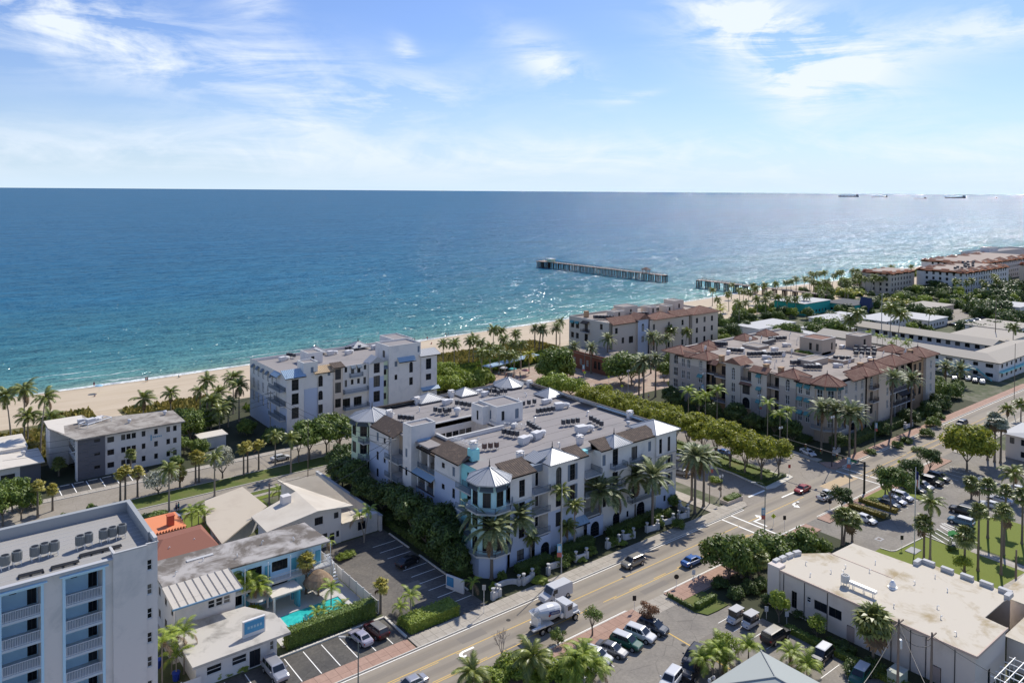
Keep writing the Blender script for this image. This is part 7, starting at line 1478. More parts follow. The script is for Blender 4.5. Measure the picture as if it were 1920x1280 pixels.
trees([(179.4,108,6.4,2.6),(180.6,114,7,2.8),(178.8,120,6,2.6),(180.4,126,7,3),(179.2,132,6,2.6),(180.8,139,7.2,3),(179,146,6.4,2.8),(182.6,151,6,2.6),(184.6,98.4,4.6,2.2),(205,97.6,4.2,2.2),(222,98,4.6,2.6),(236,98,5,3),(244,98.6,5.4,3.2)], L_dk, '# shaded garden tree from the left around the terracotta block', 'garden trees around the terracotta block', n_=2)
trees([(58,205,6,3.2),(64,212,6.6,3.4),(70,200,5,2.6),(60,220,5,3),(68,224,5.6,3.2),(72.6,190,4.6,2.4),(56,192,4,2.2)], L_mid, '# garden tree from the left between the two left beach blocks', 'garden trees between the left beach blocks', n_=2)
belt = []; r = random.Random(31)
for i in range(46): x = r.uniform(435,700); belt.append((x, r.uniform(243,272) if x < 495 or x > 735 else r.uniform(264,282), r.uniform(4,7), r.uniform(3.5,5.5)))
for i in range(34): belt.append((r.uniform(470,530), r.uniform(168,226), r.uniform(5,8.5), r.uniform(3.5,5.5)))
belt = [q for q in belt if not (468 < q[0] < 494 and 148 < q[1] < 166)]
for i, (q, o) in enumerate(zip(belt, ordinals(belt))): tree(*q, (L_dk, L_mid, L_lite)[i % 3], f'{o} coastal tree from the left around the far condominiums', 'coastal trees around the far condominiums')
pb_ = [(r.uniform(440,520), r.uniform(235,276), r.uniform(8,12), r.uniform(-1,1), r.uniform(-1,1)) for i in range(22)]+[(r.uniform(500,700), r.uniform(170,198), r.uniform(8,12), r.uniform(-1,1),0) for i in range(14)]
palmrow('coco', pb_, '# coastal coconut palm from the left around the far condominiums', 'coastal palms around the far condominiums')
# bare tree
bt = thing('bare_tree', 'bare grey twiggy tree at the bottom edge of the main road', 'tree', (63.5,81.3,0)); b = MB(); r = random.Random(5)
def twig(p, d, l, rr, lev):
    e = p+d*l; b.tube([bt.location+p, bt.location+(p+e)/2+Vector((r.uniform(-.1,.1), r.uniform(-.1,.1),0))*l*.3, bt.location+e], [rr, rr*.8, rr*.6], 4 if lev else 6, cap=False)
    if lev < 5:
        for i in range(3 if lev < 4 else 2): twig(e, (d+Vector((r.uniform(-.9,.9), r.uniform(-.9,.9), r.uniform(-.15,.5)))).normalized(), l*r.uniform(.6,.8), rr*.58, lev+1)
twig(Vector((0,0,0)), Vector((0,0,1)),1.5,.13,0); b.build('trunk', mat('pale bare bark', (.24,.19,.16),.9,.2,3), bt)
# far greenery
far = [(x, y, h, r) for x, y, h, r in [(460.1,164.7,10,8),(508.4,176.9,11,9),(546.4,182.6,11,9),(569.5,184.2,11,10),(616.7,211.4,11,9),(444.1,156.9,8,6),(421.1,141.6,8,6),(436.3,140.8,8,6),(424.9,182.2,8,6),(424.2,171.2,7,5),(353.4,171.7,7,4.5),(348.3,175.5,7,4.5),(395.2,148.6,6,5),(391.1,142.5,6,5),(394.1,128.1,6,5),(406.8,140.1,6,5),(432.5,210.3,6,4),(365.8,199.4,6,4),(532.6,220.3,9,6),(469.4,158,9,8),(383.2,173.1,7,4.5),(399.5,208.8,6,4),(336.5,191.3,6,4),(362.1,224,6,4),(309.6,210.9,6,4.5),(292.2,206,7,4.5),(293.2,188.9,6,4),(470.9,182.9,6,5),(484.8,216,6,4.5),(472.8,240.3,5,4),(814.4,283.9,8,8),(713,228.9,10,9),(530.5,174.3,9,8)]]
trees(far, L_dk, '# far green tree from the left among the houses near the coast', 'far green trees', n_=2); 
far2 = [(rnd.uniform(380,640), rnd.uniform(20,165), rnd.uniform(5,9), rnd.uniform(4,6)) for i in range(70)]
far2 = [q for q in far2 if not (88 > q[1] > 76) and not any(x0-4 < q[0] < x1+4 and y0-4 < q[1] < y1+4 for x0, x1, y0, y1 in ((440,470,118,136),(356,384,118,140),(380,402,94,108),(470,492,150,164),(388,414,126,146),(345,420,90,150)))]
for i, (q, o) in enumerate(zip(far2, ordinals(far2))): tree(*q, L_mid if i % 2 else L_dk, f'{o} far tree from the left on the inland side, right edge', 'inland trees')
trees([(260.7,102.3,6,3.4),(255.3,102.5,6.5,3.4),(264.2,107.8,6,3.0),(273.6,104.9,4,2.2),(335.6,107.9,4,2.2)], L_mid, '# garden tree from the left past the terracotta block on the road', 'garden trees past the terracotta block', n_=2)
infill = []; r = random.Random(9)
while len(infill) < 90:
    x, y = r.uniform(262,480), r.uniform(152,246)
    if any(x0-3 < x < x1+3 and y0-3 < y < y1+3 for x0, x1, y0, y1 in ((250,270,195,225),(266,286,172,186),(282,292,186,194),(290,312,170,184),(316,336,172,188),(300,330,198,210),(345,375,186,200),(352,376,166,180),(384,404,160,178),(430,452,176,192),(372,398,218,236),(398,420,205,222),(325,345,110,170),(290,312,95,170),(396,472,144,160))): continue
    infill.append((x, y, r.uniform(3.5,7), r.uniform(2.4,4.4)))
od = ordinals(infill)
for i, q in enumerate(infill):
    nm = ('fresh green', 'dark green', 'mid green')[i % 3]
    tree(*q, (L_lite, L_dk, L_mid)[i % 3], f'{nm} garden tree, {od[i]} from the left among low houses before the pier', 'garden trees by the pier')
# hedges and shrubs
hedge(41.6,55.6,102.4,104.2,2.5, L_mid, 'tall green hedge between the pool and the small parking bays')
hedge(57.2,66,95.0,98.2,1.6, L_lite, 'green hedge bed at the corner of the gravelly lot')
hedge(95.2,95.6,73.6,79.0,.7, L_dk, 'low dark hedge along the curved kerb of the driveway island'); hedge(95.8,100.4,73.2,74.1,1.1, L_mid, 'clipped box hedge on the driveway island')
hedge(101.5,102.7,40,62,.9, L_mid, 'long low hedge beside the cream hall parking'); hedge(103.4,104.4,52.5,56.4,1.0, L_dk, 'short dark hedge at the cream hall steps')
hedge(152.2,153.4,71.4,78.8,.9, L_gold, 'golden yellow hedge nearer the silver car'); hedge(156.7,157.9,71.2,79.0,.9, L_gold, 'golden yellow hedge nearer the row of dark cars')
hedge(134.0,138.0,94.6,96.4,1.2, L_mid, 'clipped green hedge in the stone planter at the street corner'); hedge(148.2,157.2,96.0,97.3,.8, L_dk, 'dark hedge at the road end of the boulevard median'); hedge(149.9,151.3,100,157,.6, L_mid, 'long low hedge along the left of the boulevard median'); hedge(155.6,156.9,100,157,.6, L_mid, 'long low hedge along the right of the boulevard median')
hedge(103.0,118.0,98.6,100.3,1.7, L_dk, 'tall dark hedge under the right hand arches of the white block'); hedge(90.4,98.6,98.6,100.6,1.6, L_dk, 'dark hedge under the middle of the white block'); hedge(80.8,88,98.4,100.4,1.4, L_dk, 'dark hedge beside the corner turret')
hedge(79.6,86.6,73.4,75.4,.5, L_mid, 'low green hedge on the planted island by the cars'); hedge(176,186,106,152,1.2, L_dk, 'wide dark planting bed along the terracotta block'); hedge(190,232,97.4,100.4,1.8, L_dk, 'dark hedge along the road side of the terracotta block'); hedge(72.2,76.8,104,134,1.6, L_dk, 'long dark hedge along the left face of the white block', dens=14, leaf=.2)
hedge(-30,40,158.2,160.4,1.3, L_mid, 'rough hedge behind the tall block along the side road', dens=14, leaf=.2)
def shrubs(rows, lm, label, group, kind='round'):
    for (x, y, r_, h_), o in zip(rows, ordinals(rows)): bush(x, y, r_, h_, lm, label.replace('#', o), group, kind)
shrubs([(106.4,97.5,1.3,1.9),(88.8,96.8,1.5,2.2),(91.1,97,1.2,1.6),(77.4,99.2,.9,1.6),(114.1,97.3,1.5,2.4),(118.3,98.1,1.4,2.0),(83,97.8,1.2,1.5),(116.5,94,1.3,1.8),(95.6,96.5,1.2,1.5),(101.2,96.8,1.2,1.6),(123.6,101.2,1.6,2.6)], L_mid, '# rounded shrub from the left in the white block front garden', 'shrubs in the white block garden')
shrubs([(74.6,97.7,.9,1.2),(92.6,96.3,1.1,.8),(81.9,94.8,1.4,1.0),(102.8,96.1,1.2,.7),(141.3,103.9,1.6,1.6)], L_lite, '# fresh green shrub from the left in the roadside beds', 'fresh shrubs in roadside beds')
shrubs([(224.2,92,2.2,2.8),(213.9,89.3,2.0,2.2),(233.7,94.2,1.6,1.8),(204.1,90.2,1.6,1.6),(198.7,90.2,1.5,1.5),(188.4,92,1.5,1.4),(199.9,85.7,1.6,1.2)], L_mid, '# clipped round bush from the left past the date palms on the main road', 'round bushes along the far pavement')
shrubs([(28.7,170.7,1.2,1.8),(31.6,169.4,1.0,1.2),(18,166.9,1.4,2.0),(20.3,167.4,1.4,1.9),(23.3,167.1,1.3,2.4),(14.7,166.7,1.4,1.6)], L_mid, '# roadside bush from the left behind the tall block', 'bushes behind the tall block')
shrubs([(13,121.4,.1,.1)][:0]+[(33.5,102.3,.9,.9),(35.1,101.9,.8,.8),(32.1,102.3,.8,1.0),(41.3,114.5,1.2,1.4),(54.9,124.2,1.4,1.0),(59.3,122,1.2,1.2),(61.1,122.5,1.3,1.0),(58.1,96.2,1.1,1.1),(57.8,98.2,1.0,1.2),(49,116.9,.9,1.2)], L_lite, '# small garden bush from the left around the pool motel', 'garden bushes around the pool motel')
shrubs([(63.5,79,2.6,2.4),(64.2,76.6,2.6,2.6),(66.7,75.1,2.6,2.6),(67.9,73.1,2.4,2.6),(60.6,79.4,2.2,1.8),(66.3,76.8,2.0,2.0)], L_lite, '# bright green bush from the left at the bottom edge', 'bushes at the bottom edge')
shrubs([(107,71.7,1.6,2.0),(103.8,72,1.5,1.8),(109.4,70.8,1.6,2.0),(106.5,67.9,1.4,1.6),(107.1,62.7,1.3,1.3),(104.6,75.6,1.6,1.6),(99.7,50.5,1.6,1.6),(102.3,48.9,1.6,1.8),(104,53.9,1.4,1.4)], L_dk, '# dark bush from the left beside the cream hall', 'dark bushes beside the cream hall')
shrubs([(149.2,57.8,.9,.9),(158.3,76.2,1.2,1.2),(181.3,73.3,1.2,1.6),(184.7,73.5,1.0,1.4),(165.6,74.1,1.5,1.6),(171.8,74.8,1.4,1.4)], L_mid, '# low shrub from the left around the visitor lot', 'shrubs around the visitor lot')
gp = thing('roof_garden', 'bright planting filling the courtyard well of the terracotta roofed block', 'garden', (221,128,14)); cr = crown_for('round', L_lite)
for i in range(9): part('shrub', cr[i % 3], gp, (rnd.uniform(-3.6,3.8), rnd.uniform(-2.6,2.6), rnd.uniform(-.4,.6)),(0,0, i),.5)
b = MB(); b.box(216.2,226.3,124.2,131.8,12,12.6); b.build('planter_soil', G_soil, gp)
# dune vegetation: grass nobody could count
def scatter(name, rects, n_, lm, label, hmin=.5, hmax=1.3, w=.5):
    b = MB(); r = random.Random(n_)
    tot = sum((x1-x0)*(y1-y0) for x0, x1, y0, y1 in rects)
    for x0, x1, y0, y1 in rects:
        for i in range(int(n_*(x1-x0)*(y1-y0)/tot)):
            x, y = r.uniform(x0, x1), r.uniform(y0, y1); h = r.uniform(hmin, hmax); a = r.uniform(0,3.14); dx, dy = math.cos(a)*w, math.sin(a)*w; lx, ly = r.uniform(-.3,.3), r.uniform(-.3,.3)
            k = len(b.v); b.v += [(x-dx, y-dy, 0),(x+dx, y+dy, 0),(x+dx*.6+lx, y+dy*.6+ly, h),(x-dx*.6+lx, y-dy*.6+ly, h*.85)]; b.f.append((k, k+1, k+2, k+3)); b.m.append(0)
    o = b.build(name, lm); o['kind'] = 'stuff'; tag(o, label, 'grass'); return o
L_dune = leafmat('dune grass blade', (.151,.163,.035),(.504,.396,.116),.7,.2,.6,.2)
scatter('dune_grass', [(-60,28,208,238),(31.5,41.5,239,251),(49,74,229,245),(124,212,224,252)], 12000, L_dune, 'tawny dune grass and sea oats along the back of the beach')
scatter('sea_grape_scrub', [(124,200,218,230),(78,122,219,226)], 5000, L_mid, 'green scrub along the foot of the dunes', .8,1.8,.6)
# ------------------------------------------------------------------ vehicles
m_tyre = mat('tyre rubber', (.02,.02,.02),.85); m_rim = mat('wheel rim', (.45,.45,.46),.35, metal=.6); m_cg = mat('car window glass', (.018,.022,.028),.06, spec=.7); m_hl = mat('headlamp glass', (.65,.66,.68),.15, spec=.7); m_tl = mat('tail lamp red', (.30,.02,.02),.25); m_blk = mat('black car trim', (.02,.02,.022),.5)
def paint(name, c, metal=.0): return mat(name, c, .28, spec=.6, metal=metal)
WH = MB(); WH.tube([(0,-.11,0),(0,.11,0)], .335,16); WHM = WH.mesh('tyre', m_tyre); RM = MB(); RM.tube([(0,-.12,0),(0,.12,0)], .215,10); RMM = RM.mesh('rim', m_rim)
def wheels(t, xs, yw, s=1.0):
    for x in xs:
        for sg in (-1,1): w = part('wheel', WHM, t, (x, sg*yw, .335*s),(0,0,0), s); part('rim', RMM, w)
SP = dict(sedan=(4.7,.90, [(-2.35,.62,.45,.80),(-2.2,.80,.28,1.00),(-1.5,.90,.22,1.04),(-.2,.91,.22,1.0),(1.0,.90,.22,.96),(1.9,.84,.24,.82),(2.25,.74,.30,.68),(2.35,.60,.40,.60)], (-1.75,1.25),(-1.0,.45),.96,1.44,.80,.62),
    suv=(4.7,.95, [(-2.32,.74,.50,1.00),(-2.25,.90,.35,1.12),(-1.4,.95,.28,1.12),(0,.95,.28,1.10),(1.1,.94,.28,1.06),(1.95,.89,.30,.98),(2.28,.80,.36,.84),(2.36,.66,.45,.74)], (-2.2,1.35),(-1.9,.55),1.08,1.70,.86,.70),
    big=(5.1,1.0, [(-2.55,.86,.50,1.10),(-2.5,.97,.38,1.22),(-1.4,1.0,.30,1.24),(0,1.0,.30,1.22),(1.2,1.0,.30,1.20),(2.15,.97,.32,1.12),(2.5,.90,.38,1.00),(2.56,.78,.48,.90)], (-2.48,1.40),(-2.25,.72),1.20,1.86,.92,.78),
    pickup=(5.6,.98, [(-2.8,.88,.45,.98),(-2.75,.96,.38,1.06),(-1.2,.98,.32,1.08),(0,.98,.30,1.08),(1.2,.97,.30,1.06),(2.2,.95,.32,1.02),(2.7,.88,.38,.92),(2.8,.74,.48,.80)], (-.75,1.55),(-.45,.85),1.06,1.76,.90,.74))
def car_meshes(kind, pm, roofm=None):
    L_, W_, st, bx, tx, zb, zr, wb, wt = SP[kind]; b = MB(); n_ = 10; rings = []
    for x, w, z0, z1 in st:
        h = z1-z0; ring = [(x, -w*.82, z0),(x, -w, z0+h*.28),(x, -w, z0+h*.68),(x, -w*.93, z0+h*.92),(x, -w*.72, z1),(x, w*.72, z1),(x, w*.93, z0+h*.92),(x, w, z0+h*.68),(x, w, z0+h*.28),(x, w*.82, z0)]; rings.append(ring)
    i0 = len(b.v)
    for r_ in rings: b.v += r_
    for k in range(len(rings)-1):
        for j in range(n_):
            q = (i0+k*n_+j, i0+k*n_+(j+1) % n_, i0+(k+1)*n_+(j+1) % n_, i0+(k+1)*n_+j); b.f.append(q[::-1]); b.m.append(0)
    b.f.append(tuple(i0+j for j in range(n_))); b.m.append(0); b.f.append(tuple(i0+(len(rings)-1)*n_+j for j in range(n_))[::-1]); b.m.append(0)
    # cabin pillars and roof
    def fr(xa, xb, ya, za): return [(xa, -ya, za),(xb, -ya, za),(xb, ya, za),(xa, ya, za)]
    lo = fr(bx[0], bx[1], wb, zb-.05); hi = fr(tx[0], tx[1], wt, zr-.05); tp = fr(tx[0]+.18, tx[1]-.18, wt*.8, zr)
    b.add(lo+hi, [(0,1,5,4),(1,2,6,5),(2,3,7,6),(3,0,4,7)])
    rb = MB(); rb.add(hi+tp, [(0,1,5,4),(1,2,6,5),(2,3,7,6),(3,0,4,7),(4,5,6,7)])
    if kind == 'pickup': b.box(-2.65,-.9,-.78,.78,.98,1.082,0); b2 = MB(); b2.box(-2.62,-.92,-.76,.76,1.083,1.09)
    g_ = []
    def panel(p, a0, a1, c0, c1, out):
        p = [Vector(q) for q in p]; f = lambda u, v: p[0].lerp(p[1], u).lerp(p[3].lerp(p[2], u), v)+Vector(out)*.012; return MB().face([f(a0, c0), f(a1, c0), f(a1, c1), f(a0, c1)])
    side1 = [lo[0], lo[1], hi[1], hi[0]]; side2 = [lo[2], lo[3], hi[3], hi[2]]; fr_ = [lo[1], lo[2], hi[2], hi[1]]; rr = [lo[3], lo[0], hi[0], hi[3]]
    nwin = 2 if kind in ('sedan', 'pickup') else 3; cuts = [(.07+i*.86/nwin+.012,.07+(i+1)*.86/nwin-.012) for i in range(nwin)]
    gl = [('windscreen', panel(fr_, .06,.94,.14,.92,(1,0,.4))),('rear_window', panel(rr, .08,.92,.2,.9,(-1,0,.3)))]+[('side_window', panel(side1, a, c, .16,.9,(0,-1,.2))) for a, c in cuts]+[('side_window', panel(side2,1-c, 1-a, .16,.9,(0,1,.2))) for a, c in cuts]
    out = [('body', b.mesh('body', pm, smooth=False)),('roof', rb.mesh('roof', roofm or pm))]+[(nm, q.mesh(nm, m_cg)) for nm, q in gl]
    if kind == 'pickup': out.append(('bed_floor', b2.mesh('bed_floor', m_blk)))
    xf, wf, z0f, z1f = st[-2]; xr, wr, z0r, z1r = st[1]
    for s in (-1,1): out.append(('headlight', MB().box(xf-.16, xf+.05, s*wf*.60, s*wf*.98, z1f-.2, z1f-.06).mesh('headlight', m_hl))); out.append(('tail_light', MB().box(xr-.07, xr+.12, s*wr*.72, s*wr*1.0, z1r-.34, z1r-.12).mesh('tail_light', m_tl))); out.append(('mirror', MB().box(bx[1]-.42, bx[1]-.25, s*wb*1.08, s*(wb*1.08+.2), zb+.02, zb+.18).mesh('mirror', pm)))
    out.append(('bumper', MB().box(st[-1][0]-.02, st[-1][0]+.05,-.6,.6,.34,.56).mesh('bumper', m_blk)))
    ar = MB()
    for x in (-L_*.29, L_*.305):
        for s in (-1,1): ar.tube([(x, s*(W_*.93),.36),(x, s*(W_+.006),.36)], .41,14)
    return out, ar.mesh('wheel_arch', m_blk), L_, W_
CM = {}
def car(kind, x, y, ang, pm, label, group=None, z=0., roofm=None, name='parked_car', cat='car'):
    k = (kind, pm.name, roofm.name if roofm else '')
    if k not in CM: CM[k] = car_meshes(kind, pm, roofm)
    ms, ar, L_, W_ = CM[k]; t = thing(name, label, cat, (x, y, z), rad(ang), group)
    for nm, me in ms: part(nm, me, t)
    part('wheel_arch', ar, t); wheels(t, (-L_*.29, L_*.305), W_-.085,1.0 if kind == 'sedan' else 1.12); return t
p_wh = paint('white car paint', (.62,.62,.62)); p_bk = paint('black car paint', (.018,.018,.022)); p_sv = paint('silver car paint', (.40,.40,.42),.3); p_bl = paint('blue car paint', (.03,.12,.36)); p_rd = paint('red car paint', (.30,.02,.02)); p_gy = paint('grey car paint', (.15,.15,.16),.2); p_tn = paint('champagne car paint', (.30,.28,.24),.3); p_nv = paint('dark navy car paint', (.02,.035,.06)); p_gn = paint('dark green car paint', (.01,.09,.06)); p_mr = paint('dark maroon car paint', (.06,.015,.015)); p_tb = paint('steel blue car paint', (.06,.15,.22)); p_lv = paint('lilac grey car paint', (.42,.39,.44),.2)
car('suv', 98.6,89.4,180, p_tn, 'champagne SUV driving past the date palms on the main road', name='car')
car('sedan', 107.2,83.4,0, p_bl, 'bright blue sedan driving beside the green trees', name='car')
car('sedan', 152.4,89.2,180, p_rd, 'red hatchback turning past the end of the boulevard median', name='car')
car('pickup', 153.2,84.0,0, p_wh, 'white pickup with a loaded open bed near the signal mast', name='pickup_truck', cat='pickup truck')
b = MB(); r = random.Random(3)
for i in range(7): x, y = 153.2-2.5+i*.24,84+r.uniform(-.5,.5); b.box(x, x+.35, y-.25, y+.25,1.1,1.1+r.uniform(.2,.5))
tag(b.build('load', m_blk), 'dark jumbled load in the bed of the white pickup', 'load')
car('sedan', 51.1,84.7,180, p_sv, 'silver sedan at the bottom edge of the main road', name='car')
car('sedan', 50.8,98.2,95, p_lv, 'lilac silver sedan nosed to the hedge in the small parking bays', 'cars in the motel bays'); car('suv', 53.4,98.4,95, p_mr, 'dark maroon SUV parked right of the lilac sedan', 'cars in the motel bays', roofm=p_tn); car('big', 38.2,98.2,272, p_sv, 'silver minivan parked at the motel office door', 'cars in the motel bays')
car('sedan', 67.8,113.6,12, p_bk, 'black car alone in the deep shade of the gravelly lot')
car('suv', 86.2,75.0-.9,285, p_nv, 'dark blue SUV nearest the tip of the planted island', 'cars beside the planted island'); car('suv', 83.3,74.0,285, p_wh, 'white SUV second from the island tip', 'cars beside the planted island'); car('suv', 80.3,73.9,285, p_gn, 'dark green SUV with a pale striped roof, by the island', 'cars beside the planted island', roofm=p_wh)
car('sedan', 77.4,74.0,287, p_gy, 'grey sedan between the white wagon and the dark green SUV', 'cars beside the planted island'); car('suv', 74.5,74.2,287, p_wh, 'long white wagon left of the grey sedan', 'cars beside the planted island'); car('suv', 71.4,74.0,287, p_wh, 'white and green patrol SUV behind the bottom palms', 'cars beside the planted island', roofm=p_gn); car('big', 68.4,73.4,287, p_wh, 'white van with a clear windscreen half hidden by bottom palms', 'cars beside the planted island')
car('suv', 78.7,64.4,195, p_wh, 'white car with a sunroof at the bottom edge', 'cars at the bottom edge'); car('big', 82.7,64.1,195, p_bk, 'black pickup like SUV at the bottom edge beside the palms', 'cars at the bottom edge'); car('suv', 85.1,65.8,195, p_bk, 'black SUV half hidden behind the bushy palms', 'cars at the bottom edge')
car('big', 98.6,61.6,0, p_bk, 'black SUV with a pale roof beside the cream hall', 'cars at the cream hall', roofm=p_tn); car('suv', 99.6,55.0,185, p_bk, 'dark patrol SUV with a white roof beside the long hedge', 'cars at the cream hall', roofm=p_wh); car('suv', 99.4,49.4,188, p_gn, 'green and white patrol SUV at the bottom edge', 'cars at the cream hall', roofm=p_wh)
car('sedan', 148.4,73.4,268, p_wh, 'white sedan behind the nearer golden hedge', 'cars in the visitor lot')
rows = [(159.6, 'sedan', p_nv, 'navy sedan right behind the golden hedge'),(162.4, 'sedan', p_sv, 'silver sedan second along the visitor lot'),(165.4, 'suv', p_sv, 'silver blue SUV beside the flagpole line'),(172.0, 'sedan', p_bk, 'black car under the small tree in the visitor lot'),(175.2, 'suv', p_sv, 'pale silver SUV in the middle of the visitor lot'),(179.4, 'big', p_bk, 'large black SUV with a pale roof in the visitor lot'),(183.4, 'suv', p_gy, 'dark grey SUV near the olive tree in the visitor lot')]
for x, k, pm, lb in rows: car(k, x, 74.0,272, pm, lb, 'cars in the visitor lot', roofm=p_sv if 'pale roof' in lb else None)
car('big', 168.0,63.4-.6,95, p_bk, 'black boxy off roader facing the lawn', 'cars by the lawn'); car('suv', 162.2,61.0,95, p_tb, 'steel blue SUV with a white roof facing the lawn', 'cars by the lawn', roofm=p_wh)
for x, pm, lb in ((176, p_wh, 'white car behind the fan palms by the lawn'),(180.5, p_sv, 'silver car behind the fan palms by the lawn'),(190, p_wh, 'white car at the far end of the visitor lot')): car('sedan', x, 60.5,90, pm, lb, 'cars by the lawn')
car('sedan', 175.1,101.1,250, p_wh, 'white and dark car at the boulevard mouth in the block shadow', name='car'); car('sedan', 139,111.7,100, p_gy, 'grey car parked on the boulevard beside the white block'); car('sedan', 146.4,118.3,100, p_wh, 'white car parked farther up the boulevard beside the white block')
car('suv', 231.6,87.5,180, p_bk, 'dark SUV driving far along the main road behind the olive tree', name='car'); car('sedan', 69.9,176.6,0, p_wh, 'white car driving on the side road behind the palms', name='car')
car('sedan', 158.2,114,95, p_bl, 'blue car parked on the boulevard behind the street trees')
tb_ = [(x, y) for x, y in ((287,111),(291.9,111.1),(290.8,108.1),(289.5,105.4),(290,103.3),(297.3,107.1),(292.2,114.8))]
for (x, y), o in zip(tb_, ordinals(tb_)): car('sedan', x, y, 20, [p_wh, p_sv, p_bk, p_wh, p_gy, p_wh, p_wh][ORD.index(o)], f'{o} parked car from the left before the long two storey motel', 'cars at the long motel')
fp = line(398,150,470,146,12)+line(404,158,452,156,8)
for i, ((x, y), o) in enumerate(zip(fp, ordinals(fp))): car('sedan', x, y, 90+rnd.uniform(-8,8), [p_wh, p_sv, p_bk, p_gy, p_wh][i % 5], f'{o} small parked car from the left in the far parking street', 'cars in the far parking street')
fp = line(388,112,420,104,7)
for i, ((x, y), o) in enumerate(zip(fp, ordinals(fp))): car('sedan', x, y, 90+rnd.uniform(-8,8), [p_wh, p_bk, p_sv][i % 3], f'{o} tiny car from the left by the far right stores', 'cars by the far right stores')
car('suv', 40.3,156.1,100, p_sv, 'silver car half hidden behind the orange roof with the red chimney')
# white panel van
t = thing('van', 'plain white panel van behind the cement mixer on the main road', 'van', (80.8,89.6,0), math.pi)
b = MB(); prof = [(-2.8,.35),(-2.8,2.15),(-2.6,2.3),(1.2,2.3),(1.75,1.35),(2.75,1.05),(2.85,.8),(2.85,.35)]
b.add([(x, -.95, z) for x, z in prof]+[(x, .95, z) for x, z in prof], [tuple(range(8)), tuple(range(15,7,-1))]+[(i, i+8,(i+1) % 8+8,(i+1) % 8) for i in range(8)]); part('body', b.mesh('body', p_wh), t)
part('windscreen', MB().face([(1.27,-.85,2.2),(1.27,.85,2.2),(1.76,.85,1.4),(1.76,-.85,1.4)][::-1]).mesh('windscreen', m_cg), t, (.02,0,.01))
for s in (-1,1): part('side_window', MB().box(.45,1.3, s*.95, s*.965,1.4,2.05).mesh('side_window', m_cg), t); part('headlight', MB().box(2.8,2.9, s*.6, s*.92,.75,1.0).mesh('headlight', m_hl), t); part('mirror', MB().box(1.3,1.45, s*1.0, s*1.2,1.3,1.65).mesh('mirror', m_blk), t); part('tail_light', MB().box(-2.84,-2.78, s*.75, s*.93,.9,1.5).mesh('tail_light', m_tl), t)
wheels(t, (-1.7,1.85),.87,1.1)
# cement mixer
t = thing('cement_mixer_truck', 'white cement mixer truck with a blue banded drum driving on the main road', 'truck', (75.4,84.2,0),0); m_w = paint('white truck paint', (.60,.60,.60))
for nm, bb, mm in (('chassis', MB().box(-4.2,3.9,-.5,.5,.75,1.05), m_blk),('cab', MB().box(1.6,3.0,-1.15,1.15,1.0,2.9), m_w),('cab_roof', MB().box(1.55,3.05,-1.18,1.18,2.9,3.0), m_w),('bonnet', MB().box(3.0,4.4,-.75,.75,1.0,1.95), m_w),('bumper', MB().box(4.4,4.6,-1.1,1.1,.6,1.0), m_galv),('water_tank', MB().tube([(1.1,-.9,1.5),(1.1,.9,1.5)], .38,10), m_galv),('frame_stand', MB().box(-3.6,-3.1,-.8,.8,1.0,2.6), m_galv),('hopper', MB().add([(-4.3,-.6,3.4),(-4.3,.6,3.4),(-3.3,.6,3.5),(-3.3,-.6,3.5),(-3.9,-.25,2.7),(-3.9,.25,2.7),(-3.5,.25,2.7),(-3.5,-.25,2.7)], [(0,4,5,1),(1,5,6,2),(2,6,7,3),(3,7,4,0),(1,5,4,0),(4,5,6,7)]), m_galv),('chute', MB().box(-4.9,-2.6,-1.35,-.85,1.3,1.5), m_galv),('fender', MB().box(-3.6,-.9,-1.22,1.22,1.16,1.24), m_galv)): part(nm, bb.mesh(nm, mm), t)
dr = MB(); pr = [(-3.6,.35,3.1),(-3.2,.72,2.95),(-1.8,1.12,2.62),(-.6,1.22,2.42),(.5,1.05,2.3),(1.05,.7,2.2),(1.1,.02,2.2)]
dr.tube([(x, 0, z) for x, r_, z in pr], [r_ for x, r_, z in pr], 18); dm = part('drum', dr.mesh('drum', m_w, smooth=False), t)
bd = MB(); bd.tube([(-1.85,0,2.63),(-1.2,0,2.53),(-.55,0,2.42),(0.3,0,2.33)], [1.135,1.20,1.235,1.12], 18, cap=False); k_ = MB()
# blue band only on the flank facing the view, with pale lettering blocks and a red diamond
nb = MB(); 
for s in (-1,1):
    for i in range(6): x0_, x1_ = -1.7+i*.34,-1.36+i*.34; R0 = 1.16+.09*math.sin((x0_+1.9)/2*2.2); R1 = 1.16+.09*math.sin((x1_+1.9)/2*2.2); zc0 = 2.62-(x0_+1.8)*.155; zc1 = 2.62-(x1_+1.8)*.155; nb.add([(x0_, s*R0*math.cos(.02), zc0+R0*.02),(x1_, s*R1*math.cos(.02), zc1+R1*.02),(x1_, s*R1*math.cos(.42), zc1+R1*math.sin(.42)),(x0_, s*R0*math.cos(.42), zc0+R0*math.sin(.42))], [(0,1,2,3),(3,2,1,0)])
q = part('blue_band', nb.mesh('blue_band', mat('faded blue band', (.10,.13,.30),.5)), dm); q['kind'] = 'stuff'
lt = MB()
for s in (-1,1):
    for i in range(7): x0_ = -1.35+i*.22; zc = 2.6-(x0_+1.8)*.155; R0 = 1.27; lt.add([(x0_, s*R0*math.cos(.14), zc+R0*math.sin(.14)),(x0_+.13, s*R0*math.cos(.14), zc+R0*math.sin(.14)),(x0_+.13, s*R0*math.cos(.32), zc+R0*math.sin(.32)),(x0_, s*R0*math.cos(.32), zc+R0*math.sin(.32))], [(0,1,2,3),(3,2,1,0)])
part('lettering', lt.mesh('lettering', m_duct), dm)
rd = MB()
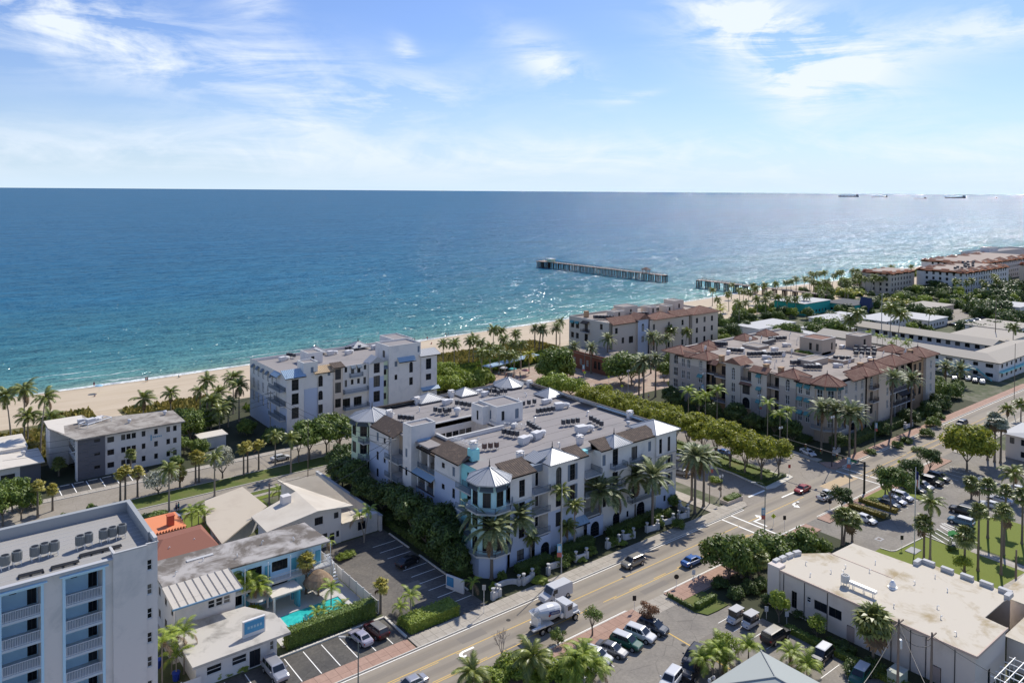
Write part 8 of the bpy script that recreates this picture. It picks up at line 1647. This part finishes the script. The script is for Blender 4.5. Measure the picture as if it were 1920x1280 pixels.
for s in (-1,1): rd.add([(-1.95, s*1.17,2.6),(-1.72, s*1.21,2.8),(-1.49, s*1.24,2.6),(-1.72, s*1.21,2.35)], [(0,1,2,3),(3,2,1,0)])
part('red_diamond', rd.mesh('red_diamond', mat('red emblem', (.35,.03,.02),.5)), dm)
part('windscreen', MB().box(3.0,3.03,-1.0,1.0,2.0,2.75).mesh('windscreen', m_cg), t)
for s in (-1,1): part('side_window', MB().box(1.95,2.8, s*1.15, s*1.17,2.0,2.7).mesh('side_window', m_cg), t); part('front_fender', MB().box(3.1,4.3, s*.75, s*1.2,1.15,1.35).mesh('front_fender', m_w), t); part('headlight', MB().box(4.4,4.45, s*.8, s*1.05,1.05,1.3).mesh('headlight', m_hl), t); part('exhaust_stack', MB().tube([(1.45, s*1.05,1.2),(1.45, s*1.05,3.2)], .07,6).mesh('exhaust_stack', m_galv), t)
wheels(t, (-3.0,-1.7,3.6),1.0,1.5)
# buggies
def buggy(x, y, label):
    t = thing('golf_cart', label, 'golf cart', (x, y, 0), math.pi, 'white carts'); 
    part('body', MB().box(-1.5,1.3,-.68,.68,.3,.85).mesh('body', p_wh), t); b = MB(); b.add([(1.3,-.68,.3),(1.55,-.6,.35),(1.55,.6,.35),(1.3,.68,.3),(.95,-.66,1.05),(.95,.66,1.05)], [(0,1,4),(2,3,5),(1,2,5,4),(3,0,4,5)]); part('nose', b.mesh('nose', p_wh), t); part('roof', MB().box(-1.3,.85,-.72,.72,1.92,2.0).mesh('roof', m_base), t)
    for px_, py_ in ((-1.25,.66),(-1.25,-.66),(.8,.66),(.8,-.66),(-.3,.68),(-.3,-.68)): part('roof_post', MB().box(px_-.03, px_+.03, py_-.03, py_+.03,.8,1.93).mesh('roof_post', m_blk), t)
    part('windscreen', MB().box(.86,.88,-.62,.62,1.0,1.9).mesh('windscreen', m_cg), t)
    for sx in (-.2,-1.1): part('seat', MB().box(sx-.25, sx+.3,-.6,.6,.85,1.0).mesh('seat', m_cream), t); part('backrest', MB().box(sx-.33, sx-.23,-.6,.6,1.0,1.45).mesh('backrest', m_cream), t)
    for s in (-1,1): part('headlight', MB().box(1.5,1.56, s*.35, s*.58,.5,.62).mesh('headlight', m_blk), t); part('side_panel', MB().box(-1.2,.7, s*.69, s*.70,.85,1.25).mesh('side_panel', m_blk), t)
    wheels(t, (-1.05,1.0),.6,.72)
buggy(98.0,68.0, 'white roofed golf cart, farther of the pair near the clipped hedge'); buggy(98.7,65.9, 'white roofed golf cart, nearer of the pair by the cream hall')
# ------------------------------------------------------------------ street furniture
m_pole = mat('pale concrete pole', (.42,.41,.39),.8); m_wood = mat('weathered wood pole', (.16,.125,.10),.9,.2,3); m_black = mat('black painted steel', (.012,.012,.014),.45); m_gp = mat('grey green lamp post', (.12,.155,.15),.5); m_yg = mat('fluorescent yellow green sign', (.55,.68,.04),.6); m_sw = mat('white sign face', (.62,.62,.62),.6); m_sr = mat('red sign face', (.35,.02,.02),.5); m_bb = mat('banner blue', (.16,.36,.52),.8); m_br = mat('banner coral', (.50,.15,.12),.8)
BAN = [MB().box(-.38,.38,-.02,.02,.8,2.2).mesh('banner', m_bb), MB().box(-.38,.38,-.02,.02,0,.8).mesh('banner_foot', m_br), MB().box(-.22,.22,-.035,.035,1.0,1.9).mesh('banner_print', m_sw)]
def lamp(x, y, h, label, arm=0., az_=0., banner=0., m=m_gp, globe=False, group='lamp posts', ban_side=-1):
    t = thing('street_lamp', label, 'street lamp', (x, y, 0),0, group); b = MB(); b.tube([(0,0,0),(0,0,.8),(0,0, h-.6)], [.14,.10,.07], 8)
    if arm: d = Vector((math.cos(az_), math.sin(az_),0)); b.tube([(0,0, h-.65), tuple(d*arm*.25+Vector((0,0,h-.15))), tuple(d*arm*.6+Vector((0,0,h+.12))), tuple(d*arm+Vector((0,0,h+.15)))], [.065,.055,.05,.045], 6)
    part('pole', b.mesh('pole', m), t)
    if arm: part('lamp_head', MB().box(-.45,.45,-.16,.16,-.1,.06).mesh('lamp_head', m_pole), t, tuple(d*(arm+.3)+Vector((0,0, h+.12))),(0,0, az_))
    if globe:
        for s in (-1,1): g_ = MB(); g_.lathe(s*.45,0, [(.05, h-1.2),(.2, h-1.05),(.24, h-.85),(.16, h-.62),(.04, h-.55)], 8); part('lamp_globe', g_.mesh('lamp_globe', m_sw), t)
        part('cross_arm', MB().box(-.5,.5,-.03,.03, h-.62, h-.55).mesh('cross_arm', m), t)
    if banner:
        o = part('banner', BAN[0], t, (ban_side*.5,0, banner),(0,0, YAW-math.pi/2)); part('banner_foot', BAN[1], o); part('banner_print', BAN[2], o)
        part('banner_bracket', MB().box(-.5 if ban_side < 0 else 0,0 if ban_side < 0 else .5,-.02,.02, banner+2.2, banner+2.25).mesh('banner_bracket', m), t, (0,0,0),(0,0, YAW-math.pi/2))
    return t
AR = YAW-math.pi/2
lamp(45.2,88,7.31, 'curved green lamp post in front of the small parking bays', 1.8, AR+math.pi)
lamp(128.8,83.1,9.31, 'curved green lamp post with a banner by the crosswalk', 2.0, AR+math.pi, 2.4)
lamp(86.8,94.9,15.54, 'tall pale banner pole in front of the white block', banner=3.0, m=m_pole)
lamp(130.7,97.4,10.63, 'banner pole behind the corner date palms', banner=6.5, m=m_wood, ban_side=1); lamp(161,83.1,9.97, 'banner pole at the far side of the signal junction', banner=5.2, m=m_gp); lamp(195.3,94.3,9.69, 'banner pole before the terracotta block road side', banner=3.6, ban_side=1)
lamp(183.1,139,12.6, 'banner pole left of the shaded terracotta facade', banner=6.4, globe=True); lamp(182.9,120.2,10.32, 'banner pole beside the middle of the terracotta facade', banner=5.5, globe=True, ban_side=1); lamp(176.3,182.2,11.59, 'white banner pole by the round plaza tree', banner=5.2)
lamp(163.6,101.6,9.64, 'dark twin globe lamp post before the terracotta block', globe=True, m=m_black); lamp(171.8,93.1,12.75, 'dark globe lamp post at the terracotta corner turret', globe=True, m=m_black); lamp(163.1,58.2,10.68, 'dark globe lamp post beside the lawn', globe=True, m=m_black); lamp(136.1,98.5,5.17, 'short dark lamp with a round head on the street corner', globe=True, m=m_black)
lamp(81.3,59.9,2.81, 'twin white headed lamp beside the grey hipped roof', globe=True, m=m_gp); lamp(70.8,162.6,13.12, 'thin bare pole on the side road median', m=m_wood); lamp(81.1,173.7,9.52, 'thin pole before the leafy trees by the side road', m=m_wood); lamp(178.7,164.8,9.17, 'pale globe lamp on the plaza', globe=True, m=m_pole); lamp(101.5,204,6.61, 'thin pole in front of the white beach block', m=m_pole)
lamp(257.2,83,21.48, 'tall wooden pole on the far main road', m=m_wood)
# utility poles and wires
def upole(x, y, h, label, m=m_wood, arms=1, tank=False):
    t = thing('utility_pole', label, 'utility pole', (x, y, 0),0); part('pole', MB().tube([(0,0,0),(0,0, h)], [.2,.13], 8).mesh('pole', m), t)
    for i in range(arms): part('cross_arm', MB().box(-1.3,1.3,-.06,.06, h-.6-i*1.1, h-.45-i*1.1).mesh('cross_arm', m), t)
    if tank: part('transformer', MB().lathe(.42,0, [(.24, h-4.0),(.28, h-3.9),(.28, h-2.9),(.2, h-2.8),(.02, h-2.75)], 10).mesh('transformer', m_galv), t)
    return t
def wire(a, c, sag, label, r_=.035):
    a, c = Vector(a), Vector(c); b = MB(); P = [a.lerp(c, i/12)-Vector((0,0, sag*4*(i/12)*(1-i/12))) for i in range(13)]; b.tube(P, r_, 4, cap=False); tag(b.build('power_line', m_black), label, 'power line', 'power lines')
up = [(75.5,197.7,11.28, 'tall concrete utility pole left of the white beach block', m_pole, 2),(76.1,134.3,15.17, 'utility pole standing in the dark trees left of the white block', m_pole, 1),(53.6,140.9,9.21, 'dark wooden pole beside the white gabled house', m_wood, 0),(100.5,45,9.83, 'wooden utility pole with a white transformer before the cream hall', m_wood, 1),(104.4,42.5,7.83, 'wooden utility pole right of the transformer pole', m_wood, 1),(323.7,154.3,22.71, 'distant utility pole beside the shaggy palms', m_pole, 1),(376.8,129.4,18.94, 'distant utility pole behind the long motel roof', m_wood, 1),(146.6,46.5,4.99, 'short pole by the annex roof', m_wood, 0)]
UP = [upole(x, y, h, lb, m_, a_, 'transformer before' in lb) for x, y, h, lb, m_, a_ in up]
def top(i, dz=.4): x, y, h = up[i][:3]; return Vector((x, y, h-dz))
for k, (i, j, sag, dz) in enumerate(((0,1,1.5,.4),(0,1,1.8,1.5),(1,2,1.2,.4),(3,4,.6,.5),(3,4,1.0,1.6))): wire(top(i, dz), top(j, dz), sag, f'{ORD[k]} of the dark power lines strung between the utility poles')
wire(top(0), top(0)+Vector((-60,-6,-1)),1.5, 'upper power line running left past the palms'); wire(top(0,1.6), top(0,1.6)+Vector((-60,-6,-1)),1.8, 'middle power line running left past the palms'); wire(top(0,3), top(0,3)+Vector((-60,-6,-1)),1.6, 'lower power line running left past the palms')
wire(top(3), top(3)+Vector((-16,-14,-2)),1.0, 'power line running from the transformer pole to the bottom edge'); wire(top(4), top(4)+Vector((3,-18,-3)),1.0, 'power line running from the right pole to the corner yard'); wire(top(3,.6), Vector((88,44,6)),.6, 'power line dropping to the grey hipped roof'); wire(top(1,.8), top(1,.8)+Vector((-16,-8,-2)),.8, 'power line dropping across the white gabled house')
# traffic signal mast
sx_, sy_ = 162.1,80.4
t = thing('traffic_signal', 'black traffic signal mast with a long arm over the main road', 'traffic signal', (sx_, sy_, 0)); mh = 6.7
part('mast', MB().tube([(0,0,0),(0,0,.6),(0,0, mh+.3)], [.3,.22,.2], 10).mesh('mast', m_black), t)
tp_ = Vector((161.8,93.2,7.2))-Vector((sx_, sy_, 0)); dd = Vector((tp_.x, tp_.y, 0)).normalized(); ln = 22.0
part('mast_arm', MB().tube([(0,0, mh), tuple(dd*ln+Vector((0,0, mh+.6)))], [.17,.08], 8).mesh('mast_arm', m_black), t)
for q in (.28,.45,.62,.82):
    p_ = dd*ln*q+Vector((0,0, mh+.6*q)); h_ = part('signal_head', MB().box(-.2,.2,-.2,.2,-.95,.15).mesh('signal_head', m_black), t, tuple(p_),(0,0,0))
    for k in range(3): part('signal_lens', MB().lathe(0,0, [(.12,0),(.10,.03),(.02,.04)], 8).mesh('signal_lens', mat(('red', 'amber', 'green')[k]+' signal lens', ((.25,.02,.02),(.25,.14,.02),(.02,.2,.08))[k], .3)), h_, (-.21,0,-.05-k*.32),(0,-math.pi/2,0))
part('street_name_plate', MB().box(-.9,.9,-.02,.02,-.25,.2).mesh('street_name_plate', mat('green street name plate', (.02,.16,.09),.5)), t, tuple(dd*ln*.12+Vector((0,0, mh-.3))),(0,0, math.atan2(dd.y, dd.x)))
# signs
def sign(x, y, h, shape, label, m=None, group='road signs'):
    t = thing('road_sign', label, 'sign', (x, y, 0), AR, group); part('post', MB().tube([(0,0,0),(0,0, h)], .04,6).mesh('post', m_galv), t); s = .5
    if shape == 'diamond': pts = [(0,-s),(s, 0),(0, s),(-s, 0)]
    elif shape == 'oct': pts = [(.42*math.cos(math.pi/8+i*math.pi/4),.42*math.sin(math.pi/8+i*math.pi/4)) for i in range(8)]
    else: pts = [(-.28,-.4),(.28,-.4),(.28,.4),(-.28,.4)]
    n_ = len(pts); b = MB(); b.add([(u, -.06, h-.2+v) for u, v in pts]+[(u, -.03, h-.2+v) for u, v in pts], [tuple(range(n_)), tuple(range(2*n_-1, n_-1,-1))]+[(i, i+n_, (i+1) % n_+n_, (i+1) % n_) for i in range(n_)]); f = part('sign_plate', b.mesh('sign_plate', m or m_yg), t)
    if shape == 'diamond' and (m or m_yg) is m_yg: part('walking_figure', MB().box(-.06,.06,-.075,-.062, h-.42, h-.05).add([(-.14,-.07, h-.45),(-.02,-.07, h-.28),(.14,-.07, h-.45),(.02,-.07, h-.2)], [(0,1,3),(1,2,3)]).mesh('walking_figure', m_black), f)
    return t
for a in ((132.2,83.4,2.11, 'diamond', 'yellow green pedestrian crossing sign beside the banner lamp post', None),(182.8,82.5,2.15, 'diamond', 'yellow green crossing sign between the small dark trees', None),(171.6,177.3,6.6, 'diamond', 'yellow green crossing sign, leftmost on the plaza', None),(181.3,175.9,4.07, 'diamond', 'yellow green crossing sign, middle one on the plaza', None),(179.9,168.6,2.77, 'diamond', 'yellow green crossing sign, rightmost on the plaza', None),
          (98.8,80,1.98, 'oct', 'dark backed stop sign at the driveway mouth', m_black),(102.5,79.4,1.43, 'rect', 'grey sign right of the stop sign', m_galv),(88,79.4,2.24, 'rect', 'narrow dark sign post at the planted island', m_black),(131.2,80.4,3.09, 'rect', 'small dark signal box on a post by the crosswalk', m_black),(148.2,80.6,1.1, 'oct', 'round dark sign beside the white pickup', m_black),(132.4,96.1,3.47, 'diamond', 'brown backed diamond sign on the street corner', m_wood),(159,96.4,2.24, 'rect', 'small red sign at the boulevard median end', m_sr),(187.4,105.6,0, 'diamond', 'grey backed diamond sign below the terracotta corner', m_galv),(142.4,63.5,2.27, 'rect', 'slim dark post at the edge of the lawn', m_black),(69.1,93.1,4.29, 'rect', 'slim pale post by the low curved wall', m_pole),(103.5,62.8,1.6, 'rect', 'small white sign in the hedge by the cream hall', m_sw),(102.3,65.5,1.64, 'rect', 'small white sign beside the golf carts', m_sw)):
    x, y, h, sh, lb, mm = a; sign(x, y, max(h, 1.8), sh, lb, mm)
# flagpole
fx, fy = 142.5,61.3
t = thing('flagpole', 'tall white flagpole with the stars and stripes beside the visitor lot', 'flagpole', (fx, fy, 0)); FH = 15.5; part('pole', MB().tube([(0,0,0),(0,0, FH)], [.11,.06], 8).mesh('pole', m_sw), t); part('ball', MB().lathe(0,0, [(.02, FH-.05),(.12, FH+.08),(.02, FH+.22)], 8).mesh('ball', m_rim), t)
fl = thing('flag', 'red white and blue flag hanging limp on the flagpole', 'flag', (fx, fy, FH-4.4)); ra = Vector((math.cos(AR), math.sin(AR),0))
for i in range(9):
    u0, u1 = i*.085,(i+1)*.085; b = MB(); z0, z1 = -i*.28,-i*.28-.4
    b.add([tuple(ra*u0+Vector((0,0,3.9+z0*.4))), tuple(ra*u1+Vector((0,.05*(-1)**i,3.8+z0*.4))), tuple(ra*u1+Vector((0,.05*(-1)**i,1.2+z0*.35))), tuple(ra*u0+Vector((0,0,1.3+z0*.35)))], [(0,1,2,3),(3,2,1,0)]); part('stripe', b.mesh('stripe', m_sw if i % 3 else m_sr), fl)
b = MB(); b.add([tuple(ra*.02+Vector((-.02,-.03,3.9))), tuple(ra*.42+Vector((-.02,-.1,3.7))), tuple(ra*.42+Vector((-.02,-.1,2.2))), tuple(ra*.02+Vector((-.02,-.03,2.4)))], [(0,1,2,3),(3,2,1,0)]); part('canton', b.mesh('canton', mat('flag blue', (.03,.04,.16),.7)), fl)
# low white garden walls, urns and planters along the white block
def gwall(pts, label, h=1.0):
    t = thing('garden_wall', label, 'wall', (pts[0][0], pts[0][1], 0),0, 'low garden walls'); b = MB()
    for (x0, y0),(x1, y1) in zip(pts, pts[1:]): d = Vector((x1-x0, y1-y0)).normalized()*.16; nx, ny = -d.y, d.x; b.prism([(x0+nx, y0+ny),(x1+nx, y1+ny),(x1-nx, y1-ny),(x0-nx, y0-ny)], 0, h)
    b.build('wall_body', m_wb, t)
    for x, y in (pts[0], pts[-1]): q = MB(); q.box(x-.3, x+.3, y-.3, y+.3,0, h+.25); q.build('pier', m_base, t); u = MB(); u.lathe(x, y, [(.1, h+.25),(.14, h+.4),(.3, h+.7),(.34, h+.85),(.3, h+.9),(.02, h+.92)], 10); u.build('urn', m_base, t)
arcw = [(76.4+1.8*math.cos(a)*1.3,96.4+1.5*math.sin(a)) for a in [math.pi*i/8 for i in range(9)]]
gwall(arcw, 'curved white seat wall by the road left of the banner pole', .8); gwall([(79.4,96.0),(81.6,96.4)], 'short white wall with urns right of the curved seat wall'); gwall([(72.6,95.4),(74.0,95.6)], 'short white wall left of the curved seat wall')
for i, pts in enumerate(([(84.8,96.0),(86,97.2),(88.6,96.9)], [(91.6,96.4),(94,96.2)], [(99.6,96.6),(102.4,96.4)], [(104.2,97),(106.6,96.6)], [(110.4,96.6),(113,96.2)], [(115,96.8),(117.6,96.2)], [(119.6,96.4),(122,96.2)])): gwall(pts, ORD[i]+' low white urn wall from the left before the white block arches')
gwall([(123.4,97.2),(123.6,99.4)], 'white urn wall at the foot of the corner date palms'); gwall([(216,96),(220,96)], 'pale urn wall by the terracotta block road side'); gwall([(180,97),(183,97.4)], 'pale planter wall at the terracotta block corner')
t = thing('sign_wall', 'white and blue sign wall at the corner of the gravelly lot', 'sign wall', (69.9,99.9,0),.3); part('panel', MB().box(-.15,.15,-.2,3.4,0,2.2).mesh('panel', m_wb), t); part('blue_face', MB().box(-.2,-.15,1.8,3.2,.5,2.0).mesh('blue_face', mat('sea blue sign', (.06,.25,.45),.6)), t)
t = thing('planter', 'stone planter box holding the clipped hedge at the street corner', 'planter', (133,94.6,0)); part('planter_wall', MB().box(0,5.2,-.15,.0,0,.8).box(0,.15,0,1.9,0,.8).mesh('planter_wall', m_cream), t)
# swing sign, utility cabinet, bins
t = thing('garden_swing', 'green canopied garden swing on the lawn', 'swing', (150.9,58,0),.4); part('canopy', MB().add([(-1.2,-.9,2.2),(1.2,-.9,2.2),(1.2,.9,2.2),(-1.2,.9,2.2),(-.9,0,2.7),(.9,0,2.7)], [(0,1,5,4),(1,2,5),(2,3,4,5),(3,0,4)]).mesh('canopy', mat('green canopy cloth', (.04,.20,.05),.8)), t); part('seat', MB().box(-.9,.9,-.3,.3,.45,.55).box(-.9,.9,.28,.34,.55,1.0).mesh('seat', m_black), t)
for s in (-1,1):
    for q in (-1,1): part('leg', MB().tube([(s*1.15, q*.8,0),(s*1.15,0,2.2)], .04,5).mesh('leg', m_black), t)
t = thing('utility_cabinet', 'pale green utility cabinet before the cream hall at the bottom edge', 'cabinet', (102.6,46,0)); part('cabinet', MB().box(-1,1.2,-.8,.9,0,1.7).mesh('cabinet', mat('pale green cabinet', (.40,.46,.38),.7)), t); part('lid', MB().box(-1.05,1.25,-.85,.95,1.7,1.8).mesh('lid', mat('cabinet lid', (.45,.47,.40),.7)), t)
m_bin = mat('blue plastic bin', (.02,.06,.42),.5)
for i, (x, y) in enumerate(((26.3,109.6),(27.5,105.3))): t = thing('bin', ('upper', 'lower')[i]+' blue bin between the tall block and the motel', 'bin', (x, y, 0),0, 'blue bins'); part('bin_body', MB().lathe(0,0, [(.4,0),(.48,.9),(.5,1.0)], 10).mesh('bin_body', m_bin), t); part('lid', MB().lathe(0,0, [(.54,1.0),(.5,1.12),(.1,1.2)], 10).mesh('lid', m_bin), t)
t = thing('manhole', 'pale square manhole frame on the visitor lot', 'manhole', (143,67.9,0)); part('frame', MB().box(-.8,.8,-.6,.6,0,.02).mesh('frame', m_pole), t); part('cover', MB().box(-.4,.4,-.3,.3,.02,.03).mesh('cover', m_wood), t)
t = thing('memorial_slab', 'small pale stone slab set in the lawn near the flagpole', 'slab', (143.2,61.8,0)); part('slab', MB().box(-1.3,1.3,-.9,.9,0,.12).mesh('slab', m_pole), t)
# wheel stops and parasols
ws = MB().box(-.9,.9,-.08,.08,0,.14).mesh('wheel_stop', kerbm)
for i in range(6): solo('wheel_stop', ws, ORD[i]+' concrete wheel stop from the left at the slate fronted motel', 'wheel stop', (26.6+i*2.75,189.6,0),0, 'wheel stops at the slate motel')
def parasol(x, y, c, label, r_=1.3, h=2.5, g_='parasols'):
    t = thing('parasol', label, 'parasol', (x, y, 0),0, g_); part('canopy', MB().lathe(0,0, [(r_, h-.45),(r_*.6, h-.15),(.04, h)], 10).mesh('canopy', c), t); part('pole', MB().tube([(0,0,0),(0,0,h)], .03,5).mesh('pole', m_sw), t); return t
m_pb = mat('pale blue parasol', (.35,.55,.66),.8); m_pp = mat('pink parasol', (.55,.22,.20),.8); m_pt = mat('teal parasol', (.10,.42,.40),.8)
parasol(47.6,270.4, m_pb, 'pale blue beach parasol open on the sand'); parasol(42.2,115.4, m_sw, 'white garden parasol beside the cabana', 1.9)
for i, (x, y, c, lb) in enumerate([(167.7,209.8, m_pt, 'teal parasol on the shaded terrace behind the white block'),(169.8,205.3, m_pp, 'pink parasol on the shaded terrace behind the white block'),(166.2,212.9, m_sw, 'white parasol on the shaded terrace behind the white block')]): parasol(x, y, c, lb, 1.5)
# pergola / tables terrace behind the white block
t = thing('terrace_shelter', 'long low terrace roof in the shade of the palm grove', 'shelter', (173.6,217.6,0),.2); part('roof', MB().box(-14,14,-2,2,2.8,3.0).mesh('roof', m_mblue), t)
for i in range(6): part('post', MB().box(-.08,.08,-.08,.08,0,2.8).mesh('post', m_wood), t, (-13+i*5.2,-1.7,0))
# ------------------------------------------------------------------ ships
m_ship = mat('dark ship hull', (.03,.045,.07),.7); m_shipr = mat('faded grey deckhouse', (.16,.18,.20),.7)
def ship(px_, dist, length, label, house=1, cranes=False, low=False):
    t = thing('cargo_ship', label, 'ship', (px_[0], px_[1], -.6), AR, 'ships on the horizon'); h = length*.042*(0.6 if low else 1); L2 = length/2
    b = MB(); b.add([(-L2,-18,0),(L2*.93,-18,0),(L2,0,0),(L2*.93,18,0),(-L2,18,0),(-L2,-18, h),(L2*.96,-18, h*1.1),(L2*1.03,0, h*1.3),(L2*.96,18, h*1.1),(-L2,18, h)], [(0,1,6,5),(1,2,7,6),(2,3,8,7),(3,4,9,8),(4,0,5,9),(5,6,7,8,9)]); part('hull', b.mesh('hull', m_ship), t)
    hx = L2*.82*house; part('deckhouse', MB().box(hx-length*.045, hx+length*.045,-14,14, h, h+length*.065).mesh('deckhouse', m_shipr), t); part('funnel', MB().box(hx-length*.02, hx+length*.01,-5,5, h+length*.065, h+length*.09).mesh('funnel', m_ship), t)
    if cranes:
        for i in range(5): part('crane', MB().box(-2.5,2.5,-2.5,2.5, h, h+length*.06).mesh('crane', m_ship), t, (-L2*.8+i*L2*.34,0,0))
    return t
def onsea(px, dist):
    """point on the sea on the bearing of a picture column"""
    d = fw+r2*((px-960)/1428); d.z = 0; d.normalize(); return (d.x*dist, d.y*dist)
for px, dist, ln, lb, hs, cr_, lo_ in ((1591,15500,380, 'dark laden ship with deck cranes, leftmost on the horizon', 1, True, False),(1649,15500,300, 'dark ship with its deckhouse at the right, second on the horizon', 1, False, True),(1725,12000,170, 'small ship with a tall deckhouse, third on the horizon', 1, False, True),(1791,14500,340, 'long dark ship with a big deckhouse, fourth on the horizon', 1, False, False),(1861,15000,150, 'small pale ship at the far right of the horizon', 1, False, True)):
    ship(onsea(px, dist), dist, ln, lb, hs, cr_, lo_)
# ------------------------------------------------------------------ people
def body_mesh(pose):
    J = {'stand': [((0,0,.95),.13),((0,0,1.15),.12),((0,0,1.38),.15),((0,0,1.50),.055),((.02,0,1.63),.10),((.02,0,1.72),.085),((0,-.19,1.40),.06),((.02,-.25,1.14),.043),((.08,-.24,.90),.035),((0,.19,1.40),.06),((.02,.25,1.14),.043),((.08,.24,.90),.035),((0,-.1,.9),.09),((.05,-.11,.5),.06),((-.02,-.11,.09),.04),((.12,-.12,.04),.04),((0,.1,.9),.09),((-.06,.11,.5),.06),((-.12,.11,.09),.04),((.02,.12,.04),.04)],
         'sit': [((0,0,.22),.15),((-.04,0,.42),.13),((-.10,0,.64),.15),((-.10,0,.76),.055),((-.07,0,.88),.10),((-.07,0,.97),.085),((-.1,-.2,.66),.06),((-.02,-.26,.42),.043),((.14,-.22,.30),.035),((-.1,.2,.66),.06),((-.02,.26,.42),.043),((.14,.22,.30),.035),((.05,-.11,.20),.09),((.42,-.14,.34),.065),((.74,-.14,.08),.042),((.84,-.15,.12),.035),((.05,.11,.20),.09),((.42,.14,.36),.065),((.70,.14,.08),.042),((.80,.15,.12),.035)]}[pose]
    E_s = [(0,1),(1,2),(2,3),(3,4),(4,5),(2,6),(6,7),(7,8),(2,9),(9,10),(10,11),(0,12),(12,13),(13,14),(14,15),(0,16),(16,17),(17,18),(18,19)]
    me = bpy.data.meshes.new('body'); me.from_pydata([p for p, r_ in J], E_s, []); o = bpy.data.objects.new('tmp', me); COL.objects.link(o); sk = o.modifiers.new('s', 'SKIN')
    for v, (p, r_) in zip(me.skin_vertices[0].data, J): v.radius = (r_, r_)
    me.skin_vertices[0].data[0].use_root = True; o.modifiers.new('u', 'SUBSURF').levels = 1
    dg = bpy.context.evaluated_depsgraph_get(); ev = bpy.data.meshes.new_from_object(o.evaluated_get(dg)); bpy.data.objects.remove(o); ev.materials.clear(); return ev
skin = mat('warm skin', (.42,.25,.17),.6); cloths = [mat('navy cloth', (.03,.05,.12),.8), mat('white shirt cloth', (.55,.55,.55),.8), mat('red cloth', (.4,.05,.05),.8), mat('dark cloth', (.03,.03,.03),.8), mat('teal cloth', (.06,.25,.28),.8)]
hair = mat('dark hair', (.03,.02,.015),.7)
BM = {p: body_mesh(p) for p in ('stand', 'sit')}
def person(x, y, z, rz, pose, top_, bot, label, g_='people on the beach'):
    t = thing('person', label, 'person', (x, y, z), rz, g_); me = BM[pose].copy(); me.materials.append(skin); part('body', me, t)
    if pose == 'stand':
        part('shirt', MB().lathe(0,0, [(.165,.95),(.15,1.15),(.185,1.36),(.12,1.47)], 10).mesh('shirt', top_), t, (0,0,0),(0,0,0),(.95,1.25,1)); part('shorts', MB().lathe(0,0, [(.19,.62),(.2,.8),(.165,1.0)], 10).mesh('shorts', bot), t, (0,0,0),(0,0,0),(.9,1.2,1)); part('hair', MB().lathe(.01,0, [(.10,1.66),(.115,1.74),(.08,1.81),(.02,1.83)], 10).mesh('hair', hair), t)
    else:
        part('shirt', MB().lathe(-.07,0, [(.18,.26),(.165,.42),(.19,.62),(.12,.73)], 10).mesh('shirt', top_), t, (0,0,0),(0,0,0),(1,1.2,1)); part('hair', MB().lathe(-.08,0, [(.10,.91),(.115,.99),(.08,1.06),(.02,1.08)], 10).mesh('hair', hair), t)
    return t
person(42,160.4,.12,2.2, 'stand', cloths[0], cloths[3], 'person in navy walking along the side road verge', 'walkers on the side road'); person(42.5,160.7,.12,2.2, 'stand', cloths[4], cloths[3], 'person in teal walking beside the one in navy', 'walkers on the side road')
bp_ = [(48,281, 'stand'),(45.7,266.3, 'sit'),(62.9,276.9, 'stand'),(63.5,277.3, 'stand'),(73.3,276.5, 'sit'),(170.7,282.7, 'stand'),(171.9,283.3, 'stand'),(177.6,282.1, 'stand'),(188.9,284.4, 'stand'),(190.4,284.9, 'stand'),(184.5,271.1, 'sit'),(186.1,271.4, 'sit'),(174.1,273.1, 'sit')]
for i, ((x, y, ps), o) in enumerate(zip(bp_, ordinals([q[:2] for q in bp_]))): person(x, y, max(-.6,-.0 if y < 255 else -(y-255)*.018), rnd.uniform(0,6), ps, cloths[i % 5], cloths[(i+2) % 5], f'{o} beachgoer from the left, '+('standing' if ps == 'stand' else 'sitting')+' near the waterline')
pp = [(156.3,215.4),(155.6,210.3),(160.2,212.5),(157.7,208.7),(162.3,210.9),(161.5,205.9),(164.4,209.3),(163.6,204.3),(168.3,206.4),(165.6,202.8)]+[(178.7,158.7),(182,159.2),(175.9,168.5),(184.7,167.5)]
pp = [(x, y) for x, y in pp]
for i, ((x, y), o) in enumerate(zip(pp, ordinals(pp))): person(x, y, .01, rnd.uniform(0,6), 'stand', cloths[i % 5], cloths[(i+1) % 5], f'{o} standing person from the left around the shaded terrace and plaza', 'people on the plaza')
